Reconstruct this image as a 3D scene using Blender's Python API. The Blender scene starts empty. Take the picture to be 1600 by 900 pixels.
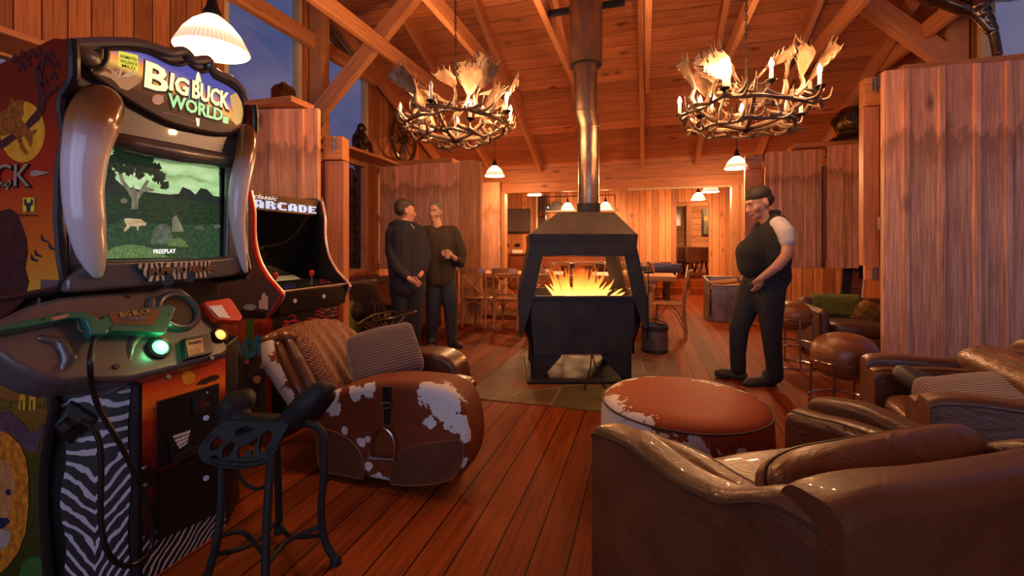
import bpy, bmesh, math, random
from mathutils import Vector, Matrix, Euler, noise as mnoise
random.seed(7)
S = bpy.context.scene
COL = S.collection
PI = math.pi
R = math.radians

# ---------------------------------------------------------------- camera
F = 700.0; CX = 800.0; CY = 386.0; CH = 1.23; YAW = R(16.63)
CS, SN = math.cos(YAW), math.sin(YAW)
cam_d = bpy.data.cameras.new('camera'); cam = bpy.data.objects.new('camera', cam_d); COL.objects.link(cam)
cam_d.sensor_fit = 'HORIZONTAL'; cam_d.sensor_width = 36.0; cam_d.lens = 36.0*F/1600.0
cam_d.shift_x = 0.0; cam_d.shift_y = -(450.0-CY)/1600.0
cam_d.clip_start = 0.02; cam_d.clip_end = 200
cam.location = (0, 0, CH); cam.rotation_euler = (R(90), 0, YAW)
S.camera = cam

# ---------------------------------------------------------------- view, world
S.view_settings.view_transform = 'Standard'; S.view_settings.look = 'None'
S.view_settings.gamma = 1.0; S.view_settings.use_curve_mapping = False
S.view_settings.exposure = 0.0
try: S.cycles.max_bounces = 6; S.cycles.diffuse_bounces = 4; S.cycles.glossy_bounces = 3; S.cycles.use_denoising = True; S.cycles.sample_clamp_indirect = 4.0
except Exception: pass
W = bpy.data.worlds.new('dusk_sky'); S.world = W; W.use_nodes = True
_nt = W.node_tree; _nt.nodes.clear()
_o = _nt.nodes.new('ShaderNodeOutputWorld'); _b = _nt.nodes.new('ShaderNodeBackground')
_tc = _nt.nodes.new('ShaderNodeTexCoord'); _mp = _nt.nodes.new('ShaderNodeMapping'); _mp.inputs['Scale'].default_value = (1.2, 3.5, 4.5)
_mp.inputs['Rotation'].default_value = (0.3, 0.5, 0.4)
_nz = _nt.nodes.new('ShaderNodeTexNoise'); _nz.inputs['Scale'].default_value = 1.6; _nz.inputs['Detail'].default_value = 4
_cr = _nt.nodes.new('ShaderNodeValToRGB')
_cr.color_ramp.elements[0].position = .35; _cr.color_ramp.elements[0].color = (.055, .075, .19, 1)
_cr.color_ramp.elements[1].position = .72; _cr.color_ramp.elements[1].color = (.16, .15, .24, 1)
_nt.links.new(_tc.outputs['Generated'], _mp.inputs['Vector']); _nt.links.new(_mp.outputs[0], _nz.inputs['Vector'])
_nt.links.new(_nz.outputs['Fac'], _cr.inputs[0]); _nt.links.new(_cr.outputs[0], _b.inputs[0]); _nt.links.new(_b.outputs[0], _o.inputs[0])
_b.inputs[1].default_value = 1.1

def area(name, loc, rot, sx, sy, power, col):
    d = bpy.data.lights.new(name, 'AREA'); d.shape = 'RECTANGLE'; d.size = sx; d.size_y = sy; d.energy = power; d.color = col
    o = bpy.data.objects.new(name, d); COL.objects.link(o); o.location = loc; o.rotation_euler = rot; return o
def point(name, loc, power, col=(1, .62, .33), rad=.05, parent=None):
    d = bpy.data.lights.new(name, 'POINT'); d.energy = power; d.color = col; d.shadow_soft_size = rad
    o = bpy.data.objects.new(name, d); COL.objects.link(o); o.location = loc
    if parent: o.parent = parent
    return o
# evening sky light arriving through the open glazed end of the room behind the camera
area('rear_window_daylight', (0.2, -3.3, 1.9), (R(82), 0, 0), 6.5, 2.6, 120, (.62, .68, 1.0))
WARM = (1.0, .50, .21)
P_CHAND = 290; P_PEND = 135; P_BIG = 34; P_FIRE = 70

# ---------------------------------------------------------------- picture -> place
def ray(px, py):
    u = (px-CX)/F; v = (CY-py)/F
    return Vector((CS*u-SN, SN*u+CS, v))
C0 = Vector((0, 0, CH))
def atD(px, py, t): return C0 + ray(px, py)*t
def onX(px, py, X): d = ray(px, py); return C0 + d*(X/d.x)
def onY(px, py, Y): d = ray(px, py); return C0 + d*(Y/d.y)
def onZ(px, py, Z=0.0): d = ray(px, py); return C0 + d*((Z-CH)/d.z)

# ---------------------------------------------------------------- materials
class NG:
    def __init__(s, name):
        s.m = bpy.data.materials.new(name); s.m.use_nodes = True; s.nt = s.m.node_tree; s.nt.nodes.clear()
        s.out = s.n('ShaderNodeOutputMaterial'); s.b = s.n('ShaderNodeBsdfPrincipled'); s.l(s.b.outputs[0], s.out.inputs[0])
        s.b.inputs['Roughness'].default_value = .55
    def n(s, t): return s.nt.nodes.new(t)
    def l(s, a, b): s.nt.links.new(a, b)
    def put(s, sock, v):
        if hasattr(v, 'is_linked') or hasattr(v, 'links'): s.l(v, sock)
        elif isinstance(v, (tuple, list)) and len(v) == 3 and sock.type == 'RGBA': sock.default_value = (*v, 1)
        else: sock.default_value = v
    def coord(s, kind='Object', scale=(1, 1, 1), loc=(0, 0, 0), rot=(0, 0, 0), rnd=False):
        tc = s.n('ShaderNodeTexCoord'); v = tc.outputs[kind]
        if rnd:
            oi = s.n('ShaderNodeObjectInfo'); ml = s.math('MULTIPLY', oi.outputs['Random'], 37.0)
            ad = s.n('ShaderNodeVectorMath'); ad.operation = 'ADD'; s.l(v, ad.inputs[0]); s.l(ml, ad.inputs[1]); v = ad.outputs[0]
        mp = s.n('ShaderNodeMapping'); s.l(v, mp.inputs['Vector'])
        mp.inputs['Scale'].default_value = scale; mp.inputs['Location'].default_value = loc; mp.inputs['Rotation'].default_value = rot
        return mp.outputs[0]
    def noise(s, vec, scale=5, detail=3, rough=.5, dist=0.0):
        x = s.n('ShaderNodeTexNoise'); s.l(vec, x.inputs['Vector']); x.inputs['Scale'].default_value = scale
        x.inputs['Detail'].default_value = detail; x.inputs['Roughness'].default_value = rough; x.inputs['Distortion'].default_value = dist
        return x.outputs['Fac']
    def voro(s, vec, scale=5, feature='F1'):
        x = s.n('ShaderNodeTexVoronoi'); x.feature = feature; s.l(vec, x.inputs['Vector']); x.inputs['Scale'].default_value = scale; return x
    def math(s, op, a, b=0.0, clamp=False):
        x = s.n('ShaderNodeMath'); x.operation = op; x.use_clamp = clamp; s.put(x.inputs[0], a); s.put(x.inputs[1], b); return x.outputs[0]
    def ramp(s, fac, stops, interp='LINEAR'):
        x = s.n('ShaderNodeValToRGB'); r = x.color_ramp; r.interpolation = interp
        while len(r.elements) < len(stops): r.elements.new(.5)
        for e, (p, c) in zip(r.elements, stops): e.position = p; e.color = (*c, 1) if len(c) == 3 else c
        s.put(x.inputs[0], fac); return x.outputs[0]
    def mix(s, fac, a, b, mode='MIX'):
        x = s.n('ShaderNodeMixRGB'); x.blend_type = mode; s.put(x.inputs[0], fac); s.put(x.inputs[1], a); s.put(x.inputs[2], b); return x.outputs[0]
    def sep(s, vec):
        x = s.n('ShaderNodeSeparateXYZ'); s.l(vec, x.inputs[0]); return x.outputs
    def bump(s, h, strength=.3, dist=.01):
        x = s.n('ShaderNodeBump'); s.put(x.inputs['Height'], h); x.inputs['Strength'].default_value = strength; x.inputs['Distance'].default_value = dist
        s.l(x.outputs[0], s.b.inputs['Normal'])
    def set(s, **k):
        nm = dict(col='Base Color', rough='Roughness', metal='Metallic', spec='Specular IOR Level', emit='Emission Color', es='Emission Strength',
                  trans='Transmission Weight', alpha='Alpha', coat='Coat Weight', coatr='Coat Roughness', sheen='Sheen Weight')
        for a, v in k.items(): s.put(s.b.inputs[nm[a]], v)
        return s
MATS = {}
def plain(name, col, rough=.5, metal=0, spec=.5, vary=.12, scale=9, bump=0.0, coat=0):
    if name in MATS: return MATS[name]
    g = NG(name); v = g.coord('Object')
    n = g.noise(v, scale, 4)
    dark = tuple(c*(1-vary) for c in col); lite = tuple(min(1, c*(1+vary)) for c in col)
    g.set(col=g.ramp(n, [(.3, dark), (.7, lite)]), rough=rough, metal=metal, spec=spec, coat=coat)
    if bump: g.bump(g.noise(v, scale*6, 4), bump, .004)
    MATS[name] = g.m; return g.m
def glow(name, col, strength, base=(.8, .8, .8)):
    if name in MATS: return MATS[name]
    g = NG(name); g.set(col=base, emit=col, es=strength, rough=.3); MATS[name] = g.m; return g.m

def wood(name, lite, dark, grain='z', bax=None, bw=.2, rough=.6, knots=.6, grey=0.0, gap=.012, gloss=.4, rnd=True, tint=False, stain=0.0, weather=False, fine=.55):
    """sawn timber: grain along one axis, optional board joints every bw metres along axis bax"""
    if name in MATS: return MATS[name]
    g = NG(name); ax = 'xyz'.index(grain)
    base = g.coord('Object', rnd=rnd and bax is None)
    o = g.sep(base)
    if bax:
        bi = 'xyz'.index(bax); q = g.math('DIVIDE', o[bi], bw); fl = g.math('FLOOR', q); fr = g.math('FRACT', q)
        wn = g.n('ShaderNodeTexWhiteNoise'); wn.noise_dimensions = '1D'; g.l(fl, wn.inputs['W']); rv = wn.outputs['Value']
        off = g.n('ShaderNodeVectorMath'); off.operation = 'SCALE'; g.l(wn.outputs['Color'], off.inputs[0]); off.inputs['Scale'].default_value = 9.0
        ad = g.n('ShaderNodeVectorMath'); ad.operation = 'ADD'; g.l(base, ad.inputs[0]); g.l(off.outputs[0], ad.inputs[1]); base = ad.outputs[0]
    sc = [9.0, 9.0, 9.0]; sc[ax] = .55
    mp = g.n('ShaderNodeMapping'); g.l(base, mp.inputs[0]); mp.inputs['Scale'].default_value = sc
    n1 = g.noise(mp.outputs[0], 1.6, 5, .6, 1.6)
    sc2 = [60.0, 60.0, 60.0]; sc2[ax] = 2.0
    mp2 = g.n('ShaderNodeMapping'); g.l(base, mp2.inputs[0]); mp2.inputs['Scale'].default_value = sc2
    n2 = g.noise(mp2.outputs[0], 1.0, 3, .7)
    sc3 = [3.6, 3.6, 3.6]; sc3[ax] = 1.5
    mp3 = g.n('ShaderNodeMapping'); g.l(base, mp3.inputs[0]); mp3.inputs['Scale'].default_value = sc3
    vo = g.voro(mp3.outputs[0], 1.0)
    kn = g.ramp(vo.outputs['Distance'], [(.04, (1, 1, 1)), (.12, (.35,)*3), (.17, (0, 0, 0))])
    mid = tuple((a+b)/2 for a, b in zip(lite, dark))
    c = g.ramp(n1, [(.32, dark), (.5, mid), (.66, lite)])
    c = g.mix(fine, c, g.ramp(n2, [(.3, tuple(x*.35 for x in dark)), (.5, mid), (.68, tuple(min(1, x*1.1) for x in lite))]), 'MIX')
    c = g.mix(g.math('MULTIPLY', kn, knots), c, tuple(x*.30 for x in dark))
    if bax:
        c = g.mix(.75, c, g.ramp(rv, [(0, (.46, .40, .36)), (.5, (.86, .82, .8)), (1, (1.22, 1.2, 1.2))]), 'MULTIPLY')
    if tint:
        at = g.n('ShaderNodeAttribute'); at.attribute_name = 'tint'; c = g.mix(1.0, c, at.outputs['Color'], 'MULTIPLY')
    if grey:
        n4 = g.noise(g.coord('Object', rnd=rnd), 1.1, 4, .6)
        c = g.mix(g.math('MULTIPLY', g.ramp(n4, [(.35, (0, 0, 0)), (.62, (1, 1, 1))]), grey), c, g.mix(.5, c, (.36, .33, .33)))
    if stain:
        n5 = g.noise(g.coord('Object', scale=(3, 3, .9), rnd=rnd), 1.7, 6, .7, .8)
        c = g.mix(g.math('MULTIPLY', g.ramp(n5, [(.50, (0, 0, 0)), (.66, (1, 1, 1))]), stain), c, tuple(x*.5 for x in dark))
    if weather:      # bleached below the rain line, tide mark where it ends
        gz = g.math('ADD', g.sep(g.coord('Generated'))[2], g.math('MULTIPLY', g.math('SUBTRACT', g.noise(g.coord('Object', scale=(5, 5, 1.5), rnd=True), 1.6, 5, .6), .5), .30))
        lum = g.mix(1.0, c, (1.0, 1.0, 1.0), 'SATURATION') if False else c
        gr = g.mix(.62, c, g.ramp(n2, [(.3, (.17, .11, .085)), (.5, (.40, .28, .215)), (.7, (.68, .53, .43))]))
        c = g.mix(g.ramp(gz, [(.62, (.85,)*3), (.82, (.12,)*3)]), c, gr)
        c = g.mix(g.ramp(gz, [(.66, (0,)*3), (.73, (.35,)*3), (.77, (.5,)*3), (.80, (0,)*3)]), c, tuple(x*.30 for x in dark))
    h = g.math('MULTIPLY', n2, .5)
    if bax:
        e = g.math('ABSOLUTE', g.math('SUBTRACT', fr, .5)); gm = g.math('GREATER_THAN', e, .5-gap/bw/2)
        c = g.mix(gm, c, tuple(x*.12 for x in dark)); h = g.math('SUBTRACT', h, g.math('MULTIPLY', gm, 3.0))
    g.set(col=c, rough=g.math('ADD', g.math('MULTIPLY', n2, .25), rough-.12), spec=gloss)
    g.bump(h, .35, .006)
    MATS[name] = g.m; return g.m

# ---------------------------------------------------------------- mesh builder
class MB:
    def __init__(s): s.v = []; s.f = []; s.mi = []; s.t = []
    def add(s, vs, fs, mi=0, tint=None, M=None):
        b = len(s.v)
        for p in vs:
            p = Vector(p)
            if M is not None: p = M @ p
            s.v.append(p)
        for f in fs: s.f.append([b+i for i in f]); s.mi.append(mi); s.t.append(tint or (1, 1, 1))
        return s
    def box(s, x0, x1, y0, y1, z0, z1, mi=0, tint=None, M=None):
        vs = [(x0, y0, z0), (x1, y0, z0), (x1, y1, z0), (x0, y1, z0), (x0, y0, z1), (x1, y0, z1), (x1, y1, z1), (x0, y1, z1)]
        return s.add(vs, [(0, 3, 2, 1), (4, 5, 6, 7), (0, 1, 5, 4), (1, 2, 6, 5), (2, 3, 7, 6), (3, 0, 4, 7)], mi, tint, M)
    def prism(s, pts, vec, mi=0, M=None, side_mi=None):
        n = len(pts); P = [Vector(p) for p in pts]; q = [p+Vector(vec) for p in P]
        s.add(P+q, [list(range(n))[::-1], list(range(n, 2*n))], mi, None, M)
        b = len(s.v)-2*n
        for i in range(n):
            j = (i+1) % n; s.f.append([b+i, b+j, b+n+j, b+n+i]); s.mi.append(mi if side_mi is None else side_mi); s.t.append((1, 1, 1))
        return s
    def loft(s, rings, mi=0, cap=True, closed=True, M=None):
        n = len(rings[0]); vs = [p for r in rings for p in r]; fs = []
        for k in range(len(rings)-1):
            for i in range(n if closed else n-1):
                j = (i+1) % n; fs.append((k*n+i, k*n+j, (k+1)*n+j, (k+1)*n+i))
        if cap and closed:
            fs.append(tuple(range(n))[::-1]); fs.append(tuple((len(rings)-1)*n+i for i in range(n)))
        return s.add(vs, fs, mi, None, M)
    def tube(s, pts, r, n=8, mi=0, cyc=False, M=None, flat=1.0):
        P = [Vector(p) for p in pts]; m = len(P); rings = []
        rr = r if isinstance(r, (list, tuple)) else [r]*m
        prev = None
        for i, p in enumerate(P):
            if cyc: d = P[(i+1) % m]-P[i-1]
            else: d = P[min(i+1, m-1)]-P[max(i-1, 0)]
            if d.length < 1e-9: d = Vector((0, 0, 1))
            d.normalize()
            if prev is None:
                a = Vector((0, 0, 1)) if abs(d.z) < .9 else Vector((1, 0, 0)); u = d.cross(a).normalized()
            else:
                u = prev-d*prev.dot(d)
                u = u.normalized() if u.length > 1e-6 else d.orthogonal().normalized()
            prev = u; w = d.cross(u)
            rings.append([p+(u*math.cos(2*PI*k/n)+w*math.sin(2*PI*k/n)*flat)*rr[i] for k in range(n)])
        if cyc: return s.loft(rings+[rings[0]], mi, False, True, M)
        return s.loft(rings, mi, True, True, M)
    def lathe(s, prof, n=24, mi=0, M=None, cap=True):
        rings = [[(rd*math.cos(2*PI*k/n), rd*math.sin(2*PI*k/n), z) for k in range(n)] for rd, z in prof]
        return s.loft(rings, mi, cap, True, M)
    def ell(s, c, r, n=16, m=10, mi=0, M=None):
        T = Matrix.Translation(Vector(c)) @ Matrix.Diagonal((*[x for x in (r if isinstance(r, (tuple, list)) else (r, r, r))], 1))
        if M is not None: T = M @ T
        prof = [(max(1e-4, math.sin(PI*k/m)), -math.cos(PI*k/m)) for k in range(m+1)]
        return s.lathe(prof, n, mi, T)
    def build(s, name, mats, parent=None, smooth=False, bevel=0, sub=0, loc=None, rot=None, solid=0, seg=2, mods=None, recalc=True, auto=True, angle=35):
        me = bpy.data.meshes.new(name); me.from_pydata([tuple(v) for v in s.v], [], s.f); me.validate(clean_customdata=False)
        if not isinstance(mats, (list, tuple)): mats = [mats]
        for m in mats: me.materials.append(m)
        if len(me.polygons) == len(s.mi):
            for p, k in zip(me.polygons, s.mi): p.material_index = k
            if any(t != (1, 1, 1) for t in s.t):
                at = me.color_attributes.new('tint', 'FLOAT_COLOR', 'CORNER')
                for p, t in zip(me.polygons, s.t):
                    for li in p.loop_indices: at.data[li].color = (*t, 1)
        if recalc:
            bm = bmesh.new(); bm.from_mesh(me); bmesh.ops.recalc_face_normals(bm, faces=bm.faces); bm.to_mesh(me); bm.free()
        o = bpy.data.objects.new(name, me); COL.objects.link(o)
        if parent: o.parent = parent
        if loc: o.location = loc
        if rot: o.rotation_euler = rot
        if solid:
            m = o.modifiers.new('s', 'SOLIDIFY'); m.thickness = solid; m.offset = 0
        if bevel:
            m = o.modifiers.new('b', 'BEVEL'); m.width = bevel; m.segments = seg; m.limit_method = 'ANGLE'; m.angle_limit = R(40)
        if sub:
            m = o.modifiers.new('u', 'SUBSURF'); m.levels = sub; m.render_levels = sub
        if smooth or sub or bevel:
            me.polygons.foreach_set('use_smooth', [True]*len(me.polygons))
            if bevel and not smooth and not sub:
                try: m = o.modifiers.new('w', 'WEIGHTED_NORMAL'); m.keep_sharp = True
                except Exception: pass
            elif smooth and not sub and auto: me.set_sharp_from_angle(angle=R(angle))
        return o

def tag(o, label=None, cat=None, group=None, kind=None):
    if label: o['label'] = label
    if cat: o['category'] = cat
    if group: o['group'] = group
    if kind: o['kind'] = kind
    return o
def thing(name, label, cat, loc=(0, 0, 0), rz=0, group=None):
    o = bpy.data.objects.new(name, None); COL.objects.link(o); o.empty_display_size = .1
    o.location = loc; o.rotation_euler = (0, 0, rz); return tag(o, label, cat, group)
def struct(o): o['kind'] = 'structure'; return o
def copy_tree(o, parent=None):
    kids = [c for c in bpy.data.objects if c.parent == o]
    c = o.copy(); COL.objects.link(c); c.parent = parent
    if parent is not None: c.matrix_parent_inverse = o.matrix_parent_inverse.copy()
    for k in kids: copy_tree(k, c)
    return c
def text(body, name, mat, parent, size=.1, loc=(0, 0, 0), M=None, extrude=.002, squash=(1, 1), shear=0, bold=0.0, align='CENTER', spacing=1.0):
    cu = bpy.data.curves.new(name, 'FONT'); cu.body = body; cu.size = size; cu.extrude = extrude; cu.align_x = align; cu.align_y = 'CENTER'
    cu.offset = bold; cu.shear = shear; cu.space_character = spacing; cu.resolution_u = 3
    t = bpy.data.objects.new(name, cu); COL.objects.link(t)
    dg = bpy.context.evaluated_depsgraph_get(); me = bpy.data.meshes.new_from_object(t.evaluated_get(dg)); bpy.data.objects.remove(t); 
    me.transform(Matrix.Diagonal((squash[0], squash[1], 1, 1)))
    if M is not None: me.transform(M)
    me.name = name; me.materials.clear(); me.materials.append(mat)
    o = bpy.data.objects.new(name, me); COL.objects.link(o); o.location = loc
    if parent: o.parent = parent
    return o
def blend(name, prims, mat, parent=None, voxel=.012, smooth_it=4, sub=0, loc=None, rot=None, post=None):
    """one continuous surface from many tapered limbs and ellipsoids"""
    mb = MB()
    for p in prims:
        if p[0] == 'c':   # capsule chain: pts, radii
            pts = [Vector(q) for q in p[1]]; rr = p[2] if isinstance(p[2], (list, tuple)) else [p[2]]*len(pts)
            mb.tube(pts, rr, 12)
            for q, r_ in zip(pts, rr): mb.ell(q, r_*.995, 12, 8)
        elif p[0] == 'e': mb.ell(p[1], p[2], 18, 12, M=p[3] if len(p) > 3 else None)
        elif p[0] == 'm': mb.add(p[1], p[2])
    me = bpy.data.meshes.new(name); me.from_pydata([tuple(v) for v in mb.v], [], mb.f)
    bm = bmesh.new(); bm.from_mesh(me); bmesh.ops.recalc_face_normals(bm, faces=bm.faces); bm.to_mesh(me); bm.free()
    t = bpy.data.objects.new(name, me); COL.objects.link(t)
    m = t.modifiers.new('r', 'REMESH'); m.mode = 'VOXEL'; m.voxel_size = voxel; m.use_smooth_shade = True
    if smooth_it: m = t.modifiers.new('s', 'SMOOTH'); m.factor = .6; m.iterations = smooth_it
    dg = bpy.context.evaluated_depsgraph_get(); out = bpy.data.meshes.new_from_object(t.evaluated_get(dg)); bpy.data.objects.remove(t)
    if post:
        for v in out.vertices: v.co = post(v.co)
    mats = mat if isinstance(mat, (list, tuple)) else [mat]
    out.materials.clear()
    for k in mats: out.materials.append(k)
    out.name = name; o = bpy.data.objects.new(name, out); COL.objects.link(o)
    out.polygons.foreach_set('use_smooth', [True]*len(out.polygons))
    if parent: o.parent = parent
    if loc: o.location = loc
    if rot: o.rotation_euler = rot
    return o
def beam(p0, p1, w, h, mat, name='trim', up=(0, 0, 1), bevel=.006, parent=None, ext=0):
    """squared timber from p0 to p1; local x along its length"""
    p0, p1 = Vector(p0), Vector(p1); d = p1-p0; L = d.length; x = d.normalized(); y = Vector(up).cross(x).normalized(); z = x.cross(y)
    mb = MB().box(-ext, L+ext, -w/2, w/2, -h/2, h/2)
    o = mb.build(name, mat, parent, bevel=bevel, seg=1)
    M = Matrix((x, y, z)).transposed().to_4x4(); M.translation = p0; o.matrix_world = M
    return o
def put(o, root):
    o.parent = root; o.matrix_parent_inverse = root.matrix_basis.inverted(); return o
def onP(px, py, p0, n):
    d = ray(px, py); return C0+d*((Vector(p0)-C0).dot(Vector(n))/d.dot(Vector(n)))
def circ(cx, cy, rx, ry=None, n=28, a0=0, a1=2*PI):
    ry = ry or rx; return [(cx+rx*math.cos(a0+(a1-a0)*i/n), cy+ry*math.sin(a0+(a1-a0)*i/n)) for i in range(n)]
def text_line(body, A, B, height, nrm, mat, name='lettering', root=None, extrude=.002, bold=.0, shear=0, off=0.0, up=(0, 0, 1)):
    """lettering whose middle line runs from A to B on a surface with normal nrm"""
    cu = bpy.data.curves.new(name, 'FONT'); cu.body = body; cu.size = 1; cu.align_y = 'CENTER'; cu.offset = bold; cu.shear = shear; cu.resolution_u = 2; cu.extrude = .001
    t = bpy.data.objects.new(name, cu); COL.objects.link(t)
    dg = bpy.context.evaluated_depsgraph_get(); me = bpy.data.meshes.new_from_object(t.evaluated_get(dg)); bpy.data.objects.remove(t)
    xs = [v.co.x for v in me.vertices]; ys = [v.co.y for v in me.vertices]
    if not xs: return None
    A, B, nrm = Vector(A), Vector(B), Vector(nrm).normalized(); x = (B-A); L = x.length; x.normalize(); y = nrm.cross(x).normalized()
    if y.dot(Vector(up)) < 0: y = -y
    sx = L/(max(xs)-min(xs)); sy = height/(max(ys)-min(ys)); ym = (max(ys)+min(ys))/2
    for v in me.vertices:
        lx, ly, lz = (v.co.x-min(xs))*sx, (v.co.y-ym)*sy, v.co.z
        v.co = A+x*lx+y*ly+nrm*(off+(extrude if lz > 0 else 0))
    me.materials.clear(); me.materials.append(mat); me.name = name
    o = bpy.data.objects.new(name, me); COL.objects.link(o)
    if root: put(o, root)
    return o
# ================================================================ SETTING
XL, XR, YB, YF = -4.4, 3.5, 9.3, -3.0          # side walls, header line, open rear end
RZ0, RS, RY = 2.98, .42, 2.5                   # roof: height on the header, pitch, ridge line
def roofz(Y): return RZ0+RS*(YB-Y) if Y >= RY else RZ0+RS*(YB-RY)-RS*(RY-Y)*.9
m_ceil = wood('cedar_ceiling_boards', (.74, .29, .115), (.44, .145, .052), 'x', 'y', .22, .5, .9, gap=.007, gloss=.3)
m_raft = wood('rafter_timber', (.66, .28, .115), (.48, .18, .065), 'x', None, rough=.55, knots=.4)
m_wallv = wood('vertical_cedar_cladding', (.60, .23, .085), (.36, .115, .038), 'z', 'y', .16, .5, .5, gap=.010)
m_wallb = wood('vertical_back_cladding', (.70, .32, .13), (.46, .17, .06), 'z', 'x', .17, .5, .8, gap=.010)
m_wallfar = wood('planked_far_wall', (.80, .46, .22), (.56, .28, .12), 'x', 'z', .2, .6, .8, gap=.012)
m_head = wood('header_boards', (.60, .24, .085), (.42, .14, .045), 'x', 'z', .29, .5, .9, gap=.006)
m_floor = wood('hardwood_floor_boards', (.27, .058, .008), (.13, .022, .004), 'y', 'x', .145, .60, .35, gap=.008, gloss=.10)
m_trim = wood('orange_trim_timber', (.62, .25, .09), (.42, .14, .05), 'y', None, rough=.5, knots=.3)
m_trimx = wood('orange_cap_timber', (.62, .25, .09), (.42, .14, .05), 'x', None, rough=.5, knots=.3)
m_post = wood('post_timber', (.58, .27, .11), (.42, .17, .06), 'z', None, rough=.55, knots=.3)
m_frame = wood('pale_window_frame_timber', (.62, .50, .30), (.48, .37, .2), 'z', None, rough=.5, knots=.1)
m_panel = wood('weathered_shutter_boards', (.88, .42, .25), (.52, .20, .095), 'z', None, rough=.75, knots=.95, grey=.25, tint=True, stain=.3, weather=True, fine=.32, gloss=.15)

MB().box(XL-.1, XR+.1, YF, 17.5, -.12, 0).build('floor', m_floor)['kind'] = 'structure'
# hearth of flagstones let into the boards
g = NG('flagstones'); v = g.coord('Object'); vo = g.voro(v, 2.1); ve = g.voro(v, 2.1, 'DISTANCE_TO_EDGE')
st = g.ramp(g.noise(v, 3.5, 5, .65), [(.3, (.05, .025, .010)), (.5, (.11, .05, .018)), (.7, (.17, .085, .03))])
st = g.mix(.4, st, vo.outputs['Color'], 'OVERLAY'); st = g.mix(.35, st, (.10, .05, .02))
g.set(col=g.mix(g.ramp(ve.outputs['Distance'], [(.008, (1, 1, 1)), (.022, (0, 0, 0))]), st, (.17, .11, .06)), rough=.6, spec=.25)
g.bump(g.math('ADD', g.noise(v, 12, 4), g.ramp(ve.outputs['Distance'], [(.0, (0, 0, 0)), (.03, (1, 1, 1))])), .4, .006)
m_stone = g.m
hb = MB().box(-1.43, .31, 3.39, 5.85, -.02, .006)
tag(hb.build('hearth_paving', m_stone), kind='structure')
# side walls with clerestory and shutter openings; upper edge follows the roof
def side_wall(name, X, sgn, cells, ybreaks):
    """cells: (y0,y1,[(z0,z1) solid spans; z1=None means up to the roof])"""
    mb = MB()
    for (y0, y1, spans) in cells:
        for (z0, z1) in spans:
            if z1 is None:
                za, zb = roofz(y0)+.02, roofz(y1)+.02; ys = [y0, y1]
                if y0 < RY < y1: ys = [y0, RY, y1]
                for a, b in zip(ys[:-1], ys[1:]):
                    mb.prism([(X, a, z0), (X, b, z0), (X, b, roofz(b)+.02), (X, a, roofz(a)+.02)], (sgn*.12, 0, 0))
            else: mb.box(min(X, X+sgn*.12), max(X, X+sgn*.12), y0, y1, z0, z1)
    o = mb.build(name, m_wallv); struct(o); return o
side_wall('wall_left', XL, -1, [(YF, 1.0, [(0, None)]), (1.0, 2.2, [(0, .83), (2.66, None)]), (2.2, 3.1, [(0, None)]), (3.1, 3.78, [(0, .83), (2.6, None)]),
    (3.78, 4.93, [(0, .83), (2.6, 2.72)]), (4.93, 5.28, [(0, .83), (2.6, None)]), (5.28, 6.42, [(0, .83), (2.6, 2.72)]), (6.42, 9.42, [(0, None)])], None)
side_wall('wall_right', XR, 1, [(YF, 3.2, [(0, None)]), (3.2, 4.9, [(0, .2), (2.86, 2.95)]), (4.9, 6.2, [(0, .2), (2.86, 2.95)]), (6.2, 9.42, [(0, None)])], None)
# window frames + glass
g = NG('window_glass'); lp = g.n('ShaderNodeBsdfGlossy'); lp.inputs['Roughness'].default_value = .02; lp.inputs['Color'].default_value = (.9, .92, 1, 1)
tr = g.n('ShaderNodeBsdfTransparent'); mx = g.n('ShaderNodeMixShader'); mx.inputs[0].default_value = .07
g.l(tr.outputs[0], mx.inputs[1]); g.l(lp.outputs[0], mx.inputs[2]); g.l(mx.outputs[0], g.out.inputs[0]); m_glass = g.m
def window(n, X, y0, y1, z0, z1a, z1b, fr=.06, mat=None):
    sg = -1 if X < 0 else 1; d = .1*sg
    f = MB(); f.box(min(X-.0, X+d), max(X, X+d), y0, y0+fr, z0, z1a); f.box(min(X, X+d), max(X, X+d), y1-fr, y1, z0, z1b)
    f.box(min(X, X+d), max(X, X+d), y0+fr, y1-fr, z0, z0+fr*.7)
    f.prism([(X, y0+fr, z1a-fr), (X, y1-fr, z1b-fr), (X, y1-fr, z1b), (X, y0+fr, z1a)], (d, 0, 0))
    o = struct(f.build('window_%d' % n, mat or m_frame))
    MB().prism([(X+d*.5, y0+fr*.5, z0), (X+d*.5, y1-fr*.5, z0), (X+d*.5, y1-fr*.5, z1b-.01), (X+d*.5, y0+fr*.5, z1a-.01)], (.006*sg, 0, 0)).build('pane', m_glass, o)
    return o
window(1, XL, 3.78, 4.93, 2.72, roofz(3.78), roofz(4.93))
window(2, XL, 5.28, 6.42, 2.72, roofz(5.28), roofz(6.42))
window(3, XL, 5.28, 6.42, .83, 2.6, 2.6, mat=m_post)
window(4, XL, 1.0, 2.2, .83, 2.66, 2.66, mat=m_post)
window(5, XL, 3.1, 4.93, .83, 2.6, 2.6, mat=m_post)
window(6, XR, 3.2, 4.9, 2.95, roofz(3.2), roofz(4.9))
window(7, XR, 4.9, 6.2, 2.95, roofz(4.9), roofz(6.2), fr=.1)
window(8, XR, 3.2, 6.2, .2, 2.86, 2.86, mat=m_post)
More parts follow.
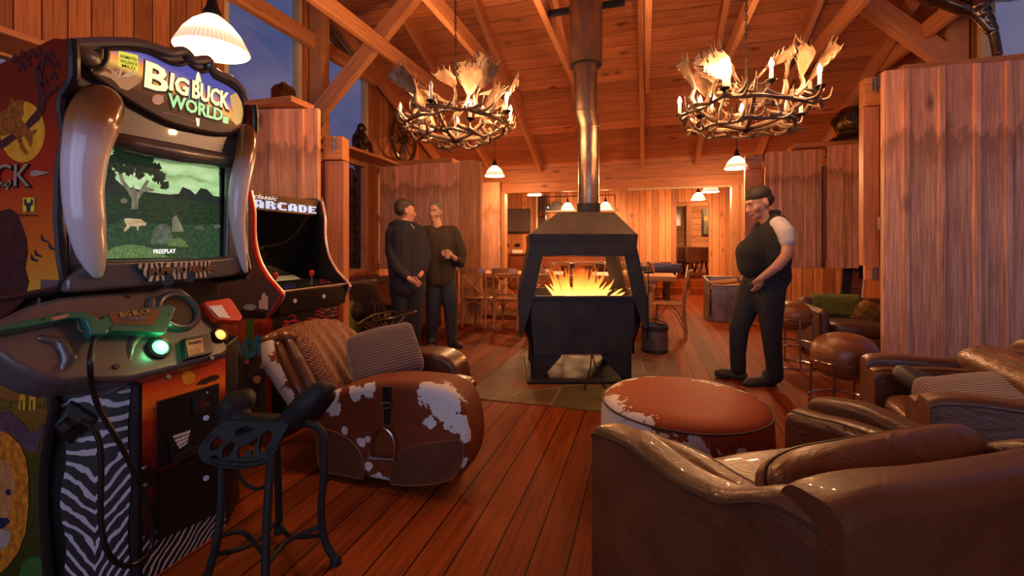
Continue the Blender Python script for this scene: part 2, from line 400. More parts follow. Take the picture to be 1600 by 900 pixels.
# header beam over the wide opening, walls either side of it
o = struct(MB().box(XL, XR, YB, YB+.12, 2.40, RZ0+.05).build('wall_back', m_head))
struct(MB().box(XL, -2.96, YB, YB+.12, 0, 2.40).box(1.63, XR, YB, YB+.12, 0, 2.40).build('wall_back_lower', m_wallb)); bpy.data.objects['wall_back_lower'].name = 'wall_inner'
struct(MB().box(1.55, 1.66, YB-.05, YB+.16, 0, 2.40).build('trim_1', m_post, bevel=.004))
struct(MB().box(-3.0, -2.93, YB-.05, YB+.16, 0, 2.40).build('trim_2', m_post, bevel=.004))
# dining end behind the header
struct(MB().box(XL-.1, XR+.1, YB+.12, 13.1, 3.0, 3.08).build('ceiling_dining', m_ceil)); bpy.data.objects['ceiling_dining'].name = 'ceiling_lower'
mb = MB(); mb.box(XL, .80, 13.0, 13.12, 0, 3.05); mb.box(.80, 1.62, 13.0, 13.12, 2.45, 3.05); mb.box(1.62, XR, 13.0, 13.12, 0, 3.05)
struct(mb.build('wall_dining', m_wallb))
struct(MB().box(XL-.1, XL, YB+.12, 17.4, 0, 3.05).build('wall_dining_left', m_wallv)); struct(MB().box(XR, XR+.1, YB+.12, 17.4, 0, 3.05).build('wall_dining_right', m_wallv))
struct(MB().box(-1, 5, 16.2, 16.3, 0.3, 3.1).build('wall_far', m_wallfar))
struct(MB().box(-.5, 4.2, 13.12, 16.3, 3.02, 3.1).build('ceiling_far', m_ceil))
# raised floor and steps up to the far room
struct(MB().box(.2, XR, 12.35, 13.0, 0, .17).build('floor_step', m_floor)); struct(MB().box(.2, XR, 12.68, 16.2, .17, .34).build('floor_raised', m_floor))
# roof
mb = MB()
mb.prism([(XL-.3, YB+.1, roofz(YB+.1)), (XR+.3, YB+.1, roofz(YB+.1)), (XR+.3, RY, roofz(RY)), (XL-.3, RY, roofz(RY))], (0, 0, .12))
mb.prism([(XL-.3, RY, roofz(RY)), (XR+.3, RY, roofz(RY)), (XR+.3, YF, roofz(YF)), (XL-.3, YF, roofz(YF))], (0, 0, .12))
struct(mb.build('ceiling', m_ceil))
# glazed rear end: sill wall and mullions
mb = MB().box(XL, XR, YF-.12, YF, 0, .45).box(XL, XR, YF-.12, YF, 3.1, 3.5)
for x in (XL, -2.5, -.5, 1.5, XR-.12): mb.box(x, x+.12, YF-.12, YF, .45, 3.1)
struct(mb.build('wall_rear', m_post))
# rafters against the boards, level tie beams below them
n = 3
XS = [-4.28, -3.22, -2.14, -1.10, -.06, .94, 1.98, 3.0]
for x in XS:
    struct(beam((x, YB-.02, roofz(YB-.02)-.09), (x, RY, roofz(RY)-.09), .075 if x != 3.0 else .08, .20, m_raft, 'trim_%d' % n)); n += 1
TZ = 3.72
for x in XS[1:]:
    yy = YB-(TZ+.10-RZ0)/RS
    struct(beam((x+.085, yy, TZ), (x+.085, -2.0, TZ), .07, .19, m_raft, 'trim_%d' % n)); n += 1
for X, sg in ((XL, 1), (XR, -1)):
    yy = YB-(4.05+.10-RZ0)/RS
    struct(beam((X+sg*.07, yy, 4.02), (X+sg*.07, -2.5, 4.02), .1, .2, m_raft, 'trim_%d' % n)); n += 1
# wall posts with the braces rising from them
struct(beam((XL+.12, 5.12, 2.55), (XL+.12, 5.12, roofz(5.12)), .2, .17, m_post, 'trim_%d' % n, up=(0, 1, 0))); n += 1
struct(beam((XL+.2, 5.0, 3.02), (-2.5, 5.0, 4.62), .11, .2, m_raft, 'trim_%d' % n, ext=.1)); n += 1
p = onX(1490, 50, XR-.12)
struct(beam((XR-.12, p.y, 2.7), (XR-.12, p.y, roofz(p.y)), .2, .17, m_post, 'trim_%d' % n, up=(0, 1, 0))); n += 1
a = onX(1478, 92, XR-.2); b = onY(1330, -12, a.y); struct(beam(a, b, .12, .22, m_raft, 'trim_%d' % n, ext=.15)); n += 1
# shelf boards that run along the left wall and turn over the shutters
struct(MB().box(XL, -4.0, 5.3, 7.0, 2.62, 2.665).build('trim_%d' % n, m_trim, bevel=.004)); n += 1
struct(MB().box(XL, -4.0, 1.0, 5.3, 2.62, 2.665).build('trim_%d' % n, m_trim, bevel=.004)); n += 1
struct(MB().box(XL, -3.05, 6.78, 7.1, 2.62, 2.70).build('trim_%d' % n, m_trimx, bevel=.004)); n += 1

# ---- shutters: board leaves with battens, opened square to the walls
def shutter(name, label, p0, p1, z0, z1, seed, nb=5, thick=.06, stile=False, back=True):
    """leaf between ground points p0 -> p1; the face looks to the camera side"""
    rn = random.Random(seed); p0, p1 = Vector((*p0, 0)), Vector((*p1, 0)); L = (p1-p0).length; a = math.atan2(p1.y-p0.y, p1.x-p0.x)
    t = thing(name, label, 'shutter', (p0.x, p0.y, z0), a)
    H = z1-z0; mb = MB(); w = [rn.uniform(.6, 1.4) for _ in range(nb)]; sw = sum(w); x = 0
    for i in range(nb):
        bw = L*w[i]/sw; s = rn.uniform(.74, 1.3); k = rn.uniform(-.06, .1); dz = rn.uniform(-.006, .006)
        mb.box(x+.005, x+bw-.005, -thick/2-rn.uniform(0, .008), thick/2, dz, H+dz, tint=(s*(1+k*.3), s, s*(1-k)))
        x += bw
        if i < nb-1:
            s2 = rn.uniform(1.0, 1.45); mb.box(x-.026, x+.026, -thick/2-.026, -thick/2+.002, .004, H-.004, tint=(s2, s2*.97, s2*.92))
    mb.build('board_leaf', m_panel, t, bevel=.003, seg=1)
    fr = MB()
    for zz in (.0, H-.12, H*.5-.06): fr.box(0, L, thick/2, thick/2+.035, zz, zz+.12)
    fr.build('ledge_frame', m_panel, t)
    return t
def bolt(parent, M, name='bolt'):
    mb = MB(); mb.box(-.022, .022, -.004, .004, -.06, .05, M=M); mb.tube([(0, -.014, -.09), (0, -.014, .07)], .007, 8, M=M)
    mb.tube([(0, -.014, .02), (0, -.03, .02), (.02, -.034, .02)], .005, 6, M=M)
    mb.box(-.016, .016, -.02, 0, .03, .04, M=M); mb.box(-.016, .016, -.02, 0, -.05, -.04, M=M)
    return mb.build(name, m_steel, parent, smooth=True)
m_steel = plain('galvanised_steel', (.26, .27, .30), .42, .9)
p1r = Vector((-3.02, 3.62)); p1l = Vector((-4.36, 3.27))
shutter('window_shutter', 'weathered board shutter opened beside the tall safari arcade machine, orange cap board on top', p1l, p1r, .75, 2.56, 3, 6)
tag(MB().box(-4.3, -3.12, 0, .3, 0, .055).build('cap_board', m_trimx, bevel=.004, loc=(0, 3.36, 2.57), rot=(0, 0, 0)), 'orange cap board lying on top of the shutter beside the safari arcade machine', 'board')
t = shutter('window_shutter', 'wide weathered board shutter behind the two men who stand talking', (-4.36, 6.72), (-2.86, 6.68), .86, 2.60, 11, 4)
t = shutter('window_shutter', 'narrow pale board shutter at the back, below the header beam behind the left dining chairs', (-3.95, 9.1), (-2.98, 9.1), 0.0, 2.62, 5, 4)
t = shutter('window_shutter', 'very large weathered board shutter on the right behind the leather sofas, dark stain across it', (2.09, 4.95), (3.48, 5.02), .05, 2.85, 21, 6)
bp = onY(1392, 125, 4.90)
mb = MB().box(2.3, 3.49, 5.05, 5.35, 2.86, 2.93); tag(mb.build('cap_board', m_trimx, bevel=.004), 'orange cap board above the very large shutter on the right', 'board')
t = shutter('window_shutter', 'board shutter with narrow battens just behind the man in the black vest', (1.76, 7.78), (2.52, 7.76), .91, 2.69, 31, 6)
t = shutter('window_shutter', 'dark board shutter below the diving helmet', (2.55, 7.62), (3.48, 7.62), .92, 2.71, 37, 6)
mb = MB().box(2.14, 3.49, 7.66, 8.02, 2.715, 2.785); tag(mb.build('cap_board', m_trimx, bevel=.004), 'orange cap board below the diving helmet', 'board')
# folded leaves seen on edge, with slide bolts
def edge_leaf(label, p, L, z0, z1, w, topstep, seed, ang=0, lower=False, nm='folded_shutter', xa=0, xb=0):
    t = thing(nm, label, 'shutter', (p[0], p[1], 0), ang)
    MB().box(0, w, 0, L, z0, z1-topstep).build('stile', m_panel2, t, bevel=.006)
    if xb or xa: MB().box(xa if xa else w+.002, -.002 if xa else xb, .02, L-.02, z0, z1-topstep).build('board_leaf', m_panel2, t)
    MB().box(0, w, -.03, L, z1-topstep+.004, z1).build('top_rail', m_trimx, t, bevel=.006)
    bolt(t, Matrix.Translation((w*.62, -.035, z1-.07)))
    if lower:
        MB().box(0, w, -.03, L, z0, z0+.15).build('bottom_rail', m_trimx, t, bevel=.006)
        bolt(t, Matrix.Translation((w*.62, -.035, z0+.07)) @ Matrix.Rotation(PI, 4, 'Y'))
    return t
m_panel2 = wood('reddish_stile_timber', (.52, .20, .11), (.38, .13, .065), 'z', None, rough=.5, knots=.2)
edge_leaf('folded shutter seen on edge between the right shutters, bolts at its top and foot', (2.085, 5.3), .1, .90, 2.91, .135, .28, 1, lower=True, xb=1.40)
q = atD(501, 250, 4.46)
edge_leaf('folded shutter seen on edge left of the dark window, bolt at its top', (q.x-.0, q.y+.05), .14, .1, 2.56-.22, .2, .24, 2, ang=R(14), xa=-1.28)
edge_leaf('folded shutter seen on edge behind the standing man in the vest, bolt at its top', (1.50, 7.84), .06, .91, 2.68, .24, .22, 3, xb=1.98)
# strip jamb right of the wide shutter behind the two men
struct(MB().box(-2.86, -2.62, 6.66, 6.78, 0, 2.62).box(-2.60, -2.52, 6.7, 6.78, 0, 2.6).build('trim_90', m_post, bevel=.005))
# outside: dark ground and bushland seen through the panes
m_ground = plain('dark_outdoor_ground', (.012, .014, .010), .9)
struct(MB().box(-60, XL-.15, -30, 60, -.4, -.3).build('ground', m_ground))
g = NG('night_foliage'); v = g.coord('Object'); g.set(col=g.ramp(g.noise(v, 3, 5), [(.3, (.004, .006, .004)), (.7, (.02, .028, .016))]), rough=.9); m_leaf = g.m
rn = random.Random(5)
for i, (x, y, h) in enumerate(((-7.2, 8.4, 3.1), (-8.4, 12.2, 3.4), (-9.4, 4.9, 2.9), (-9.4, 16.2, 3.2))):
    mb = MB()
    mb.tube([(0, 0, -.3), (.1, 0, h*.5), (0, .1, h*.9)], [.12, .08, .03], 7)
    for k in range(3000):
        a = rn.uniform(0, 2*PI); z = rn.uniform(.1, 1); r_ = 1.5*math.sqrt(rn.random())*(1-.55*(z-.3)**2)
        p = Vector((r_*math.cos(a), r_*math.sin(a), z*h)); s = rn.uniform(.08, .2); u = Vector((rn.gauss(0, 1), rn.gauss(0, 1), rn.gauss(0, 1))).normalized(); w = u.orthogonal().normalized()
        mb.add([p-u*s, p+w*s*.5, p+u*s, p-w*s*.5], [(0, 1, 2, 3)])
    tag(mb.build('tree', m_leaf, loc=(x, y, 0), recalc=False), kind='stuff')
struct(MB().box(-.35, 1.55, YB-.03, YB+.02, 2.365, 2.395).build('trim_91', m_frame))
# ================================================================ LAMPS
m_black = plain('black_iron', (.018, .017, .017), .5, .6)
m_chain = plain('dark_chain_iron', (.05, .035, .025), .5, .7)
g = NG('lit_ribbed_glass'); v = g.coord('Object'); sx = g.sep(v)
an = g.math('ARCTAN2', sx[1], sx[0]); rb = g.math('SINE', g.math('MULTIPLY', an, 56.0))
gz = g.sep(g.coord('Generated'))[2]
g.set(col=(1, .93, .8), emit=g.ramp(rb, [(.0, (1, .58, .27)), (1, (1, .86, .60))]), es=g.math('MULTIPLY', g.ramp(gz, [(0, (.16,)*3), (.28, (.24,)*3), (.5, (1, 1, 1)), (1, (.8,)*3)]), 4.2), rough=.2); g.bump(rb, .6, .004); m_shade = g.m
m_cord = plain('black_cord', (.01, .01, .01), .6)
def pendant(label, px, py, D, diapx, big=False):
    t = D*F/diapx; c = atD(px, py, t); r0 = D/2; H = D*.52
    e = thing('pendant_lamp', label, 'lamp', c, 0, None)
    prof = [(r0, 0), (r0*.985, .012), (r0*.90, H*.22), (r0*.76, H*.48), (r0*.55, H*.74), (r0*.33, H*.92), (r0*.22, H)]
    MB().lathe([(a, z) for a, z in prof]+[(a-.005, z-.002) for a, z in prof[::-1]], 112 if big else 48, cap=False).build('lamp_shade', m_shade, e, smooth=True)
    MB().lathe([(r0*.24, H-.005), (r0*.25, H+.02), (r0*.17, H+.05), (r0*.13, H+.09), (.008, H+.115)], 24).build('lamp_cap', m_black, e, smooth=True)
    top = roofz(c.y) if c.y < YB else 3.0
    MB().tube([(0, 0, H+.1), (0, 0, top-c.z-.01)], .006, 8).build('cord', m_cord, e)
    MB().ell((0, 0, H*.55), (.03, .03, .05), 16, 10).build('bulb', glow('bulb_glass_lit', (1, .8, .5), 25), e, smooth=True)
    point('lamp_light', (0, 0, -.02), P_BIG if big else P_PEND, WARM, .09, e)
    return e
pendant('large ribbed glass pendant lamp hanging above the safari arcade machine', 332, 79, .385, 103, True)
pendant('lit glass pendant hanging below the left antler chandelier', 773, 275, .37, 31)
pendant('lit glass pendant hanging below the right antler chandelier', 1151, 263, .37, 36)
pendant('lit pendant lamp hanging at the top of the opening, above the wall television', 835, 305, .36, 23)
pendant('lit pendant lamp in front of the wall shelf, left of the stove pipe', 887, 327, .34, 20.5)
pendant('lit pendant lamp just right of the stove pipe', 946, 326, .34, 20.5)
pendant('lit pendant lamp right of the far doorway, the upper of two close together', 1110, 300, .36, 26)
pendant('lit pendant lamp in front of the far doorway, the lower of two close together', 1091, 312, .34, 22)

g = NG('antler_bone'); v = g.coord('Object', rnd=True); nn = g.noise(v, 9, 5, .6)
g.set(col=g.ramp(nn, [(.28, (.05, .026, .014)), (.5, (.14, .075, .04)), (.72, (.27, .18, .11))]), rough=.5); g.bump(g.noise(v, 40, 4), .4, .004); m_antler = g.m
g = NG('dark_antler'); v = g.coord('Object', rnd=True); nn = g.noise(v, 9, 5, .6)
g.set(col=g.ramp(nn, [(.3, (.045, .022, .012)), (.55, (.16, .085, .045)), (.75, (.36, .24, .15))]), rough=.45); g.bump(g.noise(v, 40, 4), .4, .004); m_antler2 = g.m
m_candle = plain('ivory_candle_sleeve', (.75, .66, .5), .5)
m_bulb = glow('candle_bulb_lit', (1, .72, .38), 45)
m_bulboff = plain('unlit_candle_bulb', (.75, .68, .58), .2)
def curve_pts(ps, n=12):
    P = [Vector(p) for p in ps]; out = []
    for i in range(len(P)-1):
        p0 = P[max(i-1, 0)]; p1 = P[i]; p2 = P[i+1]; p3 = P[min(i+2, len(P)-1)]
        for k in range(n):
            t = k/n; out.append(.5*((2*p1)+(p2-p0)*t+(2*p0-5*p1+4*p2-p3)*t*t+(3*p1-p0-3*p2+p3)*t**3))
    out.append(P[-1]); return out
def palm_antler(rn, sz=.42):
    """fallow antler: round beam, brow tine, broad flat palm with points; local z up, palm faces y"""
    mb = MB(); k = rn.uniform(-.1, .1)
    stem = curve_pts([(0, 0, -.03), (.03+k, .04, .10*sz/.4), (.02+k, .02, .22*sz/.4)], 6)
    mb.tube(stem, [.022-.004*i/len(stem) for i in range(len(stem))], 9)
    mb.tube(curve_pts([(0, .01, .02), (-.07, .05, .06), (-.11, .07, .15)], 5), [.013-.0012*i*.9 for i in range(11)], 7)
    x0, y0, z0 = stem[-1]; L = .30*sz/.4; m = 9; nc = 5
    def surf(u, w, off):       # u along the palm, w across
        wd = (.03+.13*math.sin(min(1, u*1.15)*PI*.5))*(sz/.4)
        edge = 1.0
        if w > .95: edge += .22*abs(math.sin(u*PI*4.5))*(u > .25)
        if w < -.95: edge += .05*math.sin(u*9)
        X = x0+w*wd*edge*.8+.05*u; Z = z0+u*L+(-.04*w*w*u)+ (0.05*abs(math.sin((w+1)*PI*2.1)) if u > .99 else 0)
        Y = y0+.05*w*w*u+.05*u*u+off
        return (X, Y, Z)
    top = []; bot = []
    for i in range(m+1):
        for j in range(nc*2+1):
            u = i/m; w = -1+j/nc; th = .008*(1-.5*abs(w))
            top.append(surf(u, w, th)); bot.append(surf(u, w, -th))
    C = nc*2+1; N = len(top); fs = []
    for i in range(m):
        for j in range(C-1):
            a = i*C+j; fs.append((a, a+1, a+C+1, a+C)); fs.append((N+a, N+a+C, N+a+C+1, N+a+1))
    for i in range(m):
        for j in (0, C-1): a = i*C+j; fs.append((a, a+C, N+a+C, N+a))
    for j in range(C-1):
        fs.append((j, N+j, N+j+1, j+1)); a = m*C+j; fs.append((a, a+1, N+a+1, N+a))
    mb.add(top+bot, fs)
    for q in range(4):        # long points on the rear edge
        u = .35+.2*q; b = Vector(surf(min(u, 1), .95, 0)); mb.tube([b, b+Vector((.035, .0, .02)), b+Vector((.06+.02*rn.random(), -.005, .06))], [.010, .007, .002], 6)
    for q in (-.7, -.1, .45): b = Vector(surf(1, q, 0)); mb.tube([b-Vector((0, 0, .03)), b+Vector((q*.01, 0, .03)), b+Vector((q*.03, .01, .075+.03*rn.random()))], [.011, .008, .002], 6)
    return mb
def branch_antler(rn, r, a0, da, z0, z1, bulge):
    """long tined antler lying along the ring"""
    mb = MB(); pts = []
    for k in range(7):
        s = k/6; a = a0+da*s; rr = r+bulge*math.sin(PI*s)+rn.uniform(-.015, .015)
        pts.append((rr*math.cos(a), rr*math.sin(a), z0+(z1-z0)*s-.05*math.sin(PI*s)+rn.uniform(-.012, .012)))
    cp = curve_pts(pts, 4); n = len(cp)
    mb.tube(cp, [.021*(1-.75*i/n) for i in range(n)], 8)
    for q in (.3, .5, .7, .85):
        b = cp[int(q*(n-1))]; out = Vector((b.x, b.y, 0)).normalized(); tn = (cp[min(n-1, int(q*(n-1))+1)]-b).normalized()
        sg = rn.choice((-1, 1)); L = rn.uniform(.08, .15)
        mb.tube(curve_pts([b, b+out*L*.4*sg+tn*L*.4+Vector((0, 0, L*.2)), b+out*L*.55*sg+tn*L*.6+Vector((0, 0, L*.85))], 4), [.012, .0115, .011, .010, .009, .007, .005, .004, .0015], 6)
    return mb
def chandelier(label, c, seed, phase, off, rl):
    rn = random.Random(seed); e = thing('antler_chandelier', label, 'chandelier', c, phase)
    for i in range(9):
        branch_antler(rn, .43, i*2*PI/9, 1.25, rn.uniform(-.03, .02), rn.uniform(-.06, .03), rn.uniform(.0, .07)).build('antler', m_antler2, e, smooth=True)
    for i in range(7):
        branch_antler(rn, .27, i*2*PI/7+.3, 1.4, -.10+rn.uniform(-.02, .02), -.15, rn.uniform(.02, .08)).build('antler', m_antler2 if i % 2 else m_antler, e, smooth=True)
    for i in range(6):      # spokes that tie hub and ring
        a = i*PI/3+.2; mb = MB(); cs, sn = math.cos(a), math.sin(a)
        mb.tube(curve_pts([(0.03*cs, .03*sn, -.17), (.22*cs, .22*sn, -.14), (.40*cs, .40*sn, -.05), (.50*cs, .50*sn, .06)], 5), [.02]*8+[.016]*4+[.012, .010, .008, .005], 8)
        mb.tube(curve_pts([(.22*cs, .22*sn, -.14), (.27*cs-.07*sn, .27*sn+.07*cs, -.06), (.25*cs-.1*sn, .25*sn+.1*cs, .05)], 4), [.012]*5+[.008, .006, .004, .002], 6)
        mb.build('antler', m_antler, e, smooth=True)
    for i in range(12):
        a = i*2*PI/12+rn.uniform(-.15, .15); up = i % 4 != 3; rr = .24 if i % 2 else .36; sz = rn.uniform(.32, .42)
        mb = palm_antler(rn, sz); o = mb.build('palmate_antler', m_antler, e, smooth=True, angle=60)
        tilt = rn.uniform(.1, .6) if up else 2.25
        o.matrix_basis = Matrix.Translation((rr*math.cos(a), rr*math.sin(a), .0 if up else .02)) @ Matrix.Rotation(a-PI/2, 4, 'Z') @ Matrix.Rotation(-tilt+.25, 4, 'X') @ Matrix.Rotation(rn.uniform(-.5, .5), 4, 'Y') @ Matrix.Scale(.78 if up else .6, 4)
    for i, (a, tz, s) in enumerate(((.6, .27, 1.0), (2.6, .3, .9), (4.4, .22, .8))):   # the crowning antlers at the chain
        o = palm_antler(rn, .40).build('palmate_antler', m_antler, e, smooth=True, angle=60)
        o.matrix_basis = Matrix.Translation((.05*math.cos(a), .05*math.sin(a), .17)) @ Matrix.Rotation(a-PI/2, 4, 'Z') @ Matrix.Rotation(-.95, 4, 'X') @ Matrix.Scale(s*.72, 4)
    mb = MB().tube([(0, 0, -.2), (0, 0, .30)], .012, 8); mb.ell((0, 0, -.17), .035, 12, 8); mb.build('hub_rod', m_chain, e, smooth=True)
    for i in range(9):
        a = i*2*PI/9+.15; r_ = .50 if i % 2 == 0 else .38; zc = .02 if i % 2 == 0 else .07
        if i in (3, 7): zc = -.08
        p = Vector((r_*math.cos(a), r_*math.sin(a), zc))
        cd = MB().lathe([(.008, -.03), (.012, -.022), (.036, -.008), (.038, 0), (.034, 0), (.012, -.006)], 16, M=Matrix.Translation(p)).tube([p*.82, p-Vector((0, 0, .025))], .010, 6).build('drip_pan', m_black, e, smooth=True)
        MB().lathe([(.0125, -.004), (.0125, .082), (.009, .084)], 12, M=Matrix.Translation(p)).build('candle_sleeve', m_candle, e, smooth=True)
        lit = i not in off
        MB().lathe([(.006, .082), (.013, .095), (.016, .112), (.012, .132), (.005, .148), (.001, .156)], 12, M=Matrix.Translation(p)).build('candle_bulb', m_bulb if lit else m_bulboff, e, smooth=True)
        if lit: point('candle_light', p+Vector((0, 0, .115)), P_CHAND/7, WARM, .03, e)
    top = roofz(c[1])-.02-c[2]; mb = MB(); z = .30; k = 0
    while z < top:
        ps = [(.011*math.cos(t_), 0, .022*math.sin(t_)) for t_ in [q*2*PI/10 for q in range(10)]]
        M = Matrix.Translation((0, 0, z)) @ Matrix.Rotation(PI/2*(k % 2), 4, 'Z'); mb.tube(ps, .0035, 5, M=M, cyc=True); z += .036; k += 1
    mb.tube([(.006, .004, .28), (-.006, -.004, .9), (.004, .004, 1.5), (0, 0, top)], .003, 5)
    mb.build('chain', m_chain, e, smooth=True)
    return e
c1 = atD(712, 188, 3.95); c2 = atD(1166, 167, 3.5)
chandelier('antler chandelier with lit candle bulbs, left of the stove pipe', c1, 4, .4, (4, 6), 1)
chandelier('antler chandelier with lit candle bulbs, right of the stove pipe', c2, 9, 1.3, (7, 8), 1)
# ================================================================ STOVE
g = NG('blackened_stove_steel'); v = g.coord('Object'); n_ = g.noise(v, 5, 5, .6)
g.set(col=g.ramp(n_, [(.3, (.012, .010, .010)), (.7, (.036, .031, .030))]), rough=g.ramp(n_, [(.3, (.42,)*3), (.7, (.62,)*3)]), metal=.15, spec=.35); g.bump(g.noise(v, 30, 3), .12, .003); m_stove = g.m
g = NG('rusty_hood_steel'); v = g.coord('Object'); n_ = g.noise(v, 4, 5, .6)
g.set(col=g.ramp(n_, [(.3, (.028, .018, .014)), (.7, (.062, .037, .026))]), rough=.6, metal=.2); m_hood = g.m
g = NG('scorched_flue_steel'); v = g.coord('Object', scale=(1, 1, .35)); n_ = g.noise(v, 9, 5, .65)
g.set(col=g.ramp(n_, [(.3, (.10, .055, .035)), (.5, (.24, .14, .09)), (.68, (.40, .27, .19))]), rough=g.ramp(n_, [(.3, (.42,)*3), (.7, (.22,)*3)]), metal=.9); m_flue = g.m
SO = Vector((-.641, 4.472, 0)); st = thing('wood_stove', 'large open black steel wood stove on flagstones with tall flue', 'stove', SO, YAW)
def quadx(x0, z0, x1, z1, y0, y1, th=.012): pass
D2 = .42
# bottom tray / plate
MB().box(-.53, .46, -.47, .47, .008, .035).build('base_plate', m_stove, st, bevel=.004)
# four feet: plates with a sloped inner edge
for sx_ in (-1, 1):
    for sy_ in (-1, 1):
        x0 = -.49 if sx_ < 0 else .42; w = .17*(-sx_)
        pts = [(x0, sy_*.40, .035), (x0+w*.55, sy_*.40, .035), (x0+w*1.6, sy_*.40, .235), (x0+w*1.6, sy_*.40, .27), (x0, sy_*.40, .27)]
        MB().prism(pts, (0, -sy_*.02, 0)).prism([(x0, sy_*.40, .035), (x0, sy_*.26, .035), (x0, sy_*.16, .27), (x0, sy_*.40, .27)], (-sx_*.02, 0, 0)).build('leg', m_stove, st, bevel=.003)
# firebox: front panel, flared sides
def zc(py): return CH-(py-CY)*4.05/F
def xc_(px): return (px-CX)*4.05/F-.665
xa = [xc_(q) for q in (833, 995)]
mb = MB()
fb = [(-.50, .25), (-.585, .55), (-.585, .78), (.545, .78), (.545, .55), (.45, .25)]
for sy_ in (-1, 1):
    mb2 = MB(); mb2.prism([(x, sy_*.42, z) for x, z in [(-.47, .26), (-.49, .55), (-.49, .78), (.44, .78), (.44, .55), (.42, .26)]], (0, -sy_*.012, 0)); mb2.box(-.49, .44, sy_*.42-.02, sy_*.42+.02, .765, .79); mb2.build('firebox_panel', m_stove, st, bevel=.003)
for sx_, pr in ((-1, [(-.47, .26), (-.56, .50), (-.585, .78)]), (1, [(.42, .26), (.51, .50), (.54, .78)])):
    mb2 = MB(); rings = [[(x, -.36, z), (x, .36, z), (x-sx_*.012, .36, z), (x-sx_*.012, -.36, z)] for x, z in pr]; mb2.loft(rings)
    for sy_ in (-1, 1):   # angled corner cheeks between front and side
        xf = -.47 if sx_ < 0 else .42
        r_ = [[(x, sy_*.36, z), (xf+sx_*0.02, sy_*.42, z), (xf+sx_*.02, sy_*.41, z), (x-sx_*.012, sy_*.35, z)] for x, z in pr]; mb2.loft(r_)
    mb2.build('firebox_side', m_stove, st, bevel=.003)
MB().box(-.50, .45, -.40, .40, .26, .275).build('ash_floor', m_stove, st)
MB().box(-.46, .41, -.41, -.39, .26, .40).build('ash_drawer', m_stove, st, bevel=.004)
for q in (-.1, .14): pass
# corner posts, wide folded plates that lean in towards the hood
for sx_ in (-1, 1):
    for sy_ in (-1, 1):
        xb, xt = (-.60, -.49) if sx_ < 0 else (.555, .445); w = .10*(-sx_)
        mb2 = MB(); pr = [(xb, .42 if sx_ < 0 and sy_ < 0 else .50), (xb, .78), (xt, 1.30)]
        rings = []
        for (x, z), ww in zip(pr, (0.03, .135, .135)):
            w_ = ww*(-sx_); y = sy_*.435
            rings.append([(x, y, z), (x+w_, y, z), (x+w_, y-sy_*.014, z), (x+(-sx_)*.014, y-sy_*.014, z), (x+(-sx_)*.014, y-sy_*.12, z), (x, y-sy_*.12, z)])
        mb2.loft(rings); mb2.build('corner_post', m_stove, st, bevel=.003)
# lintels and hood skirt
for sy_ in (-1, 1):
    MB().box(-.50, .455, sy_*.43-.008, sy_*.43+.008, 1.15, 1.245).build('lintel', m_stove, st, bevel=.003)
for sx_, x in ((-1, -.50), (1, .455)):
    MB().box(x-.008, x+.008, -.42, .42, 1.15, 1.245).build('lintel', m_stove, st, bevel=.003)
for q in (-.14, .0): MB().tube([(q, -.4385, 1.19), (q, -.447, 1.19)], .009, 10).build('rivet', m_black, st, smooth=True)
sk = MB(); A = [(-.50, -.43), (.455, -.43), (.455, .43), (-.50, .43)]; B = [(-.23, -.25), (.30, -.25), (.30, .25), (-.23, .25)]
sk.loft([[(x, y, 1.235) for x, y in A], [(x*1.02, y*1.02, 1.345) for x, y in A]], cap=False)
sk.build('hood_skirt', m_stove, st, solid=.012)
MB().loft([[(x*1.02, y*1.02, 1.345) for x, y in A], [(x, y, 1.56) for x, y in B]], cap=True).build('hood', m_hood, st, bevel=.006)
MB().tube([(.10, 0, 1.56), (.10, 0, 1.66)], .118, 32).build('flue_collar', m_stove, st, smooth=True)
fx = .10
MB().tube([(fx, 0, 1.64), (fx, 0, 2.42)], .104, 32).build('flue_pipe', m_flue, st, smooth=True)
mb = MB(); mb.tube([(fx, 0, 2.42), (fx-.004, 0, 2.46), (fx-.03, 0, 2.56), (fx-.035, 0, 3.06)], [.106, .106, .112, .118], 32)
for z in (2.57, 2.94): mb.tube([(fx-.03, 0, z), (fx-.03, 0, z+.012)], .121, 32)
mb.build('flue_elbow', m_flue, st, smooth=True)
ztop = roofz(4.5)-.03
g = NG('outer_flue_shield'); v = g.coord('Object', scale=(1, 1, .3)); n_ = g.noise(v, 5, 4)
g.set(col=g.ramp(n_, [(.3, (.16, .10, .075)), (.7, (.30, .20, .15))]), rough=.32, metal=.9); m_shield = g.m
mb = MB(); k = 40
mb.loft([[(fx-.03+.165*math.cos(2*PI*i/k), .165*math.sin(2*PI*i/k), z) for i in range(k)] for z in (3.04, ztop)]+[[(fx-.03+.155*math.cos(2*PI*i/k), .155*math.sin(2*PI*i/k), z) for i in range(k)] for z in (ztop, 3.04)]+[[(fx-.03+.165*math.cos(2*PI*i/k), .165*math.sin(2*PI*i/k), 3.04) for i in range(k)]], cap=False)
mb.build('flue_shield', m_shield, st, smooth=True)
mb = MB()
for i in range(40):
    a = 2*PI*i/40; mb.box(.122, .155, -.004, .004, 3.03, 3.045, M=Matrix.Translation((fx-.03, 0, 0)) @ Matrix.Rotation(a, 4, 'Z'))
mb.build('vent_ring', m_stove, st)
br = beam((-1.02, 4.62, 3.68), (-.20, 4.62, 3.68), .03, .07, m_black, 'flue_bracket'); br.name = 'flue_bracket'
tag(br, 'flat black iron bar that crosses between the rafters and steadies the flue', 'bracket')
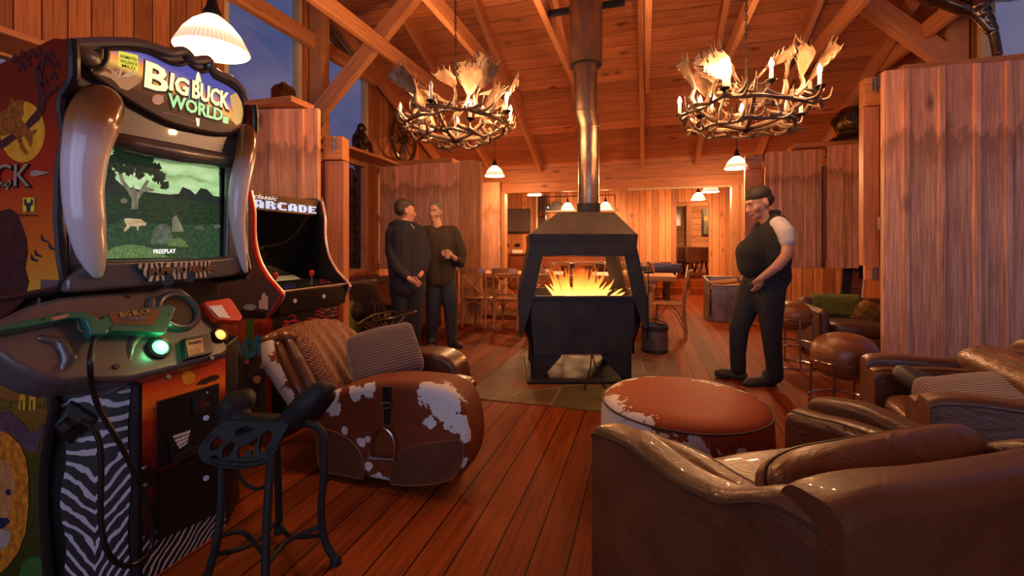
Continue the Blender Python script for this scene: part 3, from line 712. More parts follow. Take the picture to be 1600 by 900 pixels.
# wire poker stand below the tray
# logs and flames
m_log = plain('charred_log', (.03, .02, .015), .8, vary=.5)
for i, (x, y, z, a, b) in enumerate(((-.2, -.1, .55, .3, .05), (.12, .05, .57, -.25, -.04), (.0, .18, .60, .1, .08), (-.05, .1, .62, .7, .02))):
    M = Matrix.Translation((x, y, z)) @ Matrix.Rotation(a, 4, 'Z') @ Matrix.Rotation(b, 4, 'Y')
    tag(MB().tube([(-.26, 0, 0), (-.1, .01, .01), (.1, -.01, 0), (.27, 0, .005)], [.05, .058, .055, .048], 10, M=Matrix.Translation(SO) @ Matrix.Rotation(YAW, 4, 'Z') @ M).build('firewood_log', m_log, smooth=True), 'charred log burning in the open black stove', 'log', 'logs burning in the stove')
MB().box(-.42, .38, -.36, .36, .46, .50).build('fire_grate', m_stove, st)
g = NG('flame'); v = g.coord('Object'); sz = g.sep(v)
em = g.n('ShaderNodeEmission'); trn = g.n('ShaderNodeBsdfTransparent'); mx = g.n('ShaderNodeMixShader')
lw = g.n('ShaderNodeLayerWeight'); lw.inputs['Blend'].default_value = .35
hh = g.math('DIVIDE', g.math('SUBTRACT', sz[2], .62), .42)
g.l(g.ramp(hh, [(.0, (1, .50, .10)), (.4, (1, .33, .05)), (.75, (.95, .17, .02)), (1, (.7, .06, .005))]), em.inputs['Color'])
g.l(g.ramp(hh, [(0, (1, 1, 1)), (.5, (.42,)*3), (1, (.10,)*3)]), em.inputs['Strength'])
ms = g.math('MULTIPLY', g.ramp(hh, [(0, (1, 1, 1)), (.55, (.40,)*3), (1, (.10,)*3)]), 8.5); g.l(ms, em.inputs['Strength'])
fac = g.math('MULTIPLY', g.math('SUBTRACT', 1.0, lw.outputs['Facing']), g.ramp(hh, [(0, (.95,)*3), (.6, (.6,)*3), (1, (.2,)*3)]))
g.l(fac, mx.inputs[0]); g.l(trn.outputs[0], mx.inputs[1]); g.l(em.outputs[0], mx.inputs[2]); g.l(mx.outputs[0], g.out.inputs[0]); m_flame = g.m
rn = random.Random(12)
fl = thing('fire', 'bright orange wood fire burning in the open stove', 'fire', SO, YAW)
for i in range(62):
    x = rn.gauss(.0, .115); x = max(-.40, min(.36, x)); y = rn.uniform(-.22, .22)
    h = (.56-.85*abs(x))*rn.uniform(.45, 1.0)*(1 if abs(x) < .26 else .55); w = rn.uniform(.02, .042)
    lean = x*.9+rn.uniform(-.12, .12); pts = [(0, 0, 0), (lean*.15, .01, h*.3), (lean*.30+rn.uniform(-.02, .02), 0, h*.6), (lean*.55, .0, h*.85), (lean*.7, 0, h)]
    MB().tube(curve_pts([(x+a, y+b, .60+c) for a, b, c in pts], 5), [w*(.7+.3*math.sin(PI*min(1, q/9))) * (1-(q/20)**1.6)+.0015 for q in range(21)], 10).build('flame', m_flame, fl, smooth=True, angle=180)
point('fire_light', (0, 0, .92), P_FIRE, (1, .36, .09), .14, fl)
point('fire_glow', (0, -.1, .70), P_FIRE*.4, (1, .36, .09), .1, fl)
# ember heap
g = NG('embers'); v = g.coord('Object'); n_ = g.noise(v, 14, 4)
g.set(col=(.03, .015, .01), emit=g.ramp(n_, [(.4, (0, 0, 0)), (.6, (1, .22, .03))]), es=5.0); m_ember = g.m
mb = MB(); 
for i in range(60): mb.ell((rn.uniform(-.36, .32), rn.uniform(-.3, .3), .52+rn.uniform(0, .04)), rn.uniform(.02, .045), 8, 6)
o = mb.build('glowing_embers', m_ember, fl, smooth=True); o['kind'] = 'stuff'
# coal bucket behind the stove, poker tongs in front
bk = onZ(1023, 553, .006)
e = thing('metal_bucket', 'round galvanised metal bucket standing on the floor right of the stove', 'bucket', (bk.x, bk.y+.15, .006))
m_zinc = plain('dull_zinc', (.20, .20, .21), .45, .75, vary=.3); m_rim = plain('dark_bucket_rim', (.05, .035, .028), .5, .5)
MB().lathe([(.135, 0), (.15, .03), (.152, .29), (.155, .30), (.148, .30), (.145, .03), (.0, .025)], 32, cap=False).build('bucket_body', m_zinc, e, smooth=True)
MB().lathe([(.137, -.0), (.156, .005), (.157, .035), (.15, .035)], 32).build('foot_band', m_rim, e, smooth=True)
MB().lathe([(.153, .25), (.158, .255), (.159, .31), (.150, .31), (.149, .25)], 32).build('rim', m_rim, e, smooth=True)
MB().tube([(-.155, 0, .29), (-.13, .06, .33), (0, .12, .36), (.13, .06, .33), (.155, 0, .29)], .006, 8).build('handle', m_black, e, smooth=True)
tp = onZ(930, 612, .01)
e = thing('fire_tongs', 'black iron fire tongs leaning under the front of the stove', 'tongs', (tp.x, tp.y, 0), YAW)
for sx_ in (-1, 1): MB().tube([(.0, .16, .30), (sx_*.02, .10, .20), (sx_*.09, .01, .022)], [.006, .006, .009], 8).build('tong_arm', m_black, e, smooth=True)
# pokers hanging on the right corner post
e = thing('poker_rack', 'set of dark fire pokers hanging beside the right corner of the stove', 'poker rack', SO+Matrix.Rotation(YAW, 3, 'Z') @ Vector((.60, -.30, 0)), YAW)
for i in range(3):
    MB().tube([(.012*i, .05*i, .36+.02*i), (.014*i, .05*i, 1.02)], .007, 8).tube([(.014*i, .05*i, 1.02), (.02+.014*i, .05*i, 1.06), (.014*i, .05*i, 1.09)], .006, 6).build('poker', m_black, e, smooth=True)
MB().box(-.045, .045, -.03, .13, .985, 1.0).build('hook_rail', m_black, e)
# low wooden stool-like log rest right of the base
# ================================================================ SAFARI SHOOTING ARCADE
YL, YR, XF = 1.0, 1.73, -1.86
XS_ = lambda px, py, off=0: onX(px, py, XF+off)
bb = thing('arcade_machine', 'tall grey shooting game cabinet with two tusks beside its bright screen, zebra striped base', 'arcade machine', (-2.3, 1.37, 0))
m_shell = plain('pewter_plastic_shell', (.115, .115, .125), .30, .35, vary=.15, scale=3, coat=.3)
m_shell2 = plain('dark_plastic_shell', (.03, .028, .03), .3, .3, vary=.1)
m_edge = plain('black_edge_moulding', (.010, .010, .011), .35, .1)
def flat(name, pts, mat, proj, nrm, off, root, thick=.0015):
    n = Vector(nrm).normalized(); P = [proj(*p)+n*off for p in pts]
    o = MB().prism(P, tuple(n*thick)).build(name, mat); return put(o, root)
def pmat(name, col, rough=.35, vary=.2, scale=25): return plain(name, col, rough, vary=vary, scale=scale)
# carcass
put(MB().box(-2.72, XF-.16, YL+.02, YR-.02, 0.0, 1.80).build('carcass', m_edge, bevel=.01), bb)
# side panels with printed artwork; the art is one sheet of layered print
side = [(110, 62), (112, 84), (112, 118), (106, 132), (94, 150), (92, 172), (97, 196), (100, 210), (90, 262), (88, 340), (92, 400), (98, 436), (92, 452), (50, 474), (0, 508)]
SP = lambda px, py, Y=YL: onY(px, py, Y)
lower = [(0, 560), (40, 596), (74, 606), (80, 640), (76, 668), (68, 716), (65, 775), (69, 850), (75, 928)]
def side_poly(Y, dx=0):
    P = [onY(px, py, YL) for px, py in side[:-2]]+[Vector((-2.28, 0, 1.03)), Vector((-2.3, 0, .90))]+[onY(px, py, YL) for px, py in lower[2:]]
    P = [Vector((p.x+dx, Y, p.z)) for p in P]; P[-1].z = 0.0
    P += [Vector((-2.78, Y, 0.0)), Vector((-2.78, Y, 1.50)), Vector((-2.62, Y, 1.80))]
    q = onY(84, 60, YL); P += [Vector((q.x+dx, Y, q.z))]
    return P
g = NG('safari_side_print'); v = g.coord('Object'); sz = g.sep(v)[2]
c = g.ramp(g.math('ADD', g.math('DIVIDE', sz, 2.0), g.math('MULTIPLY', g.noise(v, 4, 4), .04)), [(.0, (.02, .03, .008)), (.27, (.05, .055, .01)), (.40, (.22, .10, .02)), (.455, (.40, .10, .015)), (.50, (.20, .02, .01)), (.56, (.62, .33, .03)), (.64, (.60, .13, .012)), (.76, (.40, .022, .006)), (.90, (.14, .010, .006))][:9])
g.set(col=c, rough=.25, spec=.5); m_sidep = g.m
for Y, th in ((YL, .018), (YR, -.018)):
    put(MB().prism(side_poly(Y), (0, th, 0)).build('side_panel', m_sidep), bb)
    ed = side_poly(Y+(-.002 if th > 0 else .002)); ed = ed[:-4]
    put(MB().tube([p+Vector((0, th/2, 0)) for p in ed], .0155, 8).build('edge_moulding', m_edge, smooth=True), bb)
fa = lambda nm, pts, mat, k=1: flat(nm, pts, mat, SP, (0, -1, 0), .0008*k, bb, .0006)
m_sun = pmat('print_sun_yellow', (.72, .34, .02)); m_branch = pmat('print_dusk_purple', (.035, .012, .02)); m_leop = pmat('print_leopard', (.26, .085, .012), vary=.6, scale=70)
m_mane = pmat('print_dark_mane', (.022, .010, .016), vary=.5); m_lion = pmat('print_lion_orange', (.50, .17, .015), vary=.5, scale=40); m_lface = pmat('print_lion_face', (.42, .19, .06), vary=.3)
m_gold = pmat('print_metal_gold', (.32, .26, .18)); m_ylog = pmat('print_yellow', (.70, .62, .03)); m_navy = pmat('print_navy', (.01, .02, .05)); m_rhino = pmat('print_rhino_violet', (.07, .045, .065), vary=.4)
m_olive = pmat('print_olive_grass', (.09, .075, .012), vary=.7, scale=60); m_white = pmat('print_white', (.7, .7, .7), vary=.05)
fa('sun_print', circ(36, 206, 35, 48), m_sun, 1)
fa('tree_print', [(0, 222), (20, 208), (36, 200), (48, 184), (60, 170), (62, 150), (56, 118), (66, 88), (74, 80), (66, 120), (70, 148), (84, 138), (92, 134), (88, 142), (72, 156), (70, 172), (62, 188), (48, 200), (30, 214), (10, 230), (0, 232)], m_branch, 2)
for i, (x, y) in enumerate(((24, 92), (36, 86), (50, 84), (44, 98), (62, 82), (80, 86), (88, 100), (76, 98), (84, 118), (60, 106), (34, 104), (70, 128))):
    fa('leaf_print', [(x-5, y), (x, y-9), (x+4, y-2), (x+6, y+7), (x, y+4), (x-4, y+8)], m_branch, 2)
fa('leopard_print', [(0, 178), (8, 172), (16, 166), (16, 156), (20, 153), (24, 158), (32, 157), (36, 153), (39, 157), (37, 166), (38, 178), (34, 186), (38, 192), (44, 196), (50, 206), (60, 202), (56, 208), (52, 212), (51, 226), (48, 230), (44, 220), (40, 212), (34, 214), (38, 228), (46, 240), (42, 242), (34, 234), (28, 216), (20, 208), (6, 212), (0, 212)], m_leop, 3)
P0 = onY(-42, 256, YL); P1 = onY(53, 266, YL); sl = (P1-P0)
text_line('BUCK', onY(-55, 275, YL), onY(53, 275, YL), .085, (0, -1, 0), m_edge, 'lettering', bb, .001, .03, 0, .0035)
text_line('BUCK', onY(-54, 274, YL), onY(50, 274, YL), .078, (0, -1, 0), m_gold, 'lettering', bb, .001, .0, 0, .005)
text_line('Safari', onY(-60, 296, YL), onY(20, 288, YL), .04, (0, -1, 0), m_gold, 'lettering', bb, .001, 0, .2, .005)
fa('bullet_print', [(50, 268), (58, 266), (82, 270), (58, 276), (50, 275)], m_gold, 5)
fa('mane_print', [(0, 330), (16, 326), (28, 334), (34, 350), (42, 372), (44, 396), (40, 420), (46, 440), (38, 470), (20, 486), (0, 496)], m_mane, 2)
fa('logo_print', [(37, 309), (55, 309), (55, 331), (37, 331)], m_ylog, 2)
fa('wrench_print', [(40, 311), (43, 311), (43, 317), (49, 317), (50, 311), (53, 313), (53, 319), (49, 323), (49, 331), (43, 331), (43, 323), (39, 319)], m_navy, 3)
text_line('Play Mechanix', onY(31, 337, YL), onY(60, 337, YL), .009, (0, -1, 0), m_navy, 'lettering', bb, .001, 0, 0, .0015)
for x, y in ((70, 373), (82, 385), (60, 396), (54, 403)): fa('bird_print', [(x-5, y-7), (x, y+1), (x+7, y+4), (x+4, y+6), (x-3, y+4), (x-5, y+2)], m_navy, 2)
fa('ridge_print', [(0, 622), (20, 628), (40, 620), (60, 626), (78, 622), (78, 640), (0, 640)], m_olive, 1)
for x in (36, 52):
    fa('giraffe_print', [(x-6, 640), (x-4, 618), (x, 614), (x+6, 596), (x+10, 598), (x+5, 614), (x+4, 640), (x+1, 640), (x+1, 624), (x-3, 626), (x-3, 640)], m_sun, 2)
fa('rhino_print', [(0, 644), (16, 642), (30, 656), (40, 664), (46, 676), (52, 672), (54, 676), (60, 674), (68, 658), (68, 676), (62, 692), (62, 702), (50, 704), (34, 700), (28, 684), (16, 676), (0, 676)], m_rhino, 2)
fa('lion_mane_print', [(0, 672), (16, 678), (32, 694), (42, 716), (46, 746), (46, 790), (42, 830), (30, 862), (14, 884), (0, 896)], m_lion, 3)
fa('lion_face_print', [(0, 716), (14, 722), (22, 736), (26, 756), (22, 774), (16, 806), (18, 832), (10, 854), (0, 862)], m_lface, 4)
fa('lion_eye_print', circ(15.5, 768, 4, 5, 12), m_navy, 5); fa('lion_nose_print', [(0, 808), (14, 808), (18, 814), (8, 824), (0, 826)], m_navy, 5)
fa('lion_muzzle_print', [(0, 828), (10, 826), (20, 832), (16, 850), (0, 860)], pmat('print_muzzle', (.36, .28, .24)), 5)
fa('plant_print', [(36, 880), (52, 868), (68, 872), (74, 892), (74, 905), (30, 905)], pmat('print_green', (.03, .12, .03)), 3)
# marquee housing and marquee
outer = [(108, 70), (150, 67), (200, 67), (232, 72), (262, 82), (286, 80), (296, 88), (302, 95), (325, 94), (329, 106), (341, 116), (362, 125), (376, 141), (383, 158), (384, 186), (388, 206), (388, 236), (372, 262), (352, 262), (250, 246), (170, 226), (150, 220), (104, 200), (96, 170), (110, 130)]
put(MB().prism([XS_(*p, -.01) for p in outer], (-.22, 0, 0)).build('marquee_housing', m_shell, bevel=.016, seg=3), bb)
mq = [(167, 76), (200, 76), (232, 82), (262, 97), (280, 101), (292, 98), (300, 104), (315, 112), (327, 110), (334, 120), (350, 128), (368, 140), (379, 158), (380, 188), (374, 203), (352, 210), (320, 206), (270, 194), (222, 170), (186, 147), (162, 130), (145, 118), (140, 108), (156, 106), (166, 94)]
g = NG('lit_marquee_print'); v = g.coord('Object'); s3 = g.sep(v)
hgt = g.math('ADD', s3[2], g.math('MULTIPLY', g.math('SUBTRACT', s3[1], 1.35), .12))
hh = g.math('ADD', g.math('DIVIDE', g.math('SUBTRACT', hgt, 1.70), .29), g.math('MULTIPLY', g.noise(v, 9, 4), .18))
cc = g.ramp(hh, [(.0, (.03, .010, .008)), (.46, (.07, .022, .012)), (.60, (.22, .07, .02)), (.70, (1.0, .50, .10)), (.80, (.95, .28, .08)), (.90, (.20, .14, .42)), (1, (.07, .08, .38))])
g.set(col=(.02, .02, .02), emit=cc, es=.95, rough=.3, spec=.12); m_marq = g.m
put(MB().prism([XS_(*p, .008) for p in mq], (-.02, 0, 0)).build('marquee', m_marq), bb)
mf = [XS_(*p, .008) for p in mq]; cp = curve_pts(mf+[mf[0]], 3)[:-1]
put(MB().tube(cp, .0095, 8, cyc=True).build('marquee_frame', m_shell2, smooth=True), bb)
mo = [XS_(*p, -.004) for p in outer[:14]]; put(MB().tube(curve_pts(mo, 4), .020, 10).build('marquee_rim', m_shell, smooth=True), bb)
E = lambda nm, c, s=1.0: glow(nm, c, s, (.02, .02, .02))
m_lgold = E('lit_gold_letters', (1, .82, .42), 1.3); m_lblk = plain('letter_shadow', (.03, .012, .006), .5); m_lgreen = E('lit_green_letters', (.40, .85, .38), .9); m_lyel = E('lit_yellow_sign', (.95, .85, .08), .85)
N_ = (1, 0, 0)
def ml(body, a, b, h, mat, off, bold=0, ex=.002, nm='lettering'): return text_line(body, XS_(*a), XS_(*b), h, N_, mat, nm, bb, ex, bold, .05, off)
ml('B', (219, 116), (261, 130), .118, m_lblk, .010, .06); ml('B', (221, 115), (259, 128), .104, m_lgold, .014, .025)
ml('IG', (259, 128), (293, 141), .088, m_lblk, .010, .06); ml('IG', (261, 127), (291, 139), .074, m_lgold, .014, .03)
ml('BUCK', (294, 140), (356, 161), .094, m_lblk, .010, .06); ml('BUCK', (296, 139), (354, 159), .078, m_lgold, .014, .03)
ml('WORLD', (257, 157), (345, 182), .070, m_lblk, .010, .06); ml('WORLD', (259, 156), (344, 181), .057, m_lgreen, .014, .03)
def mp_(nm, pts, mat, off=.012): return flat(nm, pts, mat, lambda a, b: XS_(a, b), N_, off, bb, .0012)
mp_('rating_label', [(182, 80), (212, 87), (212, 112), (181, 103)], m_lyel)
for i, s_ in enumerate(('ANIMATED', 'VIOLENCE', 'MILD')):
    y = 88+7.4*i; k = 3 if i == 2 else 0; text_line(s_, XS_(183+k, y), XS_(210-k, y+6.3-k*.4), .012, N_, m_lblk, 'lettering', bb, .0008, .01, 0, .0145)
m_deer = E('lit_stag_print', (.62, .26, .12), .6)
mp_('stag_print', [(150, 116), (168, 122), (178, 130), (184, 138), (196, 142), (206, 136), (216, 128), (214, 122), (200, 120), (190, 122), (180, 116), (186, 108), (176, 112), (166, 104), (172, 116), (160, 112)], m_deer)
for pts in ([(184, 122), (176, 110), (166, 104)], [(186, 121), (190, 108), (182, 102)], [(192, 120), (206, 112), (216, 108)], [(198, 120), (208, 116), (214, 102)]):
    put(MB().tube([XS_(a, b, .011) for a, b in pts], [.003, .0025, .001], 6).build('stag_antler_print', E('lit_antler_print', (.9, .6, .35), .6), smooth=True), bb)
mp_('tower_print', [(304, 118), (307, 111), (311, 124), (312, 134), (302, 132)], m_lgold, .010); mp_('tower_print', [(303, 184), (309, 186), (308, 198), (305, 197)], m_lgold, .010)
mp_('globe_print', [(296, 130), (302, 148), (316, 152), (318, 160), (300, 160), (286, 152), (292, 142)], E('lit_blue_print', (.10, .38, .60), .8), .009)
mp_('badge_print', circ(243, 156, 9, 8, 10), E('lit_red_badge', (.75, .18, .12), .8)); mp_('badge_print', [(236, 152), (251, 150), (252, 160), (238, 162)], m_white, .014)
mp_('logo_print', [(345, 182), (354, 184), (353, 194), (345, 192)], m_lgreen); ml('Raw Thrills', (318, 166), (328, 171), .022, m_white, .012)
text_line('Big Buck World and characters are trademarks', XS_(252, 176), XS_(302, 190), .006, N_, m_white, 'lettering', bb, .0008, 0, 0, .012)
mp_('gold_stag_print', [(356, 150), (366, 145), (374, 160), (377, 176), (374, 192), (366, 196), (358, 188), (362, 176), (358, 164)], E('lit_gold_print', (.75, .42, .12), .7))
# upper corner knob of the housing
put(MB().ell(XS_(132, 88, .0), (.03, .05, .035), 20, 12).build('corner_boss', m_shell, smooth=True), bb)
put(blend('brow_moulding', [('c', [XS_(150, 215, -.03), XS_(200, 224, .0), XS_(280, 240, .0), XS_(350, 250, -.02), XS_(372, 244, -.03)], [.03, .035, .04, .034, .03])], m_shell, voxel=.008), bb)
# screen in a deep surround
XSC = XF-.10
SC = lambda px, py: onX(px, py, XSC)
put(MB().prism([SC(140, 215), SC(352, 250), SC(352, 416), SC(140, 422)], (-.03, 0, 0)).build('screen_backing', m_edge), bb)
scr = thing('screen', None, None); bpy.data.objects.remove(scr)
g = NG('screen_sky'); v = g.coord('Object'); s3 = g.sep(v); nz = g.noise(g.coord('Object', scale=(1, 1.6, 5)), 5, 4)
g.set(col=(.01, .01, .01), emit=g.ramp(g.math('ADD', nz, g.math('MULTIPLY', g.math('SUBTRACT', s3[2], 1.55), 1.0)), [(.35, (.72, .95, .50)), (.52, (.50, .80, .34)), (.66, (.32, .42, .16)), (.75, (.42, .45, .2))]), es=.78, rough=.08, spec=.6)
m_ssky = g.m
def egrass(name, a, b, sc=(1, 14, 40)):
    g = NG(name); v = g.coord('Object', scale=sc); g.set(col=(.01, .01, .01), emit=g.ramp(g.noise(v, 3.0, 5, .65), [(.3, a), (.7, b)]), es=.9, rough=.15); return g.m
m_sgr = egrass('screen_far_grass', (.010, .022, .010), (.035, .065, .030)); m_sgr2 = egrass('screen_near_grass', (.05, .10, .03), (.20, .30, .10), (1, 40, 24)); m_sgr3 = egrass('screen_mid_grass', (.012, .036, .016), (.055, .10, .045), (1, 30, 22))
m_srock = egrass('screen_rock', (.04, .05, .035), (.16, .19, .13), (1, 12, 12)); m_strunk = egrass('screen_trunk', (.09, .08, .05), (.30, .28, .18), (1, 30, 8)); m_sfol = egrass('screen_foliage', (.004, .010, .006), (.02, .04, .02), (1, 30, 30)); m_shill = egrass('screen_hills', (.015, .02, .015), (.03, .04, .03), (1, 9, 9))
so = put(MB().prism([SC(152, 231), SC(346, 261), SC(347, 402), SC(158, 405)], (.004, 0, 0)).build('screen', m_ssky), bb)
ks = [0]
def sd(nm, pts, mat):
    ks[0] += 1; o = MB().prism([SC(*p)+Vector((.0045+.0006*ks[0], 0, 0)) for p in pts], (.0005, 0, 0)).build(nm, mat); return put(o, so)
sd('hill_picture', [(150, 282), (168, 270), (190, 290), (230, 300), (262, 304), (278, 303), (284, 292), (296, 297), (304, 304), (312, 294), (322, 296), (332, 306), (346, 308), (346, 345), (152, 340)], m_shill)
sd('meadow_picture', [(151, 306), (200, 304), (260, 308), (346, 320), (346, 402), (157, 405)], m_sgr)
sd('meadow_picture', [(153, 352), (200, 346), (262, 352), (346, 350), (347, 402), (157, 405)], m_sgr3)
sd('near_mound_picture', [(157, 404), (163, 394), (176, 386), (196, 382), (220, 384), (240, 390), (262, 402)], m_sgr2)
sd('tree_trunk_picture', [(203, 327), (204, 312), (196, 298), (186, 284), (183, 270), (188, 270), (193, 284), (204, 297), (206, 288), (209, 296), (214, 300), (222, 288), (228, 280), (231, 284), (226, 292), (240, 296), (238, 299), (222, 300), (214, 312), (213, 327)], m_strunk)
rn = random.Random(3); k = 0
for (x, y, r_) in ((162, 262, 13), (175, 252, 14), (190, 246, 15), (206, 250, 14), (220, 258, 14), (236, 264, 13), (246, 276, 12), (254, 290, 8), (170, 274, 9), (198, 264, 12), (214, 272, 9), (184, 264, 9), (155, 250, 8), (342, 272, 5), (343, 284, 4), (228, 250, 8), (178, 240, 8)):
    sd('foliage_picture', [(max(152, min(346, x+r_*(.62+.55*rn.random())*math.cos(a*2*PI/44))), y+r_*(.62+.5*rn.random())*math.sin(a*2*PI/44)) for a in range(44)], m_sfol)
sd('antelope_picture', [(189, 346), (189, 342), (194, 341), (208, 342), (216, 343), (220, 347), (224, 348), (222, 353), (217, 352), (212, 354), (211, 360), (209, 360), (208, 354), (198, 353), (197, 356), (190, 362), (188, 360), (193, 352)], egrass('screen_antelope', (.42, .26, .09), (.70, .55, .34), (1, 6, 30)))
sd('rock_picture', [(229, 381), (234, 360), (244, 350), (254, 350), (262, 358), (264, 370), (258, 382)], m_srock)
sd('rock_picture', [(256, 384), (262, 374), (274, 371), (284, 377), (290, 386)], m_sgr2)
sd('rock_picture', circ(188, 314, 5.5, 4, 10), m_strunk); sd('rock_picture', [(297, 358), (304, 352), (312, 354), (314, 360)], m_srock); sd('rock_picture', [(263, 362), (264, 340), (270, 336), (278, 352), (282, 362)], m_strunk); sd('rock_picture', [(328, 352), (336, 350), (340, 355), (330, 357)], m_srock)
text_line('FREEPLAY', SC(234, 393), SC(269, 392), .018, N_, glow('screen_white_letters', (.9, .95, .9), 1.0), 'lettering', None, .001, .02, 0, .021); put(bpy.data.objects['lettering'] if False else [o for o in COL.objects if o.name.startswith('lettering')][-1], so)
# surround walls
def bar(nm, pts, mat, d=-.13, off=0, bev=.01): return put(MB().prism([XS_(*p, off) for p in pts], (d, 0, 0)).build(nm, mat, bevel=bev, seg=3), bb)
bar('left_bezel', [(108, 200), (150, 218), (153, 238), (160, 400), (150, 420), (108, 440), (107, 400), (107, 300), (107, 240)], m_shell, -.12, -.015)
bar('right_bezel', [(358, 252), (388, 210), (390, 440), (372, 424), (354, 408)], m_shell, -.03, -.015)
bar('screen_gasket', [(345, 258), (358, 252), (357, 412), (346, 404)], m_edge, -.012, -.075, .002)
# reload ledge below the screen
led = [(140, 412), (170, 408), (330, 404), (372, 400), (382, 410), (380, 424), (360, 432), (290, 440), (250, 446), (150, 455), (106, 458), (106, 436)]
put(MB().prism([XS_(*p, .03) for p in led], (-.15, 0, 0)).build('reload_ledge', m_shell, bevel=.014, seg=3), bb)
g = NG('zebra_print'); v = g.coord('Object'); s3 = g.sep(v)
al = g.math('ADD', g.math('MULTIPLY', s3[0], .66), g.math('MULTIPLY', s3[1], .75)); lat = g.math('ABSOLUTE', g.math('ADD', al, .408))
ph = g.math('ADD', g.math('ADD', g.math('MULTIPLY', s3[2], 92), g.math('MULTIPLY', lat, g.math('SUBTRACT', g.math('MULTIPLY', s3[2], 420), 270))), g.math('MULTIPLY', g.math('SUBTRACT', g.noise(v, 7.5, 2, .5, .6), .5), 11))
sn_ = g.math('SINE', ph)
g.set(col=g.ramp(sn_, [(.44, (.010, .010, .011)), (.56, (.42, .42, .47))]), rough=.5); m_zebra = g.m
g = NG('fine_zebra_print'); v = g.coord('Object'); wv = g.n('ShaderNodeTexWave'); wv.bands_direction = 'Y'; g.l(v, wv.inputs['Vector']); wv.inputs['Scale'].default_value = 14; wv.inputs['Distortion'].default_value = 6
g.set(col=g.ramp(wv.outputs['Color'], [(.45, (.02, .02, .02)), (.55, (.55, .52, .48))]), rough=.4); m_zebf = g.m
plt = [(214, 412), (328, 408), (330, 424), (322, 433), (234, 440)]
put(MB().prism([XS_(*p, .046) for p in plt], (-.008, 0, 0)).build('zebra_plate', m_zebf), bb)
text_line('PUMP TO RELOAD', XS_(222, 425), XS_(324, 418), .030, N_, plain('brown_letter_outline', (.02, .01, .006)), 'lettering', bb, .002, .03, .1, .047)
text_line('PUMP TO RELOAD', XS_(223, 424.5), XS_(323, 417.5), .024, N_, plain('copper_letters', (.38, .17, .07)), 'lettering', bb, .002, 0, .1, .050)
for x, y in ((262, 438), (296, 433)): put(MB().tube([XS_(x, y, .02), XS_(x, y, .052)], .022, 16).build('ledge_notch', m_edge, smooth=True), bb)
# tusks
g = NG('tusk_plastic'); v = g.coord('Object'); s3 = g.sep(v)
g.set(col=g.ramp(g.math('ADD', g.math('SUBTRACT', s3[2], 1.0), g.math('MULTIPLY', g.noise(v, 12, 3), .06)), [(.08, (.30, .22, .18)), (.16, (.56, .54, .57)), (.57, (.62, .60, .66)), (.69, (.30, .13, .04)), (.78, (.13, .05, .018))]), rough=.18, coat=.5); m_tusk = g.m
tk = [XS_(157, 162, .03), XS_(146, 190, .045), XS_(134, 240, .05), XS_(130, 290, .05), XS_(134, 345, .05), XS_(143, 396, .045), XS_(153, 430, .04)]; tr_ = [.068, .074, .062, .056, .054, .042, .017]
cpt = curve_pts(tk, 5); rr = [tr_[min(6, i//5)]+(tr_[min(6, i//5+1)]-tr_[min(6, i//5)])*(i % 5)/5 for i in range(len(cpt))]
put(blend('tusk', [('c', cpt, rr)], m_tusk, voxel=.009, smooth_it=6), bb)
tk = [XS_(386, 205, .02), XS_(384, 240, .04), XS_(374, 290, .04), XS_(371, 340, .04), XS_(377, 390, .04), XS_(384, 424, .035)]
cpt = curve_pts(tk, 5); rr = [.040+.004*math.sin(PI*min(1, i/14)) if i < 14 else .040-.026*((i-13)/(len(cpt)-14)) for i in range(len(cpt))]
put(blend('tusk', [('c', cpt, rr)], m_tusk, voxel=.009, smooth_it=6), bb)
# control panel: sloping moulded face
P0c = (-1.86, 0, 1.085); Nc = Vector((.34, 0, .19)).normalized()
CP = lambda px, py, off=0: onP(px, py, P0c, Nc)+Nc*off
con = [(-70, 520), (-30, 508), (0, 498), (45, 476), (95, 462), (160, 456), (236, 452), (256, 444), (286, 446), (303, 462), (309, 480), (322, 500), (346, 520), (360, 545), (352, 556), (290, 572), (236, 586), (205, 594), (130, 596), (96, 599), (60, 590), (20, 570), (-10, 548), (-60, 552)]
put(MB().prism([CP(*p) for p in con], tuple(-Nc*.13)).build('control_panel', m_shell, bevel=.022, seg=4), bb)
def disc(nm, px, py, r, mat, off=0, h=.01, n=28, r2=None, root=bb, prof=None):
    c = CP(px, py, off); z = Nc; x = Vector((0, 1, 0)); y = z.cross(x); M = Matrix((x, y, z)).transposed().to_4x4(); M.translation = c
    return put(MB().lathe(prof or [(r, 0), (r, h*.6), ((r2 or r*.9), h)], n, M=M).build(nm, mat, smooth=True, angle=50), root)
put(blend('panel_moulding', [('c', [CP(236, 470, .0), CP(232, 500, .0), CP(205, 540, -.01), CP(200, 585, -.02)], [.02, .022, .02, .015]), ('c', [CP(62, 528, 0), CP(95, 535, .0), CP(108, 560, 0), CP(96, 590, -.02)], [.012, .02, .022, .012])], m_shell, voxel=.008), bb)
disc('speaker_ring', 276, 488, .085, m_shell, .0, .03, prof=[(.088, 0), (.086, .016), (.076, .026), (.066, .022), (.062, .004)])
g = NG('speaker_mesh'); v = g.voro(g.coord('Object'), 420); g.set(col=g.ramp(v.outputs['Distance'], [(.2, (.003, .002, .002)), (.6, (.028, .012, .006))]), rough=.6); disc('speaker_grille', 276, 488, .064, g.m, .004, .004)
disc('button_ring', 247, 545, .040, m_shell2, .0, .015, prof=[(.042, 0), (.040, .014), (.030, .018), (.027, .006)])
disc('green_button', 247, 545, .026, glow('lit_green_button', (.12, 1, .32), 3.2), .006, .018, prof=[(.026, 0), (.026, .01), (.018, .018), (.002, .021)])
point('green_button_light', CP(247, 545, .06), .25, (.1, 1, .3), .02)
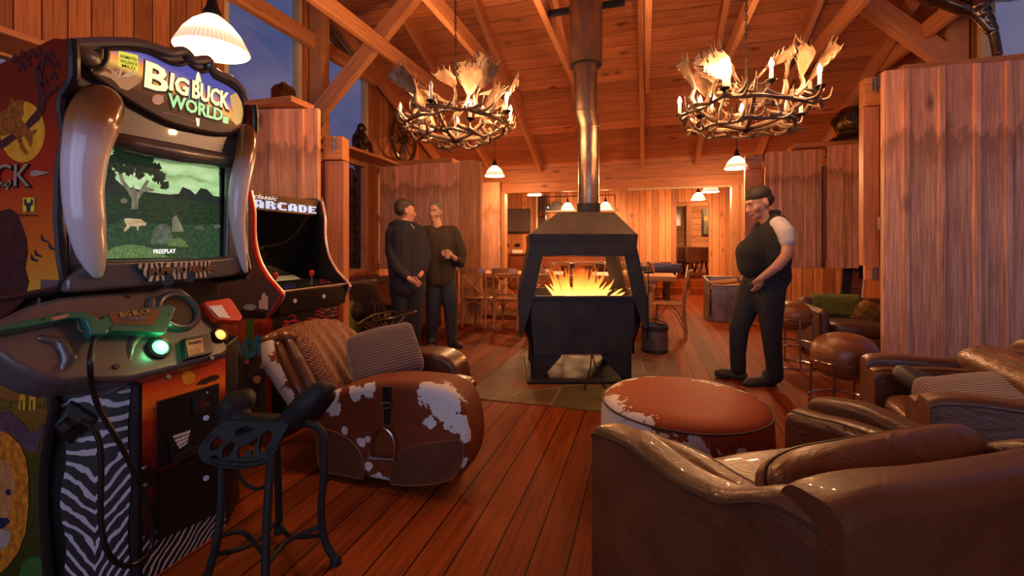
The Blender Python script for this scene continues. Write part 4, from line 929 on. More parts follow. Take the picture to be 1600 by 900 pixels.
disc('button_ring', 341, 525, .034, m_shell2, .0, .015, prof=[(.034, 0), (.032, .014), (.025, .018), (.022, .006)])
disc('orange_button', 341, 525, .021, glow('lit_orange_button', (1, .30, .03), 2.6), .006, .016, prof=[(.021, 0), (.021, .01), (.014, .016), (.002, .018)])
for x, y in ((200, 462), (181, 573), (262, 590), (330, 560)): disc('bolt_head', x, y, .010, m_shell2, .0, .006)
put(MB().prism([CP(280, 533, .0), CP(322, 526, .0), CP(326, 556, .0), CP(284, 566, .0)], tuple(Nc*.03)).build('card_reader', m_edge, bevel=.004), bb)
put(MB().prism([CP(282, 539, .031), CP(308, 533, .031), CP(310, 556, .031), CP(286, 562, .031)], tuple(Nc*.002)).build('card_sticker', pmat('copper_sticker', (.45, .2, .08), vary=.6)), bb)
text_line('SWIPE', CP(286, 543), CP(306, 539), .014, Nc, m_lblk, 'lettering', bb, .001, .02, 0, .034)
# the green rifle resting on the panel
gun = thing('arcade_rifle', 'green plastic rifle with brown inlay lying on the grey control panel', 'toy gun', CP(140, 520))
m_teal = plain('green_gun_plastic', (.008, .14, .095), .3, 0, vary=.15, coat=.3)
gp = [(-70, 530), (-30, 524), (0, 517), (50, 506), (88, 497), (118, 497), (133, 502), (140, 509), (152, 503), (160, 500), (252, 484), (262, 489), (260, 496), (246, 530), (156, 527), (154, 532), (129, 534), (126, 524), (122, 514), (112, 508), (96, 508), (52, 517), (26, 523), (0, 526), (-60, 540)]
put(MB().prism([CP(*p, .012) for p in gp], tuple(Nc*.038)).build('gun_body', m_teal, bevel=.007, seg=3), gun)
m_inlay = wood('brown_gun_inlay', (.24, .09, .03), (.10, .035, .012), 'y', None, .3, knots=.1)
put(MB().prism([CP(*p, .05) for p in ((155, 500), (238, 490), (228, 518), (163, 517))], tuple(Nc*.003)).build('stock_inlay', m_inlay, bevel=.001), gun)
text_line('BIG BUCK', CP(172, 504), CP(220, 496), .022, Nc, m_lblk, 'lettering', gun, .001, .06, .1, .054); text_line('BIG BUCK', CP(172, 503.5), CP(220, 495.5), .019, Nc, pmat('gun_gold_letters', (.5, .38, .12)), 'lettering', gun, .001, .0, .1, .0555)
text_line('HUNTER PRO', CP(178, 511), CP(216, 507), .012, Nc, pmat('gun_grey_letters', (.12, .16, .28)), 'lettering', gun, .001, .01, .1, .0555)
put(MB().prism([CP(*p, .05) for p in ((62, 508), (94, 501), (90, 507), (64, 514))], tuple(Nc*.002)).build('receiver_plate', pmat('worn_plate', (.25, .15, .12), vary=.7), bevel=.001), gun)
put(MB().tube(curve_pts([CP(113, 511, .03), CP(116, 522, .03), CP(126, 526, .03)], 5), .003, 6).build('trigger', m_steel, smooth=True), gun)
for x, y in ((250, 500), (158, 523), (146, 506), (52, 511), (76, 502)): put(MB().tube([CP(x, y, .045), CP(x, y, .0525)], .0035, 8).build('screw', m_edge, smooth=True), gun)
# second rifle, orange-red, on the far side
gun2 = thing('arcade_rifle', 'orange red plastic rifle in the far holster of the grey control panel', 'toy gun', CP(350, 500))
m_or = plain('orange_gun_plastic', (.60, .035, .012), .28, 0, vary=.15, coat=.3)
put(MB().prism([CP(*p, -.01) for p in ((312, 476), (352, 470), (358, 476), (373, 500), (368, 506), (352, 506), (334, 504), (330, 500), (318, 486))], tuple(Nc*.04)).build('gun_body', m_or, bevel=.006, seg=3), gun2)
put(MB().prism([CP(*p, .032) for p in ((318, 484), (338, 482), (352, 503), (334, 501))], tuple(Nc*.002)).build('white_inlay', m_white), gun2)
# lower cabinet: zebra cheek, front with doors
XB = -1.765; FB = lambda px, py, off=0: onX(px, py, XB+off)
y0b, y1b = 1.17, 1.53
sec = [(-1.95, YL+.02), (XB, y0b), (XB, y1b), (-1.9, YR-.02), (-2.2, YR-.02), (-2.2, YL+.02)]
zt = .80
put(MB().prism([(x, y, 0) for x, y in sec], (0, 0, zt)).build('pedestal', m_edge, bevel=.006), bb)
d = Vector((XB+1.95, y0b-YL-.02, 0)); nz_ = Vector((d.y, -d.x, 0)).normalized(); Lz = d.length; d.normalize()
A = Vector((-1.95, YL+.02, 0)); zp = []
for k in range(15):
    z = .02+.73*k/14; zp.append((.022+.018*math.sin(k*.5)**2, z))
pts = [A+d*(a)+Vector((0, 0, z))+nz_*.002 for a, z in zp]+[A+d*(Lz-.02-(.01*math.sin(k*.45)**2))+Vector((0, 0, zp[k][1]))+nz_*.002 for k in range(14, -1, -1)]
put(MB().prism(pts, tuple(nz_*.002)).build('zebra_cheek', m_zebra), bb)
g = NG('sunset_front_print'); v = g.coord('Object'); s3 = g.sep(v)
g.set(col=g.ramp(g.math('ADD', g.math('DIVIDE', s3[2], .8), g.math('MULTIPLY', g.noise(g.coord('Object', scale=(1, 2, 12)), 3, 4), .12)), [(.30, (.03, .006, .004)), (.6, (.16, .018, .008)), (.80, (.34, .03, .008)), (.86, (.85, .22, .02)), (.92, (.75, .09, .012)), (1, (.45, .04, .01))]), rough=.35); m_front = g.m
ff = lambda nm, pts, mat, off, th=.002: flat(nm, pts, mat, lambda a, b: FB(a, b), N_, off, bb, th)
put(MB().box(XB+.001, XB+.004, y0b+.012, y1b-.012, .02, .745).build('front_art', m_front), bb)
ff('sun_print', circ(293, 590, 10.5, 11, 24), m_sun, .004, .001)
ff('acacia_print', [(304, 602), (312, 594), (330, 586), (340, 586), (342, 590), (334, 595), (324, 597), (322, 600)], m_lblk, .004, .001)
put(MB().box(XB+.003, XB+.006, y0b+.012, y1b-.012, .0, .17).build('zebra_skirt', m_zebra), bb)
dr = ff('upper_coin_door', [(243, 627), (337, 599), (336, 686), (245, 731)], m_edge, .005, .014)
dr2 = ff('lower_cash_door', [(245, 740), (336, 693), (334, 801), (243, 843)], m_edge, .005, .014)
def fd(nm, pts, mat, off, par, th=.003): o = flat(nm, pts, mat, lambda a, b: FB(a, b), N_, off, bb, th); put(o, par); return o
m_doorline = plain('door_raised_edge', (.03, .03, .032), .3, .4)
fd('coin_slot', [(294, 620), (316, 614), (317, 640), (296, 648)], m_doorline, .019, dr, .008); fd('slot_window', [(304, 625), (313, 622), (313, 636), (305, 640)], plain('dark_red_window', (.08, .012, .008), .2), .028, dr, .001)
fd('reject_button', [(257, 682), (292, 668), (292, 694), (260, 708)], m_doorline, .019, dr, .006)
fd('notice_sticker', [(262, 680), (290, 671), (284, 692), (272, 700)], m_white, .026, dr, .001)
for i, s_ in enumerate(('MACHINE ACCEPTS', '$1, $2 & $5', 'COINS')):
    a = (264+i*3, 684+i*6.5); b = (289-i*2.4, 676+i*5.6); o = text_line(s_, FB(*a), FB(*b), .007, N_, m_lblk, 'lettering', bb, .0006, .02, 0, .0275)
fd('coin_tray', [(262, 712), (310, 692), (312, 700), (264, 722)], m_doorline, .019, dr, .012)
for (x, y, p_) in ((322, 653, dr), (322, 747, dr2)):
    put(MB().tube([FB(x, y, .018), FB(x, y, .028)], .011, 16).build('lock', m_steel, smooth=True), p_)
for x, y in ((324, 613), (324, 631)): put(MB().tube([FB(x, y, .018), FB(x, y, .022)], .004, 10).build('rivet', m_steel, smooth=True), dr)
for x, y in ((225, 731), (226, 758)): put(MB().ell(FB(x, y, .01), .009, 12, 8).build('hasp_bolt', m_steel, smooth=True), bb)
ff('hasp', [(219, 724), (246, 736), (247, 745), (232, 762), (220, 764)], m_edge, .005, .008)
cab = [CP(140, 532, .03), FB(141, 566, .10), FB(146, 610, .05), FB(158, 645, .04), FB(187, 693, .05), FB(215, 750, .05), FB(236, 805, .04), FB(237, 852, .04), FB(217, 878, .05), FB(194, 884, .05), FB(170, 866, .05), FB(158, 815, .04), FB(158, 717, .04), FB(150, 676, .03), FB(126, 656, .0)]
put(MB().tube(curve_pts(cab, 8), .0085, 10).build('gun_cable', m_edge, smooth=True), gun)
zb = A+d*.055+Vector((0, 0, .625))+nz_*.01; M = Matrix((d, nz_, Vector((0, 0, 1)))).transposed().to_4x4(); M.translation = zb
put(MB().lathe([(.075, 0), (.07, .01), (.03, .025), (.018, .05)], 4, M=M @ Matrix.Rotation(-PI/2, 4, 'X')).build('cable_bracket', m_edge), bb)

# ================================================================ CLASSIC UPRIGHT ARCADE
ya, yb = 2.2, 2.87
ar = thing('arcade_machine', 'upright arcade cabinet with red edges, black screen and pixel letter marquee beside the board shutter', 'arcade machine', (-2.6, 2.53, 0))
pf = [onY(388, 300, ya), onY(393, 330, ya), onY(394, 372, ya), onY(401, 405, ya), onY(415, 432, ya), onY(437, 458, ya), onY(437, 466, ya)]
pr = [(-2.37, 1.575)]+[(p.x, p.z) for p in pf[1:]]
pr += [(-2.14, .90), (-2.22, .80), (-2.22, .0), (-2.93, .0), (-2.93, 1.50), (-2.85, 1.60), (-2.42, 1.605)]
m_artgrey = plain('arcade_grey_side', (.075, .072, .075), .4); m_redmold = plain('red_edge_moulding', (.42, .012, .01), .2, 0, coat=.5)
m_chrome = plain('polished_trim', (.9, .78, .66), .28, .8)
put(MB().tube([(-2.14, ya, .957), (-2.14, yb, .957)], .006, 8).build('deck_bead', m_chrome, smooth=True), ar)
for y, s_ in ((ya, 1), (yb, -1)):
    put(MB().prism([(x, y, z) for x, z in pr], (0, .02*s_, 0)).build('side_panel', m_artgrey), ar)
    ed = curve_pts([(x, y+.01*s_, z) for x, z in pr[:9]], 5)+[Vector((pr[9][0], y+.01*s_, 0.01))]
    put(MB().tube(ed, .0125, 8, flat=1.0).build('edge_moulding', m_redmold, smooth=True), ar)
    put(MB().tube([p+Vector((.010, .006*s_, .004)) for p in ed[:-2]], .0085, 6).build('chrome_bead', m_chrome, smooth=True), ar)
    yl = y+.021 if s_ > 0 else y-.0235
    put(MB().prism([(x, yl, z) for x, z in pr[:8]]+[(-2.7, yl, .8), (-2.7, yl, 1.5)], (0, .0025, 0)).build('inner_liner', m_edge), ar)
Yi0, Yi1 = ya+.022, yb-.022
put(MB().prism([(-2.41, Yi0, 1.585), (-2.385, Yi0, 1.57), (-2.40, Yi0, 1.47), (-2.43, Yi0, 1.47)], (0, Yi1-Yi0, 0)).build('marquee', plain('marquee_bronze', (.13, .075, .04), .3, .3, vary=.4, scale=30)), ar)
g = NG('arcade_screen_glass'); g.set(col=(.004, .005, .007), rough=.06, spec=.8); m_ascr = g.m
put(MB().prism([(-2.43, Yi0, 1.47), (-2.40, Yi0, 1.465), (-2.55, Yi0, 1.02), (-2.58, Yi0, 1.02)], (0, Yi1-Yi0, 0)).build('screen', m_ascr), ar)
put(MB().prism([(-2.9, Yi0, .05), (-2.24, Yi0, .05), (-2.24, Yi0, .79), (-2.16, Yi0, .90), (-2.15, Yi0, .945), (-2.6, Yi0, 1.02), (-2.9, Yi0, 1.5)], (0, Yi1-Yi0, 0)).build('carcass', m_edge), ar)
cp0 = Vector((-2.15, 0, .952)); cpn = Vector((.075, 0, .45)).normalized(); AP = lambda px, py, off=0: onP(px, py, cp0, cpn)+cpn*off
put(MB().prism([(-2.145, Yi0, .938), (-2.145, Yi0, .955), (-2.58, Yi0, 1.03), (-2.58, Yi0, 1.01)], (0, Yi1-Yi0, 0)).build('control_deck', plain('black_deck', (.012, .012, .013), .25), bevel=.003), ar)
fx_ = lambda px, py, off=0: onX(px, py, -2.40)+Vector((off, 0, 0))
g = NG('pixel_letters'); v = g.coord('Object'); ck = g.n('ShaderNodeTexChecker'); g.l(v, ck.inputs['Vector']); ck.inputs['Scale'].default_value = 110
g.set(col=(.2, .25, .5), emit=g.mix(g.math('MULTIPLY', g.noise(g.coord('Object'), 9), 1.0), (.75, .85, 1.0), g.mix(ck.outputs['Fac'], (.10, .14, .42), (.55, .60, .85))), es=1.0); m_pix = g.m
# blocky pixel lettering
FONT5 = {'A': ('01110', '11011', '11011', '11111', '11011'), 'R': ('11110', '11011', '11110', '11011', '11011'), 'C': ('01111', '11000', '11000', '11000', '01111'), 'D': ('11110', '11011', '11011', '11011', '11110'), 'E': ('11111', '11000', '11110', '11000', '11111')}
def pixel_word(word, A, B, h, nrm, off, mat, root, depth=.003):
    A, B, nrm = Vector(A), Vector(B), Vector(nrm).normalized(); x = B-A; L = x.length; x.normalize(); y = Vector((0, 0, 1)); y = (y-nrm*y.dot(nrm)).normalized(); cw = L/(len(word)*6-1)
    for i, ch in enumerate(word):
        mb = MB()
        for r_, row in enumerate(FONT5[ch]):
            for c_, b in enumerate(row):
                if b == '1':
                    p = A+x*((i*6+c_)*cw)+y*(h/2-h/5*(r_+1))+nrm*off; mb.add([p, p+x*cw, p+x*cw+y*h/5, p+y*h/5, p+nrm*depth, p+x*cw+nrm*depth, p+x*cw+y*h/5+nrm*depth, p+y*h/5+nrm*depth], [(0, 3, 2, 1), (4, 5, 6, 7), (0, 1, 5, 4), (1, 2, 6, 5), (2, 3, 7, 6), (3, 0, 4, 7)])
        put(mb.build('pixel_letter', mat), root)
mz = 1.508
pixel_word('ARCADE', (-2.392, Yi0+.03, mz), (-2.392, Yi1-.03, mz), .052, N_, .006, m_pix, ar)
text_line('classic', (-2.392, Yi0+.03, 1.556), (-2.392, Yi0+.22, 1.556), .028, N_, glow('white_script', (.9, .9, .9), .7), 'lettering', ar, .002, 0, .35, .01)
# instruction sheet, joysticks, buttons
put(MB().prism([AP(*p, .004) for p in ((404, 411), (418, 408), (470, 437), (428, 441))], tuple(cpn*.002)).build('instruction_card', pmat('pale_card', (.55, .68, .62), vary=.35, scale=60)), ar)
m_redball = plain('red_joystick', (.62, .02, .012), .15, 0, coat=.6)
for x, y, zc_ in ((430, 452, 434), (487, 446, 430)):
    b = AP(x, y-1, .0); tp_ = Vector((b.x, b.y, b.z+.055))
    j = put(MB().tube([b, tp_], .005, 8).build('joystick_shaft', m_steel, smooth=True), ar)
    put(MB().lathe([(.004, 0), (.013, .008), (.017, .03), (.014, .045), (.004, .05)], 16, M=Matrix.Translation(tp_)).build('joystick_knob', m_redball, smooth=True), j)
m_bl = plain('blue_button', (.03, .05, .4), .2); m_rd = plain('red_button', (.4, .02, .03), .2)
for (cx_, cy_, mt) in ((452, 447, m_bl), (508, 439, m_rd)):
    for i in range(6):
        c_ = AP(cx_+(i % 3)*6-6, cy_+(i//3)*4-(i % 3)*.8, .0); put(MB().tube([c_, c_+cpn*.008], .011, 12).build('push_button', mt, smooth=True), ar)
fr_ = lambda px, py, off=0: onX(px, py, -2.155)+Vector((off, 0, 0))
put(MB().prism([(-2.16, Yi0, .90), (-2.148, Yi0, .945), (-2.14, Yi0, .945), (-2.15, Yi0, .815), (-2.2, Yi0, .80)], (0, Yi1-Yi0, 0)).build('control_front', m_edge, bevel=.002), ar)
for x, y in ((460, 470), (505, 463)):
    c_ = onX(x, y, -2.145); put(MB().tube([c_, c_+Vector((.008, 0, 0))], .014, 16).build('start_button', m_white, smooth=True), ar)
put(MB().box(-2.228, -2.215, Yi0, Yi1, .06, .795).build('front_panel', plain('front_black', (.01, .01, .011), .35)), ar)
m_pred = glow('art_red', (.6, .02, .03), .12, (.5, .02, .03)); m_pblue = plain('art_blue', (.03, .13, .22), .4)
fp = lambda nm, pts, mat: flat(nm, pts, mat, lambda a, b: onX(a, b, -2.214), N_, .0, ar, .001)
rn = random.Random(8)
for i in range(26):
    x = 440+rn.random()*42; y = 478+rn.random()*34; y = y if rn.random() < .5 else 500+(x-440)*-.12+rn.random()*8; w = 2+rn.random()*7
    fp('pixel_art', [(x, y), (x+w, y-w*.18), (x+w, y+2.2-w*.18), (x, y+2.2)], m_pred)
for i in range(11):
    for j in range(4):
        if rn.random() < .8:
            x = 493+i*3.2; y = 478+j*5.5-abs(i-5)*.9; fp('pixel_art', [(x, y), (x+1.8, y-.3), (x+1.8, y+2), (x, y+2.3)], m_pred if rn.random() < .75 else m_white)
fp('tower_art', [(512, 528), (517, 502), (519, 502), (522, 526)], m_pblue)
# art on the side that faces the room's front
fs = lambda nm, pts, mat, k=1: flat(nm, pts, mat, lambda a, b: onY(a, b, ya), (0, -1, 0), .0006*k, ar, .0006)
m_ablue = plain('art_bright_blue', (.02, .30, .62), .4); m_agreen = plain('art_green', (.06, .24, .03), .4); m_aor = plain('art_orange', (.42, .12, .02), .4, vary=.5, scale=20); m_askin = plain('art_skin', (.6, .36, .26), .5)
text_line('ARCADE', onY(322, 560, ya), onY(414, 538, ya), .125, (0, -1, 0), m_ablue, 'lettering', ar, .001, .05, 0, .004)
fs('backdrop_art', [(340, 500), (420, 498), (424, 540), (424, 556), (340, 560)], m_aor, 1); fs('panel_art', [(386, 500), (396, 498), (396, 548), (386, 550)], m_agreen, 2); fs('panel_art', [(398, 505), (426, 502), (428, 545), (398, 546)], pmat('art_red_streaks', (.35, .03, .02), vary=.7, scale=16), 2)
fs('skyline_art', [(405, 482), (405, 470), (409, 468), (409, 462), (413, 456), (416, 462), (419, 464), (419, 484)], m_white, 2)
fs('saucer_art', circ(391, 480, 10, 5, 20), pmat('art_pale_blue', (.35, .55, .65)), 3); fs('shadow_art', [(376, 484), (392, 484), (414, 488), (414, 498), (390, 496), (376, 498)], m_edge, 2)
fs('figure_art', [(381, 566), (387, 564), (388, 586), (394, 596), (406, 594), (408, 572), (412, 572), (413, 590), (404, 606), (404, 618), (408, 632), (398, 632), (392, 618), (390, 606), (382, 590)], pmat('art_navy', (.02, .05, .14), vary=.3), 2)
fs('figure_head_art', circ(402, 592, 6, 7, 14), m_askin, 3); fs('figure_hand_art', circ(386, 564, 4, 5, 10), m_askin, 3); fs('figure_hand_art', circ(411, 571, 4, 5, 10), m_askin, 3); fs('paper_art', [(384, 556), (392, 552), (398, 554), (390, 560)], m_white, 3)
fs('figure_hair_art', [(396, 588), (400, 582), (407, 582), (410, 588), (404, 586)], m_lblk, 4)

# ================================================================ LEATHER AND HIDE
def leather(name, lite, dark, rough=.34, wr=.5):
    if name in MATS: return MATS[name]
    g = NG(name); v = g.coord('Object'); a = g.noise(v, 3.0, 5, .6, .6); b = g.noise(v, 90, 2, .5); w = g.noise(g.coord('Object', scale=(1, 1, 2.2)), 7, 4, .6, 1.5)
    g.set(col=g.mix(g.ramp(b, [(.3, (0,)*3), (.7, (.25,)*3)]), g.ramp(a, [(.3, dark), (.68, lite)]), tuple(c*.5 for c in dark)), rough=g.math('ADD', g.math('MULTIPLY', a, .25), rough-.1), spec=.55, coat=.12)
    g.bump(g.math('ADD', g.math('MULTIPLY', b, .08), g.math('MULTIPLY', w, wr)), .45, .022); MATS[name] = g.m; return g.m
m_lea = leather('worn_brown_leather', (.125, .044, .016), (.060, .021, .009), .42)
m_lea2 = leather('cushion_brown_leather', (.155, .052, .016), (.070, .024, .009), .36, .9)
m_leadk = leather('dark_saddle_leather', (.13, .045, .018), (.06, .020, .009), .32, .25)
m_leao = leather('orange_saddle_leather', (.26, .085, .022), (.14, .042, .012), .36, .3)
m_pipe = plain('dark_piping', (.035, .014, .007), .45)
def cowhide(name, blobs, nscale=7.0, brown=(.15, .030, .007), white=(.62, .58, .54)):
    g = NG(name); v = g.coord('Object'); d = None
    nz = g.math('ADD', g.math('MULTIPLY', g.math('SUBTRACT', g.noise(v, nscale, 5, .7, .4), .5), 2.6), g.math('MULTIPLY', g.math('SUBTRACT', g.noise(v, nscale*3.5, 3, .7), .5), .9))
    for (p, r) in blobs:
        dn = g.n('ShaderNodeVectorMath'); dn.operation = 'DISTANCE'; g.l(v, dn.inputs[0]); dn.inputs[1].default_value = tuple(p)
        x = g.math('SUBTRACT', 1.0, g.math('DIVIDE', dn.outputs['Value'], r)); d = x if d is None else g.math('MAXIMUM', d, x)
    f = g.ramp(g.math('ADD', d, nz), [(.0, (0, 0, 0)), (.035, (1, 1, 1))])
    fur = g.noise(g.coord('Object', scale=(60, 60, 9)), 3, 3); br = g.ramp(fur, [(.3, tuple(c*.6 for c in brown)), (.7, tuple(c*1.3 for c in brown))]); wh = g.ramp(fur, [(.3, tuple(c*.8 for c in white)), (.7, white)])
    g.set(col=g.mix(f, br, wh), rough=.62, spec=.22); g.bump(fur, .25, .004); return g.m
def superell(sx, sy, sz, e1=.35, e2=.35, nu=36, nv=20, M=None, disp=.0, seed=0, fr=5):
    mb = MB(); rings = []
    sg = lambda a, e: math.copysign(abs(a)**e, a)
    for j in range(nv+1):
        ph = -PI/2+PI*j/nv; ring = []
        for i in range(nu):
            th = 2*PI*i/nu; x = sg(math.cos(ph), e1)*sg(math.cos(th), e2)*sx; y = sg(math.cos(ph), e1)*sg(math.sin(th), e2)*sy; z = sg(math.sin(ph), e1)*sz
            if disp:
                k = mnoise.noise(Vector((x*fr+seed, y*fr, z*fr)))*disp; x *= 1+k; y *= 1+k; z += k*sz*1.5
            ring.append((x, y, z))
        rings.append(ring)
    return mb.loft(rings, 0, True, True, M)
def cushion(name, mat, loc, size, rot=(0, 0, 0), parent=None, e=(.45, .3), disp=.06, seed=0, pipe=None, root=None, fr=5):
    o = superell(size[0]/2, size[1]/2, size[2]/2, e[0], e[1], disp=disp, seed=seed, fr=fr).build(name, mat, smooth=True, angle=180)
    M = Matrix.Translation(loc) @ Euler(rot).to_matrix().to_4x4(); o.matrix_basis = M
    if parent: o.parent = parent
    if pipe:
        sg = lambda a, ee: math.copysign(abs(a)**ee, a); ps = []
        for i in range(44):
            th = 2*PI*i/44; x = sg(math.cos(th), e[1])*size[0]/2; y = sg(math.sin(th), e[1])*size[1]/2; k = mnoise.noise(Vector((x*fr+seed, y*fr, 0)))*disp if disp else 0
            ps.append((x*(1+k)*1.004, y*(1+k)*1.004, k*size[2]*.75))
        p_ = MB().tube(ps, .0045, 6, cyc=True).build('piping', pipe, smooth=True); p_.parent = o
    return o
def sweep_section(mb, path, w, zt, zb=.05, rd=.045, n=6):
    """slab that follows a ground path, rounded top; path = [(x,y,nx,ny)], w thickness, zt = top heights"""
    rings = []
    for (x, y, nx, ny), z in zip(path, zt):
        pts = [(0, zb), (0, z-rd)]
        for k in range(1, n): a = PI/2*k/n; pts.append((rd-rd*math.cos(a), z-rd+rd*math.sin(a)))
        pts += [(rd, z), (w-rd, z)]
        for k in range(1, n): a = PI/2*k/n; pts.append((w-rd+rd*math.sin(a), z-rd+rd*math.cos(a)))
        pts += [(w, z-rd), (w, zb)]
        rings.append([(x+nx*a, y+ny*a, b) for a, b in pts])
    return mb.loft(rings)
def club_chair(label, loc, rz, armprof, backtop, W=.84, D=.76, splay=(-.16, .0), endz=None, group=None, seed=0, back=None):
    """origin on the outer rear corner; x along the back, y towards the front"""
    t = thing('leather_armchair', label, 'armchair', loc, rz, group); rn = random.Random(seed)
    for side in (0, 1):
        path = []; zt = []
        for (y, z) in armprof:
            f = y/D; x = splay[0]*f*(1.0) if side == 0 else W+splay[1]*f
            x += (.02*math.sin(PI*f))*(-1 if side == 0 else 1)
            path.append((x, y, 1 if side == 0 else -1, 0)); zt.append(z)
        P = curve_pts([(a, b, z) for (a, b, _, _), z in zip(path, zt)], 5)
        o = MB(); sweep_section(o, [(p.x, p.y, 1 if side == 0 else -1, 0) for p in P], .115, [p.z+.012 for p in P], rd=.034)
        a = o.build('arm', m_lea, t, smooth=True, angle=50)
        pp = MB().tube([(p.x+(-.002 if side == 0 else .002), p.y, p.z-.016) for p in P], .0038, 6).build('piping', m_pipe, a, smooth=True)
        # loose pad on the inside of the arm
        Q = [(p.x+(.115 if side == 0 else -.115), p.y, p.z) for p in P if p.y > .10]
        o = MB(); sweep_section(o, [(q[0], q[1], 1 if side == 0 else -1, 0) for q in Q], .12, [q[2]-.022+.012*math.sin(q[1]*14+seed) for q in Q], .2, .05)
        b = o.build('arm_pad', m_lea2, t, smooth=True, angle=50)
        for dd in (.022, .098):
            MB().tube([(q[0]+(dd if side == 0 else -dd), q[1], q[2]-.030+.012*math.sin(q[1]*14+seed)) for q in Q], .003, 6).build('piping', m_pipe, b, smooth=True)
    P = curve_pts([(x, 0, z) for x, z in backtop], 5)
    o = MB(); sweep_section(o, [(p.x, -.02+.0*p.x, 0, 1) for p in P], .15, [p.z for p in P], rd=.05)
    a = o.build('back', m_lea, t, smooth=True, angle=50)
    MB().tube([(-.004, -.012, .05), (-.006, -.014, .4), (-.002, -.008, .68)], .004, 6).build('piping', m_pipe, a, smooth=True)
    cushion('seat_cushion', m_lea2, (W/2-.03, .44, .37), (W-.26, .58, .20), parent=t, pipe=m_pipe, disp=.03, seed=seed)
    MB().box(.02, W-.06, .05, D-.05, .06, .28).build('seat_base', m_lea, t, bevel=.02)
    bh = back or .70
    cushion('back_cushion', m_lea2, (W/2+.05, .22, bh-.155), (W-.10, .38, .21), rot=(R(58), 0, 0), parent=t, pipe=m_pipe, disp=.07, seed=seed+3, e=(.55, .35))
    for x, y in ((.04, .04), (W-.06, .04), (-.02, D-.06), (W-.04, D-.06)):
        MB().tube([(x, y, 0), (x, y, .06)], [.018, .024], 10).build('foot', m_edge, t, smooth=True)
    return t
armp = [(0, .655), (.03, .66), (.09, .668), (.15, .664), (.25, .612), (.33, .600), (.41, .598), (.57, .62), (.66, .612), (.74, .598), (.76, .585)]
club_chair('nearest brown leather armchair, its worn outer back and arm turned to the viewer', (.37, 1.04, 0), R(33.3), armp, [(-.012, .712), (.04, .722), (.16, .722), (.36, .705), (.58, .695), (.94, .685)], W=.94, seed=2, back=.655)
club_chair('brown leather armchair against the big shutter with a grey pillow on its seat', (1.86, 2.14, 0), R(84), [(0, .72), (.1, .71), (.25, .64), (.42, .615), (.6, .62), (.72, .61), (.76, .59)], [(0, .73), (.1, .78), (.45, .80), (.75, .78), (.84, .74)], D=.84, splay=(.02, .02), seed=8)
g = NG('striped_grey_fabric'); v = g.coord('Object', scale=(1, 1, 1)); s3 = g.sep(v)
st_ = g.math('SINE', g.math('MULTIPLY', g.math('ADD', s3[1], g.math('MULTIPLY', g.noise(v, 6, 3), .03)), 380))
g.set(col=g.ramp(st_, [(.15, (.10, .058, .042)), (.5, (.20, .125, .095))]), rough=.9, sheen=.3); g.bump(g.math('ADD', st_, g.math('MULTIPLY', g.noise(v, 8, 4), 3)), .4, .004); m_stripe = g.m
pc = atZ = None
pl = onZ(1540, 618, .58)
o = cushion('pillow', m_stripe, (pl.x+.02, pl.y, .545), (.46, .34, .15), (R(14), R(-6), R(8)), disp=.12, seed=5, fr=7); tag(o, 'grey ribbed pillow on the leather armchair by the big shutter', 'pillow')
pb = onZ(1455, 598, .57); m_pouch = leather('black_leather', (.022, .018, .017), (.010, .009, .009), .5, .5)
o = cushion('black_bag', m_pouch, (pb.x+.02, pb.y+.04, .53), (.30, .24, .11), (R(24), R(18), R(30)), disp=.10, seed=1, e=(.7, .5)); tag(o, 'black leather bag lying beside the grey pillow', 'bag')

# ================================================================ HIDE OTTOMAN
oc = Vector((.19, 2.56)); orad = .425
T3 = lambda px, py, z: onZ(px, py, z)
bl = []
for px, py, r_ in ((945, 600, .09), (975, 590, .07), (1010, 585, .05)): p = onZ(px, py, .43); bl.append((p-Vector((oc.x, oc.y, 0)), r_))
def sidept(ang, z): return Vector((orad*math.cos(ang), orad*math.sin(ang), z))
va = math.atan2(-oc.y, -oc.x)     # towards the camera
for da, z, r_ in ((-1.25, .30, .13), (-1.0, .30, .12), (-.75, .33, .10), (-.55, .30, .11), (-.35, .31, .10), (-.15, .29, .13), (.0, .26, .12), (.08, .33, .07), (.62, .30, .035), (.55, .13, .08), (.6, .22, .05), (.58, .05, .07), (2.5, .3, .2), (3.5, .2, .15)): bl.append((sidept(va+da, z), r_))
m_hide1 = cowhide('ottoman_hide', bl, 6, (.24, .040, .008))
MB().lathe([(.01, .02), (orad-.03, .02), (orad-.004, .04), (orad, .08), (orad+.006, .25), (orad, .37), (orad-.012, .405), (orad-.04, .428), (orad-.12, .438), (.01, .442)], 72).build('hide_ottoman', m_hide1, loc=(oc.x, oc.y, 0), smooth=True, angle=60)
o = bpy.data.objects['hide_ottoman']; tag(o, 'round brown and white cowhide ottoman in front of the stove', 'ottoman')
p_ = MB().tube([((orad-.002)*math.cos(a*PI/36), (orad-.002)*math.sin(a*PI/36), .400) for a in range(72)], .005, 6, cyc=True).build('piping', m_pipe, smooth=True); p_.parent = o
MB().lathe([(orad-.05, 0), (orad-.05, .022)], 48).build('base_ring', m_edge).parent = o

